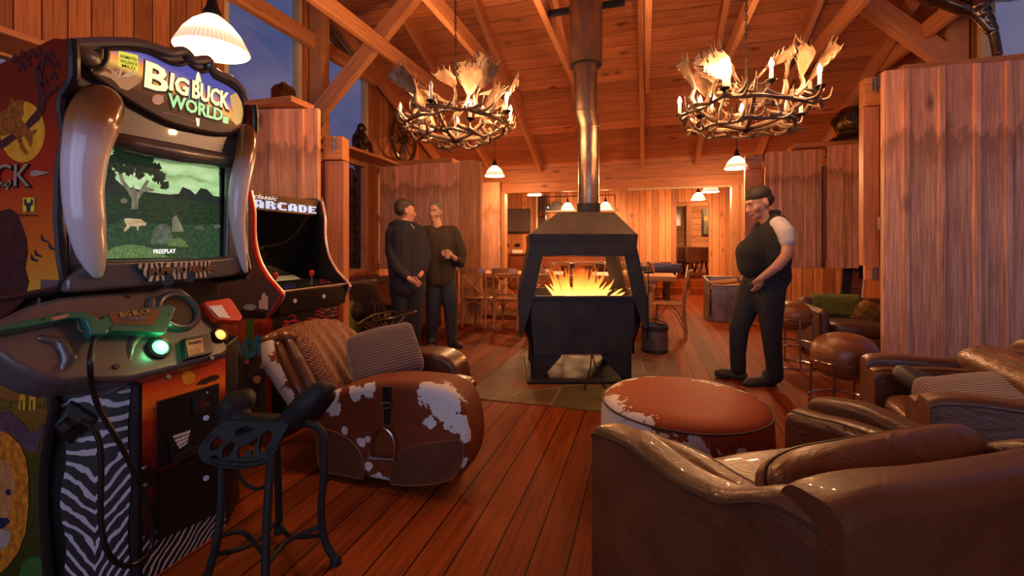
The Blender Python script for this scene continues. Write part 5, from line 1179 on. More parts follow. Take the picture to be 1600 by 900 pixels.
# ================================================================ SADDLE CHAIR
sc = thing('saddle_chair', 'cowhide and brown leather club chair with a stirrup on its side and saddle shaped back', 'armchair', (-1.35, 2.4, 0))
YN = 2.0
sp = lambda px, py, off=0: onY(px, py, YN)+Vector((0, -off, 0))
bl = [(sp(680, 618), .085), (sp(694, 634), .085), (sp(700, 652), .055), (sp(672, 660), .035), (sp(716, 660), .045), (sp(668, 606), .05), (sp(516, 620), .06), (sp(522, 636), .045), (sp(556, 613), .05), (sp(574, 608), .045), (sp(538, 673), .022), (sp(566, 690), .03), (sp(574, 686), .02), (sp(590, 757), .055), (sp(576, 728), .025), (sp(492, 718), .06), (sp(730, 682), .035), (sp(724, 725), .03)]
m_hide2 = cowhide('chair_hide', bl, 9)
outl = [(489, 650), (497, 628), (520, 612), (560, 602), (600, 598), (650, 600), (690, 608), (712, 622), (724, 645), (731, 680), (730, 715), (720, 742), (704, 756), (640, 764), (590, 764), (520, 748), (498, 735), (488, 700)]
pts = [sp(*p) for p in outl]
for p in pts: p.z = max(p.z, .028)
put(MB().prism(curve_pts(pts+[pts[0]], 3)[:-1], (0, .26, 0)).build('hide_arm', m_hide2, bevel=.045, seg=5), sc)
far = [Vector((-1.95+(p.x+1.78)*.86, p.y+.60, p.z)) for p in curve_pts(pts+[pts[0]], 3)[:-1]]
put(MB().prism(far, (0, .24, 0)).build('leather_arm', m_leadk, bevel=.05, seg=5), sc)
g = NG('far_arm_pad'); 
put(MB().box(-1.66, -1.06, 2.24, 2.64, .04, .34).build('seat_base', m_leadk, bevel=.03), sc)
sx0 = onY(640, 700, 2.0).x
cushion('seat_cushion', m_leadk, (-1.33, 2.44, .36), (.66, .40, .16), disp=.03, seed=4, root=sc); put([x for x in COL.objects if x.name.startswith('seat_cushion')][-1], sc)
# leather skirts on the hide side with piping
def patch(pts, nm='leather_skirt', mat=m_leadk, off=.008):
    P = curve_pts([sp(*p, off) for p in pts]+[sp(*pts[0], off)], 4)[:-1]
    for p in P: p.z = max(p.z, .035)
    o = put(MB().prism(P, (0, .014, 0)).build(nm, mat, bevel=.004, seg=2), sc)
    put(MB().tube(P, .0035, 6, cyc=True).build('piping', m_leao, smooth=True), o)
patch([(612, 757), (610, 738), (614, 722), (622, 708), (640, 698), (670, 691), (700, 688), (722, 688), (724, 715), (714, 740), (700, 750), (660, 757)])
patch([(500, 670), (520, 672), (545, 684), (562, 702), (570, 725), (568, 748), (566, 757), (530, 748), (505, 735), (497, 705)])
# quarter panel of quilted leather at the front of the arm
g = NG('quilted_orange_leather'); v = g.coord('Object', scale=(1, 1, 1), rot=(0, 0, 0)); s3 = g.sep(v)
q1 = g.math('SINE', g.math('MULTIPLY', g.math('ADD', s3[1], s3[2]), 150)); q2 = g.math('SINE', g.math('MULTIPLY', g.math('SUBTRACT', s3[1], s3[2]), 150))
qq = g.math('MULTIPLY', g.math('ABSOLUTE', q1), g.math('ABSOLUTE', q2)); g.set(col=g.ramp(qq, [(0, (.05, .015, .006)), (.35, (.25, .08, .02))]), rough=.42, coat=.1); g.bump(g.math('POWER', qq, .4), .7, .008); m_quilt = g.m
# backrest: hide shell outside, saddle seat over it, quilted inner face
def bk(px, py, Y): return onY(px, py, Y)
b1 = [('c', [(-2.09, 2.08, .66), (-2.04, 2.06, .58), (-1.93, 2.06, .46), (-1.82, 2.05, .32)], [.045, .06, .065, .05]), ('c', [(-2.08, 2.3, .60), (-1.95, 2.35, .45), (-1.8, 2.4, .3)], [.06, .08, .08]), ('c', [(-2.06, 2.55, .58), (-1.95, 2.58, .45), (-1.8, 2.6, .3)], [.06, .08, .08])]
mh3 = cowhide('chair_back_hide', [((-2.10, 2.02, .64), .10), ((-2.06, 2.0, .56), .09), ((-1.98, 2.0, .48), .07), ((-1.90, 2.0, .40), .06), ((-2.1, 2.1, .52), .05)], 12)
put(blend('back_shell', b1, mh3, voxel=.011, smooth_it=8), sc)
b2 = [('c', [(-2.10, 2.08, .69), (-2.10, 2.20, .705), (-2.08, 2.34, .715), (-2.06, 2.5, .70)], [.036, .042, .046, .046]), ('e', (-2.04, 2.16, .70), (.075, .06, .045)), ('c', [(-2.05, 2.28, .69), (-1.94, 2.30, .56), (-1.82, 2.30, .4)], [.06, .085, .08]), ('c', [(-2.06, 2.42, .68), (-1.95, 2.42, .55), (-1.83, 2.42, .4)], [.06, .085, .08]), ('c', [(-2.05, 2.55, .67), (-1.95, 2.55, .54), (-1.83, 2.55, .4)], [.05, .075, .07])]
put(blend('saddle_cover', b2, m_leao, voxel=.010, smooth_it=8), sc)
b2 = [('c', [(-2.04, 2.10, .655), (-1.96, 2.07, .57), (-1.86, 2.05, .46), (-1.78, 2.05, .36)], [.035, .040, .040, .034])]
put(blend('saddle_flap', b2, m_leadk, voxel=.009, smooth_it=6), sc)
put(blend('saddle_flap', [('c', [(-1.99, 2.13, .675), (-1.90, 2.10, .58), (-1.81, 2.08, .47), (-1.72, 2.08, .36)], [.028, .040, .042, .034])], m_lea, voxel=.009, smooth_it=6), sc)
b3 = [('c', [(-2.02, 2.22+.085*k, .70+.02*math.sin(k*1.0)), (-1.93, 2.21+.09*k, .61), (-1.83, 2.20+.09*k, .49), (-1.73, 2.20+.09*k, .38)], [.060, .078, .080, .07]) for k in range(5)]
put(blend('quilted_back', b3, m_quilt, voxel=.010, smooth_it=8), sc)
# stirrup
s_ = thing('tmp', None, None); bpy.data.objects.remove(s_)
strap = put(MB().prism([sp(599, 603, .012), sp(612, 603, .012), sp(611, 662, .012), sp(602, 662, .012)], (0, .010, 0)).build('stirrup_strap', m_edge, bevel=.003), sc)
bq = [sp(599, 628, .022), sp(613, 627, .022), sp(613, 635, .022), sp(599, 636, .022)]
put(MB().tube(bq, .004, 6, cyc=True).build('buckle', m_steel, smooth=True), strap)
ir = curve_pts([sp(584, 712, .03), sp(583, 695, .03), sp(590, 677, .03), sp(604, 666, .03), sp(616, 674, .03), sp(621, 690, .03), sp(620, 712, .03)], 6)
put(MB().tube(ir, .0065, 8).tube([sp(581, 712, .03), sp(622, 714, .03)], .010, 8).build('stirrup_iron', plain('polished_stirrup', (.55, .5, .48), .2, 1.0), smooth=True), sc)
for x in (-1.62, -1.22):
    for y in (2.15, 2.7): put(MB().tube([(x, y, 0), (x, y, .045)], .03, 12).build('foot', m_edge), sc)
pc_ = bk(572, 580, 2.42)
m_plaid = m_stripe
o = cushion('cushion', m_stripe, Vector((-1.54, 2.42, .565)), (.42, .34, .15), (R(58), R(-12), R(38)), disp=.07, seed=9, fr=6); tag(o, 'grey brown ribbed cushion on the cowhide chair', 'cushion')

# ================================================================ TRACTOR SEAT STOOLS
RY3 = Matrix.Rotation(YAW, 3, 'Z')
m_iron = plain('black_painted_iron', (.010, .010, .010), .62, .0, .3, vary=.3, scale=12)
stc = thing('saddle_stool', 'black cast iron bar stool with a saddle shaped cut-out seat, nearest on the floor', 'stool', (-1.22, 1.62, 0))
def sp2(px, py, t): return atD(px, py, t)
tS = 1.72
def S2(px, py, dt=0): return atD(px, py, tS+dt)
put(blend('saddle_seat', [('c', [S2(368, 655, .02), S2(400, 662, .0), S2(440, 664, .0), S2(462, 652, .02)], [.040, .035, .032, .035]), ('c', [S2(362, 652, .06), S2(366, 630, .06), S2(384, 622, .08)], [.045, .05, .04]), ('c', [S2(352, 660, .0), S2(362, 636, .02), S2(380, 628, .05)], [.03, .05, .045]),
    ('c', [S2(455, 655, .0), S2(478, 632, -.01), S2(500, 612, .0), S2(516, 606, .02)], [.045, .05, .042, .022]), ('c', [S2(460, 650, .12), S2(490, 640, .13), S2(512, 618, .13)], [.045, .05, .035]), ('c', [S2(400, 660, .12), S2(440, 662, .14)], [.04, .04])], m_iron, voxel=.008, smooth_it=8), stc)
# pierced skirt: scrolling rim, bars, small horse cut-out
rim = curve_pts([S2(352, 662, -.03), S2(330, 680, -.05), S2(318, 700, -.06), S2(326, 716, -.07), S2(345, 722, -.08), S2(380, 726, -.09), S2(410, 722, -.09), S2(428, 706, -.07), S2(438, 684, -.05), S2(444, 664, -.03)], 6)
put(MB().tube(rim, .010, 8).build('skirt_rim', m_iron, smooth=True), stc)
cu = bpy.data.curves.new('pierced_skirt', 'CURVE'); cu.dimensions = '2D'; cu.fill_mode = 'BOTH'; cu.extrude = .005; cu.bevel_depth = .002
def spl(pts):
    P_ = curve_pts([Vector((a, b, 0)) for a, b in pts]+[Vector((*pts[0], 0))], 4)[:-1]; q = cu.splines.new('POLY'); q.points.add(len(P_)-1)
    for k_, p_ in enumerate(P_): q.points[k_].co = ((p_.x-385)*tS/F, -(p_.y-690)*tS/F, 0, 1)
    q.use_cyclic_u = True
spl([(350, 660), (330, 676), (317, 700), (326, 716), (345, 722), (380, 727), (410, 722), (428, 706), (438, 684), (446, 660), (420, 664), (380, 662)])
spl([(334, 690), (344, 682), (350, 692), (342, 702), (333, 700)]); spl([(366, 674), (380, 668), (394, 672), (384, 678), (370, 682)]); spl([(352, 700), (362, 690), (370, 694), (364, 708), (354, 712)])
spl([(374, 704), (378, 696), (388, 693), (396, 688), (402, 684), (404, 690), (400, 696), (402, 710), (397, 711), (395, 703), (388, 703), (385, 712), (378, 712)]); spl([(406, 680), (418, 674), (424, 680), (420, 696), (410, 706), (406, 696)]); spl([(334, 712), (344, 708), (352, 716), (344, 718)])
tmp = bpy.data.objects.new('pierced_skirt', cu); COL.objects.link(tmp); dg = bpy.context.evaluated_depsgraph_get(); me = bpy.data.meshes.new_from_object(tmp.evaluated_get(dg)); bpy.data.objects.remove(tmp)
me.materials.clear(); me.materials.append(m_iron); o = bpy.data.objects.new('pierced_skirt', me); COL.objects.link(o)
c_ = S2(385, 690, -.055); x_ = RY3 @ Vector((1, 0, 0)); y_ = (RY3 @ Vector((0, .30, .95))).normalized(); z_ = x_.cross(y_); M = Matrix((x_, y_, z_)).transposed().to_4x4(); M.translation = c_; o.matrix_basis = M; put(o, stc)
legs = [[S2(346, 722, -.03), S2(346, 780, -.06), S2(338, 850, -.09), S2(318, 925, -.10)], [S2(425, 700, -.06), S2(420, 760, -.12), S2(416, 840, -.16), S2(414, 935, -.2)], [S2(432, 690, .12), S2(434, 740, .16), S2(436, 800, .2), S2(436, 852, .22)], [S2(462, 662, .02), S2(490, 664, .04), S2(506, 684, .04), S2(506, 740, .03), S2(502, 800, .02), S2(508, 845, .02), S2(528, 888, .02)]]
for L_ in legs:
    e = L_[-1]; dd = (L_[-1]-L_[-2]).normalized(); k = e.z/dd.z if abs(dd.z) > .1 else 0; L_[-1] = e-dd*k
    L_[-1].z = .012
    put(MB().tube(curve_pts(L_, 6), .0145, 10).lathe([(.0, -.012), (.022, -.012), (.022, .004), (.014, .02)], 14, M=Matrix.Translation(L_[-1])).build('leg', m_iron, smooth=True), stc)
for a, b, c_ in (((340, 838, -.08), (380, 832, -.02), (415, 868, -.17)), ((502, 822, .02), (450, 845, -.05), (416, 885, -.18)), ((436, 818, .2), (455, 838, .12), (503, 836, .02)), ((340, 866, -.09), (395, 850, .05), (435, 812, .2))):
    put(MB().tube(curve_pts([S2(*a), S2(*b), S2(*c_)], 6), .0095, 8).build('stretcher', m_iron, smooth=True), stc)
put(MB().tube(curve_pts([S2(365, 722, .05), S2(380, 752, .05), S2(402, 764, .05), S2(420, 756, .0)], 5), .007, 8).build('underseat_rod', m_iron, smooth=True), stc)
# second stool with slotted tractor seat, farther
tt = 3.85
def T2(px, py, dt=0): return atD(px, py, tt+dt)
t2 = thing('tractor_seat_stool', 'metal stool with a slotted tractor seat on a single post', 'stool', tuple(Vector((T2(607, 510).x, T2(607, 510).y, 0))))
m_irg = plain('worn_tractor_seat_metal', (.11, .085, .06), .35, .8, vary=.4)
A0 = T2(560, 505, -.05); B0 = T2(648, 489, .0); cx_ = (A0+B0)/2
rimp = curve_pts([T2(557, 508), T2(600, 500, -.18), T2(640, 490, -.12), T2(649, 487, 0), T2(630, 487, .16), T2(606, 488, .22), T2(580, 494, .15), T2(557, 508)], 5)
mb = MB().tube(rimp, .009, 7)
put(mb.build('seat_rim', m_irg, smooth=True), t2)
ctr = T2(604, 511, 0)-Vector((0, 0, .02))
for k in range(0, len(rimp)-1, 2):
    put(MB().tube([rimp[k], (rimp[k]+ctr)/2-Vector((0, 0, .028)), ctr], .006, 6, flat=.6).build('seat_slat', m_irg, smooth=True), t2)
gz = Vector((ctr.x, ctr.y, 0))
put(MB().tube([(gz.x, gz.y, ctr.z), (gz.x, gz.y, .12)], .016, 10).build('post', m_black, smooth=True), t2)
for k in range(4):
    a = k*PI/2+.5; put(MB().tube(curve_pts([(gz.x, gz.y, .15), (gz.x+.10*math.cos(a), gz.y+.10*math.sin(a), .25), (gz.x+.20*math.cos(a), gz.y+.20*math.sin(a), .16), (gz.x+.24*math.cos(a), gz.y+.24*math.sin(a), .008)], 6), .009, 8).build('leg', m_black, smooth=True), t2)
# ball stools
def ball_stool(label, x, y, rz):
    t = thing('ball_stool', label, 'stool', (x, y, 0), rz, None); r_ = .185
    g_ = superell(.19, .175, .15, .85, .85, 40, 24).build('ball_seat', m_leao, t, smooth=True, angle=180); g_.location = (0, 0, .52); g_.rotation_euler = (0, 0, .5)
    MB().tube([(.193*math.cos(a*PI/20), .178*math.sin(a*PI/20), .52) for a in range(40)], .003, 5, cyc=True).build('seam', m_pipe, t, smooth=True).rotation_euler = (0, 0, .5)
    for z, rr in ((.49, .185), (.235, .195), (.012, .205)):
        MB().tube([(rr*math.cos(a*PI/24), rr*math.sin(a*PI/24), z) for a in range(48)], .0085, 8, cyc=True).build('ring', m_chr, t, smooth=True)
    for k in range(4):
        a = k*PI/2+.75; MB().tube([(.185*math.cos(a), .185*math.sin(a), .49), (.205*math.cos(a), .205*math.sin(a), .01)], .009, 8).build('leg', m_chr, t, smooth=True)
    return t
m_chr = plain('stool_chrome', (.42, .38, .36), .2, 1.0)
ball_stool('tan leather ball stool with chrome ring frame, just beyond the leather armchairs', 1.24, 3.42, .2)
ball_stool('tan leather ball stool behind the man in the black vest', 1.46, 5.3, .9)
# ================================================================ PEOPLE
g = NG('skin'); v = g.coord('Object'); g.set(col=g.ramp(g.noise(v, 14, 4), [(.3, (.42, .20, .12)), (.7, (.55, .28, .18))]), rough=.5); g.b.inputs['Subsurface Weight'].default_value = .08; m_skin = g.m
m_hair = plain('dark_brown_hair', (.018, .010, .007), .6, vary=.4, scale=60, bump=.4); m_hairg = plain('short_grey_hair', (.16, .12, .10), .7, vary=.4, scale=60, bump=.4)
m_eye = plain('eye_white', (.6, .55, .5), .2); m_iris = plain('dark_iris', (.02, .012, .01), .15)
m_vest = plain('black_fleece', (.012, .011, .012), .9, bump=.3, scale=14); m_tee = plain('white_cotton', (.50, .46, .46), .85, bump=.2, scale=12); m_jean = plain('dark_navy_denim', (.010, .011, .018), .85, bump=.3, scale=20)
m_hood = plain('navy_fleece', (.014, .014, .026), .9, bump=.3, scale=14); m_jean2 = plain('faded_navy_denim', (.028, .030, .042), .85, bump=.3, scale=20); m_olive2 = plain('dark_olive_shirt', (.040, .026, .014), .85, bump=.3, scale=14)
m_shoe = plain('grey_trainer_mesh', (.07, .062, .06), .75, bump=.4, scale=30); m_sole = plain('black_shoe_sole', (.012, .011, .011), .7); m_boot = plain('dark_brown_boot', (.035, .020, .012), .5)
def head_prims(c, M, s=1.0):
    """face looks to -y in head space"""
    T = Matrix.Translation(c) @ M @ Matrix.Scale(s, 4)
    P = lambda x, y, z: T @ Vector((x, y, z))
    e = lambda p, r_: ('e', p, r_, T)
    return [e((0, .012, .035), (.076, .096, .088)), e((0, -.022, -.015), (.064, .078, .082)), e((0, -.045, -.072), (.046, .045, .036)), e((0, -.072, -.088), (.024, .020, .020)),
            ('c', [P(0, -.088, .022), P(0, -.104, -.004), P(0, -.113, -.022)], [.009*s, .011*s, .014*s]), e((0.012, -.101, -.028), (.010, .010, .008)), e((-.012, -.101, -.028), (.010, .010, .008)),
            e((0, -.088, .038), (.052, .016, .010)), e((0, -.094, -.050), (.024, .012, .006)), e((0, -.092, -.061), (.020, .012, .007)),
            e((.078, .006, -.004), (.012, .019, .031)), e((-.078, .006, -.004), (.012, .019, .031)), e((.044, -.066, -.018), (.024, .022, .024)), e((-.044, -.066, -.018), (.024, .022, .024))], T
def eyes(T, root):
    for sx_ in (-1, 1):
        o = MB().ell((sx_*.031, -.083, .018), (.0125, .010, .0075), 14, 10, M=T).build('eye', m_eye, smooth=True); put(o, root)
        put(MB().ell((sx_*.031, -.0925, .018), (.0052, .0025, .0052), 12, 8, M=T).build('iris', m_iris, smooth=True), o)
        put(MB().tube([T @ Vector((sx_*.050, -.083, .036)), T @ Vector((sx_*.032, -.095, .041)), T @ Vector((sx_*.014, -.098, .036))], [.003, .0045, .004], 6).build('eyebrow', m_hair, smooth=True), root)
    put(MB().tube([T @ Vector((-.022, -.100, -.055)), T @ Vector((0, -.1065, -.0565)), T @ Vector((.022, -.100, -.055))], [.002, .0045, .002], 6).build('lips', plain('lip_skin', (.35, .12, .09), .5), smooth=True), root)
def hand_prims(w, d, side, curl=.6, s=1.0, grip=False):
    """hand from wrist w towards d; side = direction of the thumb"""
    w, d, side = Vector(w), Vector(d).normalized(), Vector(side); side = (side-d*side.dot(d)).normalized(); nrm = d.cross(side).normalized()
    P = [('c', [w, w+d*.04, w+d*.075], [.026*s, .030*s, .030*s])]
    for k, (off, L) in enumerate(((.030, .072), (.010, .082), (-.010, .076), (-.029, .058))):
        b = w+d*.085+side*off*s; a1 = curl*.6; a2 = curl*1.5
        q1 = b+(d*math.cos(a1)+nrm*math.sin(a1))*L*.5; q2 = q1+(d*math.cos(a2)+nrm*math.sin(a2))*L*.32; q3 = q2+(d*math.cos(a2+curl)+nrm*math.sin(a2+curl))*L*.25
        P.append(('c', [b-d*.03, b, q1, q2, q3], [.011*s, .0105*s, .0095*s, .0088*s, .0078*s]))
    tb = w+d*.03+side*.024*s
    P.append(('c', [w+d*.015+side*.015, tb+side*.012, tb+(d*.7+side*.55+nrm*.3).normalized()*.045, tb+(d*.9+side*.25+nrm*.5).normalized()*.07], [.015*s, .014*s, .012*s, .009*s]))
    return P
def shoe(name, heel, toe, mat, root, w=.048, up=.075, solemat=None):
    heel, toe = Vector(heel), Vector(toe); d = (toe-heel); L = d.length; d.normalize()
    u = put(blend(name, [('c', [heel+Vector((0, 0, up*.55)), heel+d*L*.35+Vector((0, 0, up*.55)), heel+d*L*.72+Vector((0, 0, .035)), heel+d*L*.93+Vector((0, 0, .028))], [w*.82, w*.85, w*.9, w*.62]), ('c', [heel+Vector((0, 0, up*.7)), heel+d*.045+Vector((0, 0, up+.03))], [w*.75, w*.85])], mat, voxel=.008, smooth_it=4), root)
    sd_ = Vector((-d.y, d.x, 0)).normalized(); rings = []
    for s_, ww in ((-.12, .55), (0, .8), (.3, .78), (.7, 1.0), (.92, .75), (1.03, .3)):
        c_ = heel+d*(L*s_); rings.append([c_+sd_*w*ww-Vector((0, 0, .0)), c_-sd_*w*ww, c_-sd_*w*ww+Vector((0, 0, .024)), c_+sd_*w*ww+Vector((0, 0, .024))])
    put(MB().loft(rings).build('sole', solemat or m_sole, bevel=.005), u)
    for k in range(4):
        c_ = heel+d*L*(.34+.08*k)+Vector((0, 0, up*.55+w*.80-.009*k)); put(MB().tube([c_+sd_*.018, c_+Vector((0, 0, .006)), c_-sd_*.018], .003, 5).build('lace', m_sole, smooth=True), u)
RYAW = Matrix.Rotation(YAW, 4, 'Z')
def frame(x0px, t):
    """local frame across the picture: a = metres to the right, b = metres deeper"""
    k = F/t
    def f(px, py, dep=0.0): return atD(px, py, t)+ (RYAW @ Vector((0, dep, 0)))
    return f
# ---- man in the black vest, in profile looking down to the left
t1 = 3.97; f = frame(1165, t1); g1 = atD(1180, 590, t1)
man = thing('person', 'man in a black vest over a white t-shirt and dark jeans, hand at his pocket', 'person', (g1.x, g1.y, 0))
Mh = RYAW @ Matrix.Rotation(-PI/2+.12, 4, 'Z') @ Matrix.Rotation(R(22), 4, 'X')
hp_, Th = head_prims(f(1186, 318), Mh, 1.14)
fl = lambda v_, z=None: Vector((v_.x, v_.y, z if z is not None else v_.z))
body = hp_+[('c', [f(1190, 330), f(1200, 346), f(1203, 356)], [.062, .064, .07]),
    ('c', [f(1203, 366), f(1198, 390), f(1192, 430), f(1194, 446)], [.10, .13, .12, .10]),
    ('c', [f(1203, 356, -.17), f(1207, 385, -.22), f(1204, 398, -.23)], [.052, .048, .045]), ('c', [f(1204, 398, -.23), f(1192, 414, -.22), f(1178, 428, -.18), f(1171, 434, -.17)], [.045, .043, .033, .027]),
    ('c', [f(1200, 356, .17), f(1206, 395, .2), f(1185, 430, .17)], [.05, .044, .035]),
    ('c', [f(1198, 452, -.09), f(1195, 515, -.10), f(1201, 583, -.10)], [.085, .06, .042]), ('c', [f(1183, 452, .08), f(1158, 515, .06), f(1157, 580, .05)], [.085, .06, .042])]
body += hand_prims(f(1174, 430, -.17), RYAW @ Vector((-.12, .35, -.9)), RYAW @ Vector((-1, -.2, .1)), .35)
bod = put(blend('body', body, m_skin, voxel=.008, smooth_it=3), man); eyes(Th, man)
E_ = lambda p, r_, T: ('e', p, r_, T)
put(blend('hair', [E_((0, .018, .062), (.082, .100, .074), Th), E_((0, .050, .012), (.083, .066, .062), Th)], m_hair, voxel=.007, smooth_it=3), man)
put(blend('white_t_shirt', [('c', [f(1203, 352, -.13), f(1206, 364, -.20), f(1207, 376, -.215)], [.075, .072, .066]), ('c', [f(1203, 358, .1), f(1204, 376, .2)], [.07, .06])], m_tee, voxel=.010, smooth_it=3), man)
put(blend('black_vest', [('c', [f(1205, 350, -.11), f(1206, 350, .11)], [.078, .078]), ('c', [f(1207, 366, -.06), f(1203, 400, -.05), f(1204, 436, -.04)], [.145, .150, .125]), ('c', [f(1205, 366, .06), f(1199, 400, .05), f(1202, 436, .05)], [.145, .155, .13]),
    ('c', [f(1188, 372, 0), f(1176, 396, 0), f(1176, 414, 0)], [.10, .145, .13]), ('c', [f(1196, 334, -.035), f(1213, 333, -.02), f(1217, 336, .03), f(1200, 334, .06)], [.03, .032, .032, .03]), ('c', [f(1212, 430, -.04), f(1208, 444, -.02)], [.11, .10])], m_vest, voxel=.011, smooth_it=4), man)
put(blend('dark_jeans', [('c', [f(1196, 446, -.06), f(1194, 470, -.09), f(1195, 515, -.10), f(1199, 560, -.10), f(1201, 582, -.10)], [.135, .118, .083, .068, .066]), ('c', [f(1188, 446, .06), f(1177, 470, .08), f(1160, 515, .06), f(1157, 555, .05), f(1158, 578, .05)], [.135, .115, .085, .068, .066]), ('c', [f(1190, 440, -.03), f(1188, 450, .03)], [.125, .125])], m_jean, voxel=.010, smooth_it=3), man)
hl = onZ(1205, 601); shoe('grey_trainer', fl(onZ(1206, 602), 0), fl(onZ(1163, 603), 0), m_shoe, man)
h2 = onZ(1163, 594, .0); shoe('grey_trainer', fl(onZ(1161, 594), 0), fl(onZ(1118, 588), .012), m_shoe, man)
# ---- two men talking
t2_ = 5.06; f = frame(640, t2_); g1 = atD(640, 545, t2_)
m2 = thing('person', 'man in a navy hooded jacket seen from behind, talking to the grey haired man', 'person', (g1.x, g1.y, 0))
Mh = RYAW @ Matrix.Rotation(R(118), 4, 'Z') @ Matrix.Rotation(R(4), 4, 'X')
hp_, Th = head_prims(f(633, 331), Mh, 1.06)
body = hp_+[('c', [f(633, 345), f(632, 358)], [.058, .065]), ('c', [f(634, 372), f(636, 400), f(636, 440)], [.09, .13, .10]),
    ('c', [f(612, 364, -.02), f(617, 395, -.10), f(630, 420, -.16)], [.05, .045, .042]), ('c', [f(630, 420, -.16), f(640, 430, -.18), f(648, 436, -.18)], [.042, .034, .026]),
    ('c', [f(656, 364, .05), f(664, 395, .05), f(662, 420, -.02)], [.05, .045, .04]), ('c', [f(662, 420, -.02), f(658, 430, -.08)], [.036, .028]),
    ('c', [f(624, 450), f(628, 500), f(632, 540)], [.085, .06, .042]), ('c', [f(650, 450), f(648, 500), f(646, 538)], [.085, .06, .042])]
body += hand_prims(f(646, 435, -.18), RYAW @ Vector((.8, -.1, -.35)), (0, 0, 1), .6)
put(blend('body', body, m_skin, voxel=.008, smooth_it=3), m2); eyes(Th, m2)
put(blend('hair', [E_((0, .030, .062), (.084, .090, .078), Th), E_((0, .050, .018), (.084, .066, .066), Th), E_((0, -.045, .092), (.062, .050, .032), Th)], m_hairg if False else plain('brown_hair', (.05, .032, .02), .65, vary=.4, scale=60, bump=.4), voxel=.008, smooth_it=3), m2)
put(blend('hooded_jacket', [('c', [f(616, 362, 0), f(652, 362, .04)], [.085, .085]), ('c', [f(630, 372), f(630, 410), f(632, 446)], [.165, .175, .165]), ('c', [f(643, 372, .03), f(644, 410, .03), f(642, 446, .03)], [.155, .165, .155]),
    ('c', [f(613, 366, -.02), f(615, 395, -.09), f(628, 420, -.15), f(640, 430, -.175)], [.075, .072, .062, .046]), ('c', [f(656, 366, .05), f(664, 395, .04), f(662, 420, -.02)], [.07, .065, .055]),
    ('c', [f(611, 352, .02), f(620, 350, -.02), f(634, 351, -.04), f(648, 352, .0)], [.040, .052, .05, .04]), ('c', [f(612, 356, .03), f(614, 360, -.03)], [.05, .045])], m_hood, voxel=.011, smooth_it=5), m2)
put(MB().tube(curve_pts([f(644, 351, -.055), f(649, 357, -.058), f(655, 368, -.045), f(658, 378, -.03)], 5), .011, 8, flat=.4).build('white_shoulder_stripe', m_tee, smooth=True), m2)
put(blend('dark_trousers', [('c', [f(625, 448), f(627, 490), f(631, 530), f(632, 541)], [.125, .092, .07, .066]), ('c', [f(648, 448, .02), f(648, 490, .02), f(646, 535, .02)], [.125, .092, .07]), ('c', [f(628, 446), f(646, 446)], [.13, .13])], m_jean, voxel=.010, smooth_it=3), m2)
put(MB().tube([f(643, 432.5, -.18)+Vector(v_) for v_ in ((0, 0, .036), (0, -.03, .0), (0, 0, -.036), (0, .03, 0))], .005, 6, cyc=True).build('wristwatch', m_steel, smooth=True), m2)
c_ = fl(onZ(631, 555), 0); shoe('dark_shoe', c_, c_+RYAW @ Vector((.08, .22, 0)), m_sole, m2); c_ = fl(onZ(648, 553), 0); shoe('dark_shoe', c_, c_+RYAW @ Vector((.13, .2, 0)), m_sole, m2)
t3 = 5.55; f = frame(690, t3); g1 = atD(690, 545, t3)
m3 = thing('person', 'grey haired man in a dark olive shirt and jeans holding a cup', 'person', (g1.x, g1.y, 0))
Mh = RYAW @ Matrix.Rotation(R(-14), 4, 'Z') @ Matrix.Rotation(R(6), 4, 'X') @ Matrix.Rotation(R(5), 4, 'Y')
hp_, Th = head_prims(f(680, 332), Mh, 1.04)
body = hp_+[('c', [f(681, 345), f(684, 358)], [.058, .062]), ('c', [f(685, 370), f(686, 400), f(688, 440)], [.10, .12, .10]),
    ('c', [f(660, 366, .0), f(657, 395, .0), f(657, 424, -.05), f(660, 444, -.1)], [.05, .045, .038, .028]),
    ('c', [f(710, 366, .0), f(722, 395, -.02), f(720, 410, -.04)], [.045, .040, .036]), ('c', [f(720, 412, -.04), f(714, 404, -.15), f(708, 398, -.22)], [.042, .035, .027]),
    ('c', [f(677, 450), f(676, 500), f(676, 536)], [.085, .06, .042]), ('c', [f(700, 450), f(705, 500), f(707, 532)], [.085, .06, .042])]
body += hand_prims(f(710, 399, -.2), RYAW @ Vector((-.7, -.5, .25)), (0, 0, 1), .9)+hand_prims(f(660, 443, -.09), (0, 0, -1), RYAW @ Vector((.5, -1, 0)), .4)
put(blend('body', body, m_skin, voxel=.008, smooth_it=3), m3); eyes(Th, m3)
put(blend('grey_hair', [E_((0, .024, .058), (.083, .094, .076), Th), E_((0, .050, .016), (.084, .062, .062), Th)], m_hairg, voxel=.007, smooth_it=3), m3)
put(blend('olive_shirt', [('c', [f(664, 363, 0), f(707, 363, 0)], [.085, .085]), ('c', [f(679, 374), f(680, 405), f(682, 436)], [.15, .155, .15]), ('c', [f(693, 374), f(694, 405), f(694, 436)], [.15, .155, .145]),
    ('c', [f(660, 366, 0), f(656, 395, 0), f(656, 424, -.05), f(659, 436, -.08)], [.07, .064, .054, .044]), ('c', [f(711, 366, 0), f(722, 394, -.02), f(720, 411, -.04), f(715, 405, -.13)], [.072, .066, .062, .050])], m_olive2, voxel=.011, smooth_it=4), m3)
put(blend('jeans', [('c', [f(679, 440), f(677, 480), f(676, 520), f(676, 540)], [.120, .092, .07, .068]), ('c', [f(698, 440), f(704, 480), f(706, 520), f(707, 536)], [.120, .092, .07, .066]), ('c', [f(680, 438), f(697, 438)], [.125, .125])], m_jean2, voxel=.010, smooth_it=3), m3)
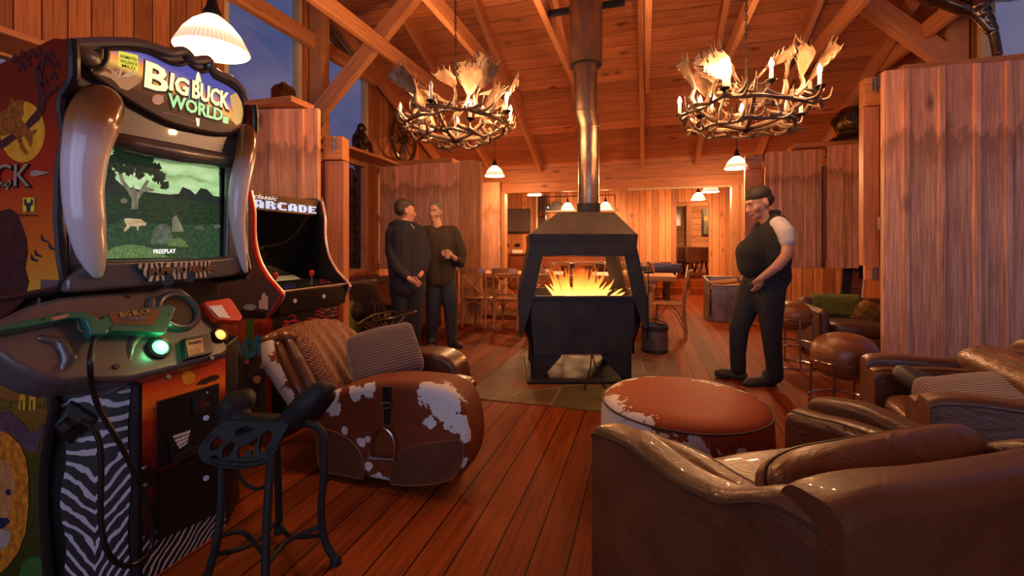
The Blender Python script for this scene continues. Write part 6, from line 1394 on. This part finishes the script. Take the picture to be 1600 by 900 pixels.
c_ = fl(onZ(676, 546), 0); shoe('brown_boot', c_, c_+RYAW @ Vector((-.04, -.2, 0)), m_boot, m3); c_ = fl(onZ(706, 541), 0); shoe('brown_boot', c_, c_+RYAW @ Vector((.13, -.12, 0)), m_boot, m3)
cp_ = f(703, 397, -.24); g = NG('tumbler'); g.set(col=(.5, .35, .25), rough=.15); g.b.inputs['Alpha'].default_value = .6
cu_ = MB().lathe([(.030, -.05), (.036, .05), (.033, .05), (.028, -.045)], 20, M=Matrix.Translation(cp_)).build('cup', g.m, smooth=True); tag(cu_, 'small cup held by the grey haired man', 'cup')
# ================================================================ DINING END
m_oak = wood('dining_table_timber', (.66, .36, .17), (.48, .23, .095), 'x', 'y', .16, .45, .3, gap=.006)
m_chairw = wood('bentwood_chair_timber', (.42, .21, .09), (.28, .125, .05), 'z', None, .4, .1)
tx0, tx1, ty0, ty1 = -3.15, .46, 7.42, 8.5
dt = thing('dining_table', 'long thick topped timber dining table behind the stove with chairs round it', 'table', ((tx0+tx1)/2, (ty0+ty1)/2, 0))
put(MB().box(tx0, tx1, ty0, ty1, .69, .765).build('tabletop', m_oak, bevel=.006), dt)
for x in (tx0+.35, tx1-.45):
    put(MB().box(x-.14, x+.14, ty0+.22, ty1-.22, .0, .08).box(x-.10, x+.10, ty0+.36, ty1-.36, .08, .60).box(x-.15, x+.15, ty0+.12, ty1-.12, .60, .69).build('trestle', m_oak, bevel=.006), dt)
put(MB().box(tx0+.45, tx1-.55, (ty0+ty1)/2-.04, (ty0+ty1)/2+.04, .22, .36).build('stretcher', m_oak, bevel=.004), dt)
def cross_chair(label, x, y, rz, group=None):
    """bentwood cross back chair; local +y is the way the sitter looks, back rest at -y"""
    t = thing('dining_chair', label, 'chair', (x, y, 0), rz, group)
    superell(.215, .205, .018, .5, .55, 28, 8).build('seat', m_chairw, t, smooth=True, loc=(0, 0, .455))
    for s_ in (-1, 1):
        MB().tube(curve_pts([(s_*.185, -.23, .008), (s_*.185, -.205, .25), (s_*.19, -.195, .46), (s_*.195, -.225, .70), (s_*.185, -.265, .87)], 5), [.019]*20+[.017], 8).build('rear_leg', m_chairw, t, smooth=True)
        MB().tube([(s_*.195, .19, .008), (s_*.175, .165, .45)], [.017, .022], 8).build('front_leg', m_chairw, t, smooth=True)
        MB().tube(curve_pts([(s_*.19, .17, .12), (s_*.172, .08, .33), (s_*.17, 0, .405), (s_*.172, -.1, .33), (s_*.18, -.2, .14)], 5), .009, 7).build('side_brace', m_chairw, t, smooth=True)
    for y_ in (.17, -.20): MB().tube(curve_pts([(-.185, y_, .14), (-.14, y_, .34), (0, y_, .415), (.14, y_, .34), (.185, y_, .14)], 5), .009, 7).build('brace', m_chairw, t, smooth=True)
    P = curve_pts([(-.205, -.262, .875), (-.1, -.295, .885), (0, -.305, .888), (.1, -.295, .885), (.205, -.262, .875)], 5); rings = [[p+Vector((0, -.014, -.042)), p+Vector((0, .014, -.044)), p+Vector((0, .012, .036)), p+Vector((0, -.012, .038))] for p in P]
    MB().loft(rings).build('top_rail', m_chairw, t, bevel=.005)
    for s_ in (-1, 1): MB().tube(curve_pts([(s_*.185, -.255, .845), (s_*.08, -.262, .73), (-s_*.06, -.245, .60), (-s_*.175, -.205, .50)], 6), .018, 7, flat=.5).build('cross_rail', m_chairw, t, smooth=True)
    return t
GN = 'cross back chairs on the near side of the table'
near = [(-2.47, 6.50, 'cross-back wooden chair just right of the man holding a cup'), (-1.97, 6.52, 'cross-back wooden chair left of the stove, second from the talking men'), (-1.47, 6.55, 'cross-back wooden chair half hidden by the left post of the stove'), (-.90, 6.55, 'cross-back wooden chair seen through the stove behind the flames'), (-.22, 6.5, 'cross-back wooden chair just behind the right post of the stove')]
for x, y, l in near: cross_chair(l, x, y, R(random.uniform(-4, 4)), GN)
fy = [(-2.3, 'far side cross-back chair at the left end of the table'), (-1.72, 'far side cross-back chair left of the stove'), (-1.18, 'far side cross-back chair seen through the left part of the stove opening'), (-.62, 'far side cross-back chair seen above the middle of the flames'), (-.05, 'far side cross-back chair seen above the right of the flames')]
for x, l in fy: cross_chair(l, x, 8.95, PI+R(random.uniform(-4, 4)), 'cross back chairs on the far side of the table')
cross_chair('cross-back chair seen from the side, standing alone right of the stove', .30, 6.55, R(84))
# papers on the table
for i, (x, y, a, l) in enumerate(((-1.2, 7.7, .1, 'white paper menu lying on the dining table left of the flames'), (-.45, 7.75, -.2, 'white paper menu lying on the dining table right of the flames'))):
    tag(MB().box(-.15, .15, -.1, .1, 0, .004).build('paper_menu', m_white, loc=(x, y, .766), rot=(0, 0, a)), l, 'paper')
# pool table
px_ = thing('pool_table', 'dark railed pool table beyond the dining table', 'pool table', (-.55, 10.8, 0))
m_rail = plain('dark_polished_rail', (.04, .022, .02), .25, coat=.5); m_felt = plain('grey_green_felt', (.10, .11, .10), .9)
put(MB().box(-1.75, .62, 10.3, 11.5, .74, .80).build('bed', m_felt), px_)
mb = MB()
put(MB().box(-1.85, .72, 10.18, 10.34, .68, .865).box(-1.85, .72, 11.46, 11.62, .68, .865).build('long_rail', m_rail, bevel=.02), px_)
put(MB().box(-1.87, -1.70, 10.2, 11.6, .68, .86).box(.57, .74, 10.2, 11.6, .68, .86).build('end_rail', m_rail, bevel=.02), px_)
put(MB().box(-1.75, .62, 10.28, 11.52, .55, .72).build('apron', m_rail, bevel=.02), px_)
for x in (-1.6, .45):
    for y in (10.4, 11.4): put(MB().lathe([(.05, 0), (.07, .05), (.055, .3), (.085, .5), (.085, .56)], 14, M=Matrix.Translation((x, y, 0))).build('leg', m_rail, smooth=True), px_)
tag(MB().tube([(-1.4, 10.5, .89), (.3, 10.28, .885)], [.006, .013], 8).build('pool_cue', plain('pale_cue', (.6, .42, .22), .3), smooth=True), 'pool cue lying along the near rail of the pool table', 'cue')
# tv, wires, shelf with hi-fi
tp_ = onY(787, 327, 12.9); tq_ = onY(828, 364, 12.9)
tv = thing('television', 'dark wall television on the dining end wall with dull reflections', 'television', ((tp_.x+tq_.x)/2, 12.93, tq_.z))
g = NG('tv_glass'); g.set(col=(.06, .055, .06), rough=.12, spec=.8); 
put(MB().box(tp_.x-.1, tq_.x, 12.90, 12.97, tq_.z, tp_.z).build('casing', m_edge, bevel=.006), tv); put(MB().box(tp_.x-.08, tq_.x-.02, 12.893, 12.90, tq_.z+.05, tp_.z-.02).build('screen', g.m), tv)
a = onY(853, 309, 12.7); b = onY(961, 329, 12.7)
sh = thing('wall_shelf', 'thin metal wall shelf frame carrying hi-fi equipment behind the stove pipe', 'shelf', (a.x, 12.8, b.z))
put(MB().box(a.x, b.x, 12.66, 12.98, b.z, b.z+.035).build('shelf_board', plain('pale_shelf', (.5, .36, .25), .5)), sh)
for x in (a.x, b.x): put(MB().tube([(x, 12.70, b.z-.25), (x, 12.70, a.z+.02)], .014, 8).build('upright', m_rail), sh)
put(MB().tube([(a.x, 12.70, a.z+.02), (b.x, 12.70, a.z+.02)], .014, 8).build('top_bar', m_rail), sh)
c_ = onY(864, 322, 12.75)
hf = thing('stereo_receiver', 'black stereo equipment with a blue light on the wall shelf', 'stereo', (c_.x, 12.78, b.z+.035))
put(MB().box(c_.x-.22, c_.x+.28, 12.68, 12.95, b.z+.036, b.z+.20).box(c_.x-.02, c_.x+.2, 12.7, 12.9, b.z+.2, b.z+.29).build('housing', m_edge, bevel=.006), hf)
put(MB().ell((c_.x-.13, 12.675, b.z+.13), .022, 10, 8).build('blue_lamp', glow('blue_led', (.15, .3, 1), 4)), hf)
# copper pipe / bell post left of the shelf
a = onY(838, 330, 12.7)
e = thing('brass_bell', 'small brass bell on a dark bracket left of the wall shelf', 'bell', (a.x+.13, 12.8, a.z-.2))
put(MB().lathe([(.0, .15), (.03, .15), (.05, .08), (.07, .02), (.09, 0), (.07, .0)], 20, M=Matrix.Translation((a.x+.14, 12.75, a.z-.15))).build('bell_cup', plain('brass', (.55, .36, .12), .25, 1.0), smooth=True), e)
put(MB().tube([(a.x+.14, 12.99, a.z+.08), (a.x+.14, 12.75, a.z+.08), (a.x+.14, 12.75, a.z-.01)], .012, 8).build('bracket', m_black), e)
struct(MB().box(a.x-.06, a.x-.01, 12.9, 13.0, .3, 2.75).build('trim_80', m_frame)); struct(MB().box(a.x, a.x+.26, 12.93, 13.0, 1.2, 2.75).build('trim_81', m_rail))
# outlets and side cabinet left of the opening
for x, y, l in ((792, 383, 'black wall socket below the television, the left one'), (809, 383, 'black wall socket below the television, the right one')):
    p = onY(x, y, 12.98); tag(MB().box(p.x-.07, p.x+.07, 12.955, 12.995, p.z-.045, p.z+.045).build('wall_socket', m_edge, bevel=.004), l, 'socket')
p = onY(798, 397, 12.6)
cb = thing('sideboard', 'low dark brown sideboard under the television', 'sideboard', (p.x+.4, 12.7, 0))
m_dk = wood('dark_stained_timber', (.22, .07, .03), (.12, .035, .015), 'x', None, .4, .2)
put(MB().box(p.x, p.x+3.2, 12.42, 12.95, .02, 1.0).build('carcass', m_dk, bevel=.006), cb); put(MB().box(p.x-.04, p.x+3.24, 12.38, 12.97, 1.0, 1.05).build('top', m_dk, bevel=.006), cb)
for k in range(4): put(MB().box(p.x+.05+.79*k, p.x+.76+.79*k, 12.395, 12.42, .10, .94).build('door', m_dk, bevel=.004), cb)
tag(MB().box(-.13, .13, -.09, .09, 0, .10).build('tissue_box', m_white, bevel=.006, loc=(p.x+.2, 12.6, 1.05)), 'small white box standing on the dark sideboard', 'box')
p = onY(1018, 418, 12.0)
e = thing('round_stool', 'round red topped stool with a metal band beyond the pool table', 'stool', (p.x, 12.0, 0))
put(MB().lathe([(.28, .50), (.29, .52), (.29, .72), (.27, .76), (.01, .77)], 24, M=Matrix.Translation((p.x, 12.0, 0))).build('cushion', m_dk, smooth=True), e); put(MB().lathe([(.2, 0), (.2, .02), (.03, .05), (.03, .5)], 20, M=Matrix.Translation((p.x, 12.0, 0))).build('pedestal', m_black, smooth=True), e)
put(MB().tube([(p.x+.288*math.cos(k*PI/12), 12.0+.288*math.sin(k*PI/12), .74) for k in range(24)], .012, 6, cyc=True).build('band', m_flue, smooth=True), e)
# far room: bar stools, painting, window, door post
def bar_chair(label, x, y, rz):
    t = thing('club_stool', label, 'stool', (x, y, .34), rz)
    superell(.26, .25, .06, .4, .4).build('seat', m_leadk, t, smooth=True, loc=(0, 0, .48)); superell(.27, .06, .24, .45, .45).build('backrest', m_leadk, t, smooth=True, loc=(0, -.22, .66))
    for a in (-1, 1):
        for b in (-1, 1): MB().tube([(a*.25, b*.22, 0), (a*.12, b*.12, .44)], [.03, .04], 8).build('leg', m_dk, t, smooth=True)
for px__, Y, l in ((1078, 14.0, 'brown leather stool in the far room, in the middle of the doorway'), (1100, 14.5, 'brown leather stool in the far room, at the right of the doorway'), (1064, 14.6, 'brown leather stool in the far room, at the left of the doorway')):
    p = onY(px__, 420, Y); bar_chair(l, p.x, Y, .4)
p = onY(1097, 327, 16.15); q = onY(1110, 368, 16.15)
pn = thing('painting', 'dark framed painting with yellow flowers on the far room wall', 'painting', (p.x+.3, 16.18, q.z))
g = NG('painting_canvas'); v = g.coord('Object'); g.set(col=g.ramp(g.noise(v, 3, 3), [(.3, (.06, .07, .05)), (.5, (.25, .30, .25)), (.62, (.65, .55, .05)), (.7, (.5, .35, .1))]), rough=.5)
put(MB().box(p.x, p.x+1.0, 16.13, 16.19, q.z, p.z).build('frame', m_edge), pn); put(MB().box(p.x+.05, p.x+.95, 16.12, 16.13, q.z+.05, p.z-.05).build('canvas', g.m), pn)
p = onY(1059, 322, 16.15); q = onY(1066, 355, 16.15); w_ = struct(MB().box(p.x-.2, q.x, 16.12, 16.19, q.z, p.z).build('window_20', m_frame)); MB().box(p.x-.16, q.x-.05, 16.11, 16.12, q.z+.05, p.z-.05).build('pane', plain('pale_pane', (.3, .34, .36), .2), w_)
p = onY(1072, 320, 15.6); q = onY(1080, 400, 15.6); struct(MB().box(p.x, q.x, 15.5, 16.19, .34, p.z).build('trim_82', m_oak))
point('far_room_lamp', (2.2, 14.8, 2.6), 90, WARM, .15)
# ---- log box by the opening
p = onZ(1093, 476, 0); q = onZ(1146, 493, 0)
lb = thing('metal_log_box', 'battered galvanised metal log box standing at the right of the opening', 'box', (1.2, 8.3, 0))
m_galv = plain('stained_galvanised_sheet', (.26, .21, .18), .42, .8, vary=.45, scale=5)
x0, x1, y0, y1 = 1.0, 1.58, 8.0, 8.75
for nm, bx in (('front_sheet', (x0+.04, x1, y0, y0+.012, .0, .60)), ('rear_sheet', (x0, x1, y1, y1+.012, 0, .70)), ('left_sheet', (x0, x0+.012, y0, y1, 0, .66)), ('right_sheet', (x1, x1+.012, y0, y1, 0, .66)), ('floor_sheet', (x0, x1, y0, y1, 0, .012))):
    put(MB().box(*bx).build(nm, m_galv, bevel=.003), lb)
put(MB().tube([(x0+.04, y0, .60), (x1, y0, .60)], .012, 8).tube([(x0, y1, .70), (x1, y1, .70)], .012, 8).tube([(x0, y0, .0), (x0, y0, .66), (x0, y1, .70)], .012, 8).build('rolled_rim', m_galv, smooth=True), lb)
for i, (a, z) in enumerate(((.3, .52), (-.2, .50), (.1, .58))):
    tag(MB().tube([(-.22, 0, 0), (.22, 0, .05)], [.05, .055], 9, M=Matrix.Translation((1.30, 8.3+.15*i, z)) @ Matrix.Rotation(a, 4, 'Z')).build('split_log', m_chairw), 'pale split log lying in the metal log box', 'log', 'split logs in the metal log box')

# ================================================================ SOFAS BY THE SIDE WALLS
def deep_sofa(name, label, x, y, rz, W, mat, D=.85, bh=.78):
    t = thing(name, label, 'sofa', (x, y, 0), rz)
    MB().box(-W/2+.12, W/2-.12, -D/2+.05, D/2, .07, .30).build('base', mat, t, bevel=.03)
    for s_ in (-1, 1):
        MB().box(s_*(W/2)-.10 if s_ > 0 else -W/2, s_*(W/2) if s_ > 0 else -W/2+.10+.0, -D/2, D/2, .06, .58).build('arm', mat, t, bevel=.045, seg=4)
        MB().tube([(s_*(W/2-.07), D/2-.06, 0), (s_*(W/2-.07), D/2-.06, .08)], .025, 10).build('foot', m_edge, t)
        MB().tube([(s_*(W/2-.07), -D/2+.06, 0), (s_*(W/2-.07), -D/2+.06, .08)], .025, 10).build('foot', m_edge, t)
    MB().box(-W/2+.03, W/2-.03, -D/2, -D/2+.2, .1, bh).build('back', mat, t, bevel=.05, seg=4)
    n_ = max(1, round(W/.75)); w_ = (W-.26)/n_
    for k in range(n_): cushion('seat_cushion', mat, (-W/2+.13+w_*(k+.5), .06, .36), (w_-.01, D-.22, .17), parent=t, disp=.03, seed=k)
    return t
m_leas = leather('dark_brown_sofa_leather', (.10, .034, .014), (.045, .016, .008), .4, .6)
p = onZ(1318, 556, .0)
deep_sofa('leather_sofa', 'dark leather armchair with green throw beside the right shutters', 2.40, 5.78, PI+.0, 1.35, m_leas, .85, .64)
m_green = plain('olive_green_throw', (.075, .085, .012), .95, vary=.25, bump=.4, scale=20)
def throw(name, mat, pts_rows, label, cat='throw', thick=.012):
    """soft cloth through a grid of points"""
    mb = MB(); n_ = len(pts_rows[0]); rows = [curve_pts(r_, 4) for r_ in pts_rows]; cols = [curve_pts([r_[i] for r_ in rows], 4) for i in range(len(rows[0]))]
    m_ = len(cols[0]); vs = [p+Vector((0, 0, .006*mnoise.noise(p*9))) for c_ in cols for p in c_]; fs = [(i*m_+j, i*m_+j+1, (i+1)*m_+j+1, (i+1)*m_+j) for i in range(len(cols)-1) for j in range(m_-1)]
    mb.add(vs, fs); o = mb.build(name, mat, smooth=True, solid=thick, angle=180); return tag(o, label, cat)
A_ = lambda px, py, Y: onY(px, py, Y)
ZB = .655
def GT(px, Y, z): p = onY(px, 480, Y); return Vector((p.x, Y, z))
rows = []
for px in (1268, 1290, 1318, 1344): rows.append([GT(px, 6.22, .50), GT(px, 6.20, ZB), GT(px, 6.08, ZB+.012), GT(px, 5.985, ZB-.02), GT(px+1, 5.97, .55), GT(px+3, 5.965, .455)])
throw('throw_blanket', m_green, rows, 'olive green throw draped over the armchair by the right shutters')
g = NG('tartan_fabric'); v = g.coord('Object'); s3 = g.sep(v); s1 = g.math('SINE', g.math('MULTIPLY', s3[0], 55)); s2 = g.math('SINE', g.math('MULTIPLY', s3[1], 70))
g.set(col=g.mix(.5, g.ramp(s1, [(.2, (.20, .09, .02)), (.6, (.10, .08, .015)), (.9, (.35, .22, .03))]), g.ramp(s2, [(.3, (.18, .07, .02)), (.8, (.30, .20, .04))])), rough=.9); m_tart = g.m
p = atD(1326, 503, 5.20); o = cushion('tartan_cushion', m_tart, p, (.36, .36, .12), (R(62), R(24), R(170)), disp=.08, seed=2); tag(o, 'green and gold tartan cushion leaning on the green throw, the left of two', 'cushion')
p = atD(1358, 497, 5.05); o = cushion('tartan_cushion', m_tart, p, (.36, .36, .12), (R(60), R(-24), R(190)), disp=.08, seed=6); tag(o, 'gold tartan cushion partly behind the big shutter, the right of two', 'cushion')
# leaning boards behind that chair
a = onY(1312, 466, 7.0)
lb_ = thing('leaning_board', 'dark board with pale edge leaning on the back wall behind the green throw', 'board', (a.x, 7.0, 0))
M = Matrix.Translation((onY(1322, 466, 7.6).x, 7.6, 0)) @ Matrix.Rotation(R(-8), 4, 'X') @ Matrix.Rotation(R(7), 4, 'Y')
put(MB().box(-.10, .02, 0, .05, .02, 1.02, M=M).build('black_panel', m_edge, bevel=.004), lb_); put(MB().box(.02, .16, 0, .05, .02, 1.0, M=M).build('brown_panel', m_dk, bevel=.004), lb_); put(MB().box(.15, .175, -.01, .03, .02, 1.0, M=M).build('pale_edge', m_white, bevel=.008), lb_)
# armchair with red throw and fleece by the dark window
deep_sofa('leather_sofa', 'old brown armchair with a red brown throw below the dark window', -3.42, 5.35, -PI/2-.12, 1.45, m_leas, .95, .80)
m_redt = plain('red_brown_throw', (.13, .030, .012), .9, vary=.3, bump=.5, scale=9)
throw('throw_blanket', m_redt, [[Vector((-3.85, 5.85, .82)), Vector((-3.6, 5.85, .66)), Vector((-3.35, 5.85, .49)), Vector((-2.93, 5.85, .47)), Vector((-2.90, 5.85, .18))], [Vector((-3.85, 5.5, .83)), Vector((-3.6, 5.5, .62)), Vector((-3.35, 5.5, .50)), Vector((-2.92, 5.5, .47)), Vector((-2.88, 5.5, .12))], [Vector((-3.88, 5.0, .82)), Vector((-3.62, 5.0, .63)), Vector((-3.35, 5.0, .50)), Vector((-2.96, 5.0, .46)), Vector((-2.93, 5.0, .14))]], 'red brown throw spread over the old armchair below the dark window')
m_flee = plain('dark_speckled_fleece', (.035, .022, .012), 1.0, vary=.9, bump=.8, scale=30)
p = atD(566, 470, 5.35); o = cushion('fleece_cushion', m_flee, p+Vector((-.05, 0, .0)), (.62, .52, .16), (R(38), R(6), R(68)), disp=.14, seed=3); tag(o, 'dark speckled fleece cushion on the old armchair below the dark window', 'cushion')
m_lime = plain('green_fabric_cover', (.11, .12, .01), .95, vary=.2)
p = onZ(545, 560, .0)
gc = thing('green_chair', 'green covered chair edge just right of the upright arcade cabinet', 'armchair', (-3.28, 4.45, 0), .2)
MB().box(-.06, .06, -.28, .28, .04, .62).build('side_panel', m_lime, gc, bevel=.05, seg=4); MB().box(-.55, -.06, -.28, .28, .04, .40).build('seat', m_lime, gc, bevel=.05, seg=4)
# ================================================================ ORNAMENTS ON THE SHELVES
m_bronze = plain('dark_bronze', (.055, .026, .012), .35, .7, vary=.4, scale=12); m_brass2 = plain('aged_brass', (.14, .085, .035), .3, .9, vary=.5, scale=10)
k1 = onX(564, 232, -4.12); z0 = 2.666
mk = thing('monkey_statue', 'seated bronze monkey statue on the orange shelf by the dusk window', 'statue', (-4.15, k1.y, z0))
Y_ = k1.y
put(blend('body', [('c', [(-4.16, Y_, z0+.08), (-4.17, Y_, z0+.20), (-4.15, Y_+.01, z0+.29)], [.10, .095, .07]), ('e', (-4.13, Y_+.02, z0+.37), (.062, .066, .07)), ('e', (-4.09, Y_+.05, z0+.355), (.035, .035, .03)),
    ('c', [(-4.13, Y_+.09, z0+.28), (-4.08, Y_+.15, z0+.16), (-4.05, Y_+.13, z0+.05)], [.035, .028, .024]), ('c', [(-4.11, Y_-.07, z0+.27), (-4.05, Y_-.08, z0+.17), (-4.05, Y_+.0, z0+.12)], [.035, .028, .022]),
    ('c', [(-4.14, Y_+.06, z0+.07), (-4.08, Y_+.16, z0+.14), (-4.05, Y_+.19, z0+.03)], [.05, .038, .026]), ('c', [(-4.13, Y_-.06, z0+.07), (-4.06, Y_-.11, z0+.13), (-4.04, Y_-.10, z0+.03)], [.05, .038, .026])], m_bronze, voxel=.012, smooth_it=3), mk)
k2 = onX(483, 185, -4.1); tag(blend('bronze_animal_ornament', [('c', [(-4.15, k2.y, z0+.10), (-4.15, k2.y+.12, z0+.12), (-4.13, k2.y+.2, z0+.22)], [.10, .11, .07]), ('c', [(-4.1, k2.y-.08, z0+.02), (-4.13, k2.y, z0+.12)], [.03, .05]), ('c', [(-4.1, k2.y+.2, z0+.02), (-4.13, k2.y+.16, z0+.12)], [.03, .05])], m_bronze, voxel=.012), 'small dark bronze animal ornament between the shutter posts on the shelf', 'ornament')
k3 = onX(443, 160, -4.05); kz = k3.z
bh_ = thing('copper_helmet', 'old dark copper helmet on the board above the left shutter', 'helmet', (-3.95, 3.52, 2.62))
hx, hy = onY(443, 150, 3.56).x, 3.56
put(MB().lathe([(.13, 0), (.135, .02), (.11, .06), (.112, .13), (.09, .17), (.05, .19), (.01, .195)], 24, M=Matrix.Translation((hx, hy, 2.622))).build('shell', m_brass2, smooth=True), bh_)
put(MB().tube([(hx-.17, hy, 2.632), (hx-.10, hy, 2.70)], .012, 8).tube([(hx+.17, hy, 2.632), (hx+.10, hy, 2.70)], .012, 8).tube([(hx, hy, 2.80), (hx, hy, 2.835)], .03, 12).build('fitting', m_brass2, smooth=True), bh_)
# diving helmet
dh = onY(1330, 192, 7.83); dz = 2.787; dx = dh.x
dv = thing('diving_helmet', 'old brass diving helmet with round window on the board at the right', 'helmet', (dx, 7.83, dz))
put(blend('bonnet', [('e', (dx, 7.83, dz+.30), (.23, .22, .24)), ('c', [(dx, 7.83, dz+.10), (dx, 7.83, dz+.16)], [.16, .16])], m_brass2, voxel=.014), dv)
put(MB().lathe([(.30, .03), (.31, .04), (.27, .09), (.19, .12), (.18, .15), (.16, .15)], 28, M=Matrix.Translation((dx, 7.83, dz-.03))).build('corselet', m_brass2, smooth=True), dv)
for (a, r_) in ((-1.9, .085), (-3.0, .07), (-.75, .07)):
    M = Matrix.Translation((dx+.215*math.cos(a), 7.83+.21*math.sin(a), dz+.32)) @ Matrix.Rotation(a, 4, 'Z') @ Matrix.Rotation(PI/2, 4, 'Y')
    p_ = put(MB().lathe([(r_, -.02), (r_, .03), (r_*.75, .035), (r_*.72, .01)], 20, M=M).build('port_ring', m_brass2, smooth=True), dv)
    mb = MB()
    for s_ in (-.35, .35): mb.tube([M @ Vector((-r_*.8, r_*s_, .035)), M @ Vector((r_*.8, r_*s_, .035))], .006, 6); mb.tube([M @ Vector((r_*s_, -r_*.8, .035)), M @ Vector((r_*s_, r_*.8, .035))], .006, 6)
    put(mb.build('port_grille', m_brass2), p_); put(MB().tube([M @ Vector((0, 0, .0)), M @ Vector((0, 0, .02))], r_*.7, 18).build('port_glass', m_edge), p_)
# wagon wheel at the left
wc = onX(630, 205, -4.2)
wh = thing('wagon_wheel', 'old dark wagon wheel leaning on the left wall behind the chandelier', 'wheel', (-4.15, wc.y, 2.70))
Mw = Matrix.Translation((-4.18, wc.y, 2.72+.45)) @ Matrix.Rotation(PI/2, 4, 'Y') @ Matrix.Rotation(R(0), 4, 'X')
m_oldw = wood('old_dark_wheel_timber', (.10, .05, .028), (.05, .022, .012), 'x', None, .6, .1)
put(MB().tube([Mw @ Vector((.40*math.cos(k*PI/24), .40*math.sin(k*PI/24), 0)) for k in range(48)], .035, 8, cyc=True).build('rim', m_oldw, smooth=True), wh)
put(MB().lathe([(.0, -.1), (.06, -.1), (.08, 0), (.06, .1), (0, .1)], 16, M=Mw).build('hub', m_oldw, smooth=True), wh)
for k in range(10):
    a = k*PI/5+.1; put(MB().tube([Mw @ Vector((.06*math.cos(a), .06*math.sin(a), 0)), Mw @ Vector((.39*math.cos(a), .39*math.sin(a), 0))], [.022, .016], 8).build('spoke', m_oldw, smooth=True), wh)
# gramophone horn at the top right
hb_ = onY(1553, 82, 5.2); zb = 2.93
gr = thing('gramophone_horn', 'large polished metal gramophone horn on the board above the big right shutter', 'horn', (hb_.x, 5.2, zb))
m_horn = plain('polished_horn_metal', (.16, .105, .07), .2, .9, vary=.3)
H_ = lambda px, py, Y=5.2: onY(px, py, Y)
put(MB().tube(curve_pts([H_(1559, 86), H_(1554, 60), H_(1548, 42), H_(1536, 24), H_(1530, 6), H_(1545, -24), H_(1575, -60)], 6), [.035]*6+[.037]*4+[.045]*4+[.055]*4+[.068]*4+[.09]*4+[.12, .14, .17, .2, .24, .28, .34, .38, .42, .45, .46][:11], 20).build('horn', m_horn, smooth=True, angle=180), gr)
put(MB().tube(curve_pts([H_(1550, 50), H_(1520, 20), H_(1480, 4), H_(1430, -20), H_(1380, -50)], 6), [.04]*8+[.06]*6+[.09]*5+[.13]*3+[.18]*3, 18).build('second_bell', m_horn, smooth=True, angle=180), gr)
put(MB().lathe([(.09, 0), (.09, .015), (.04, .03), (.036, .06)], 20, M=Matrix.Translation((hb_.x+.02, 5.2, zb))).build('foot', m_horn, smooth=True), gr)
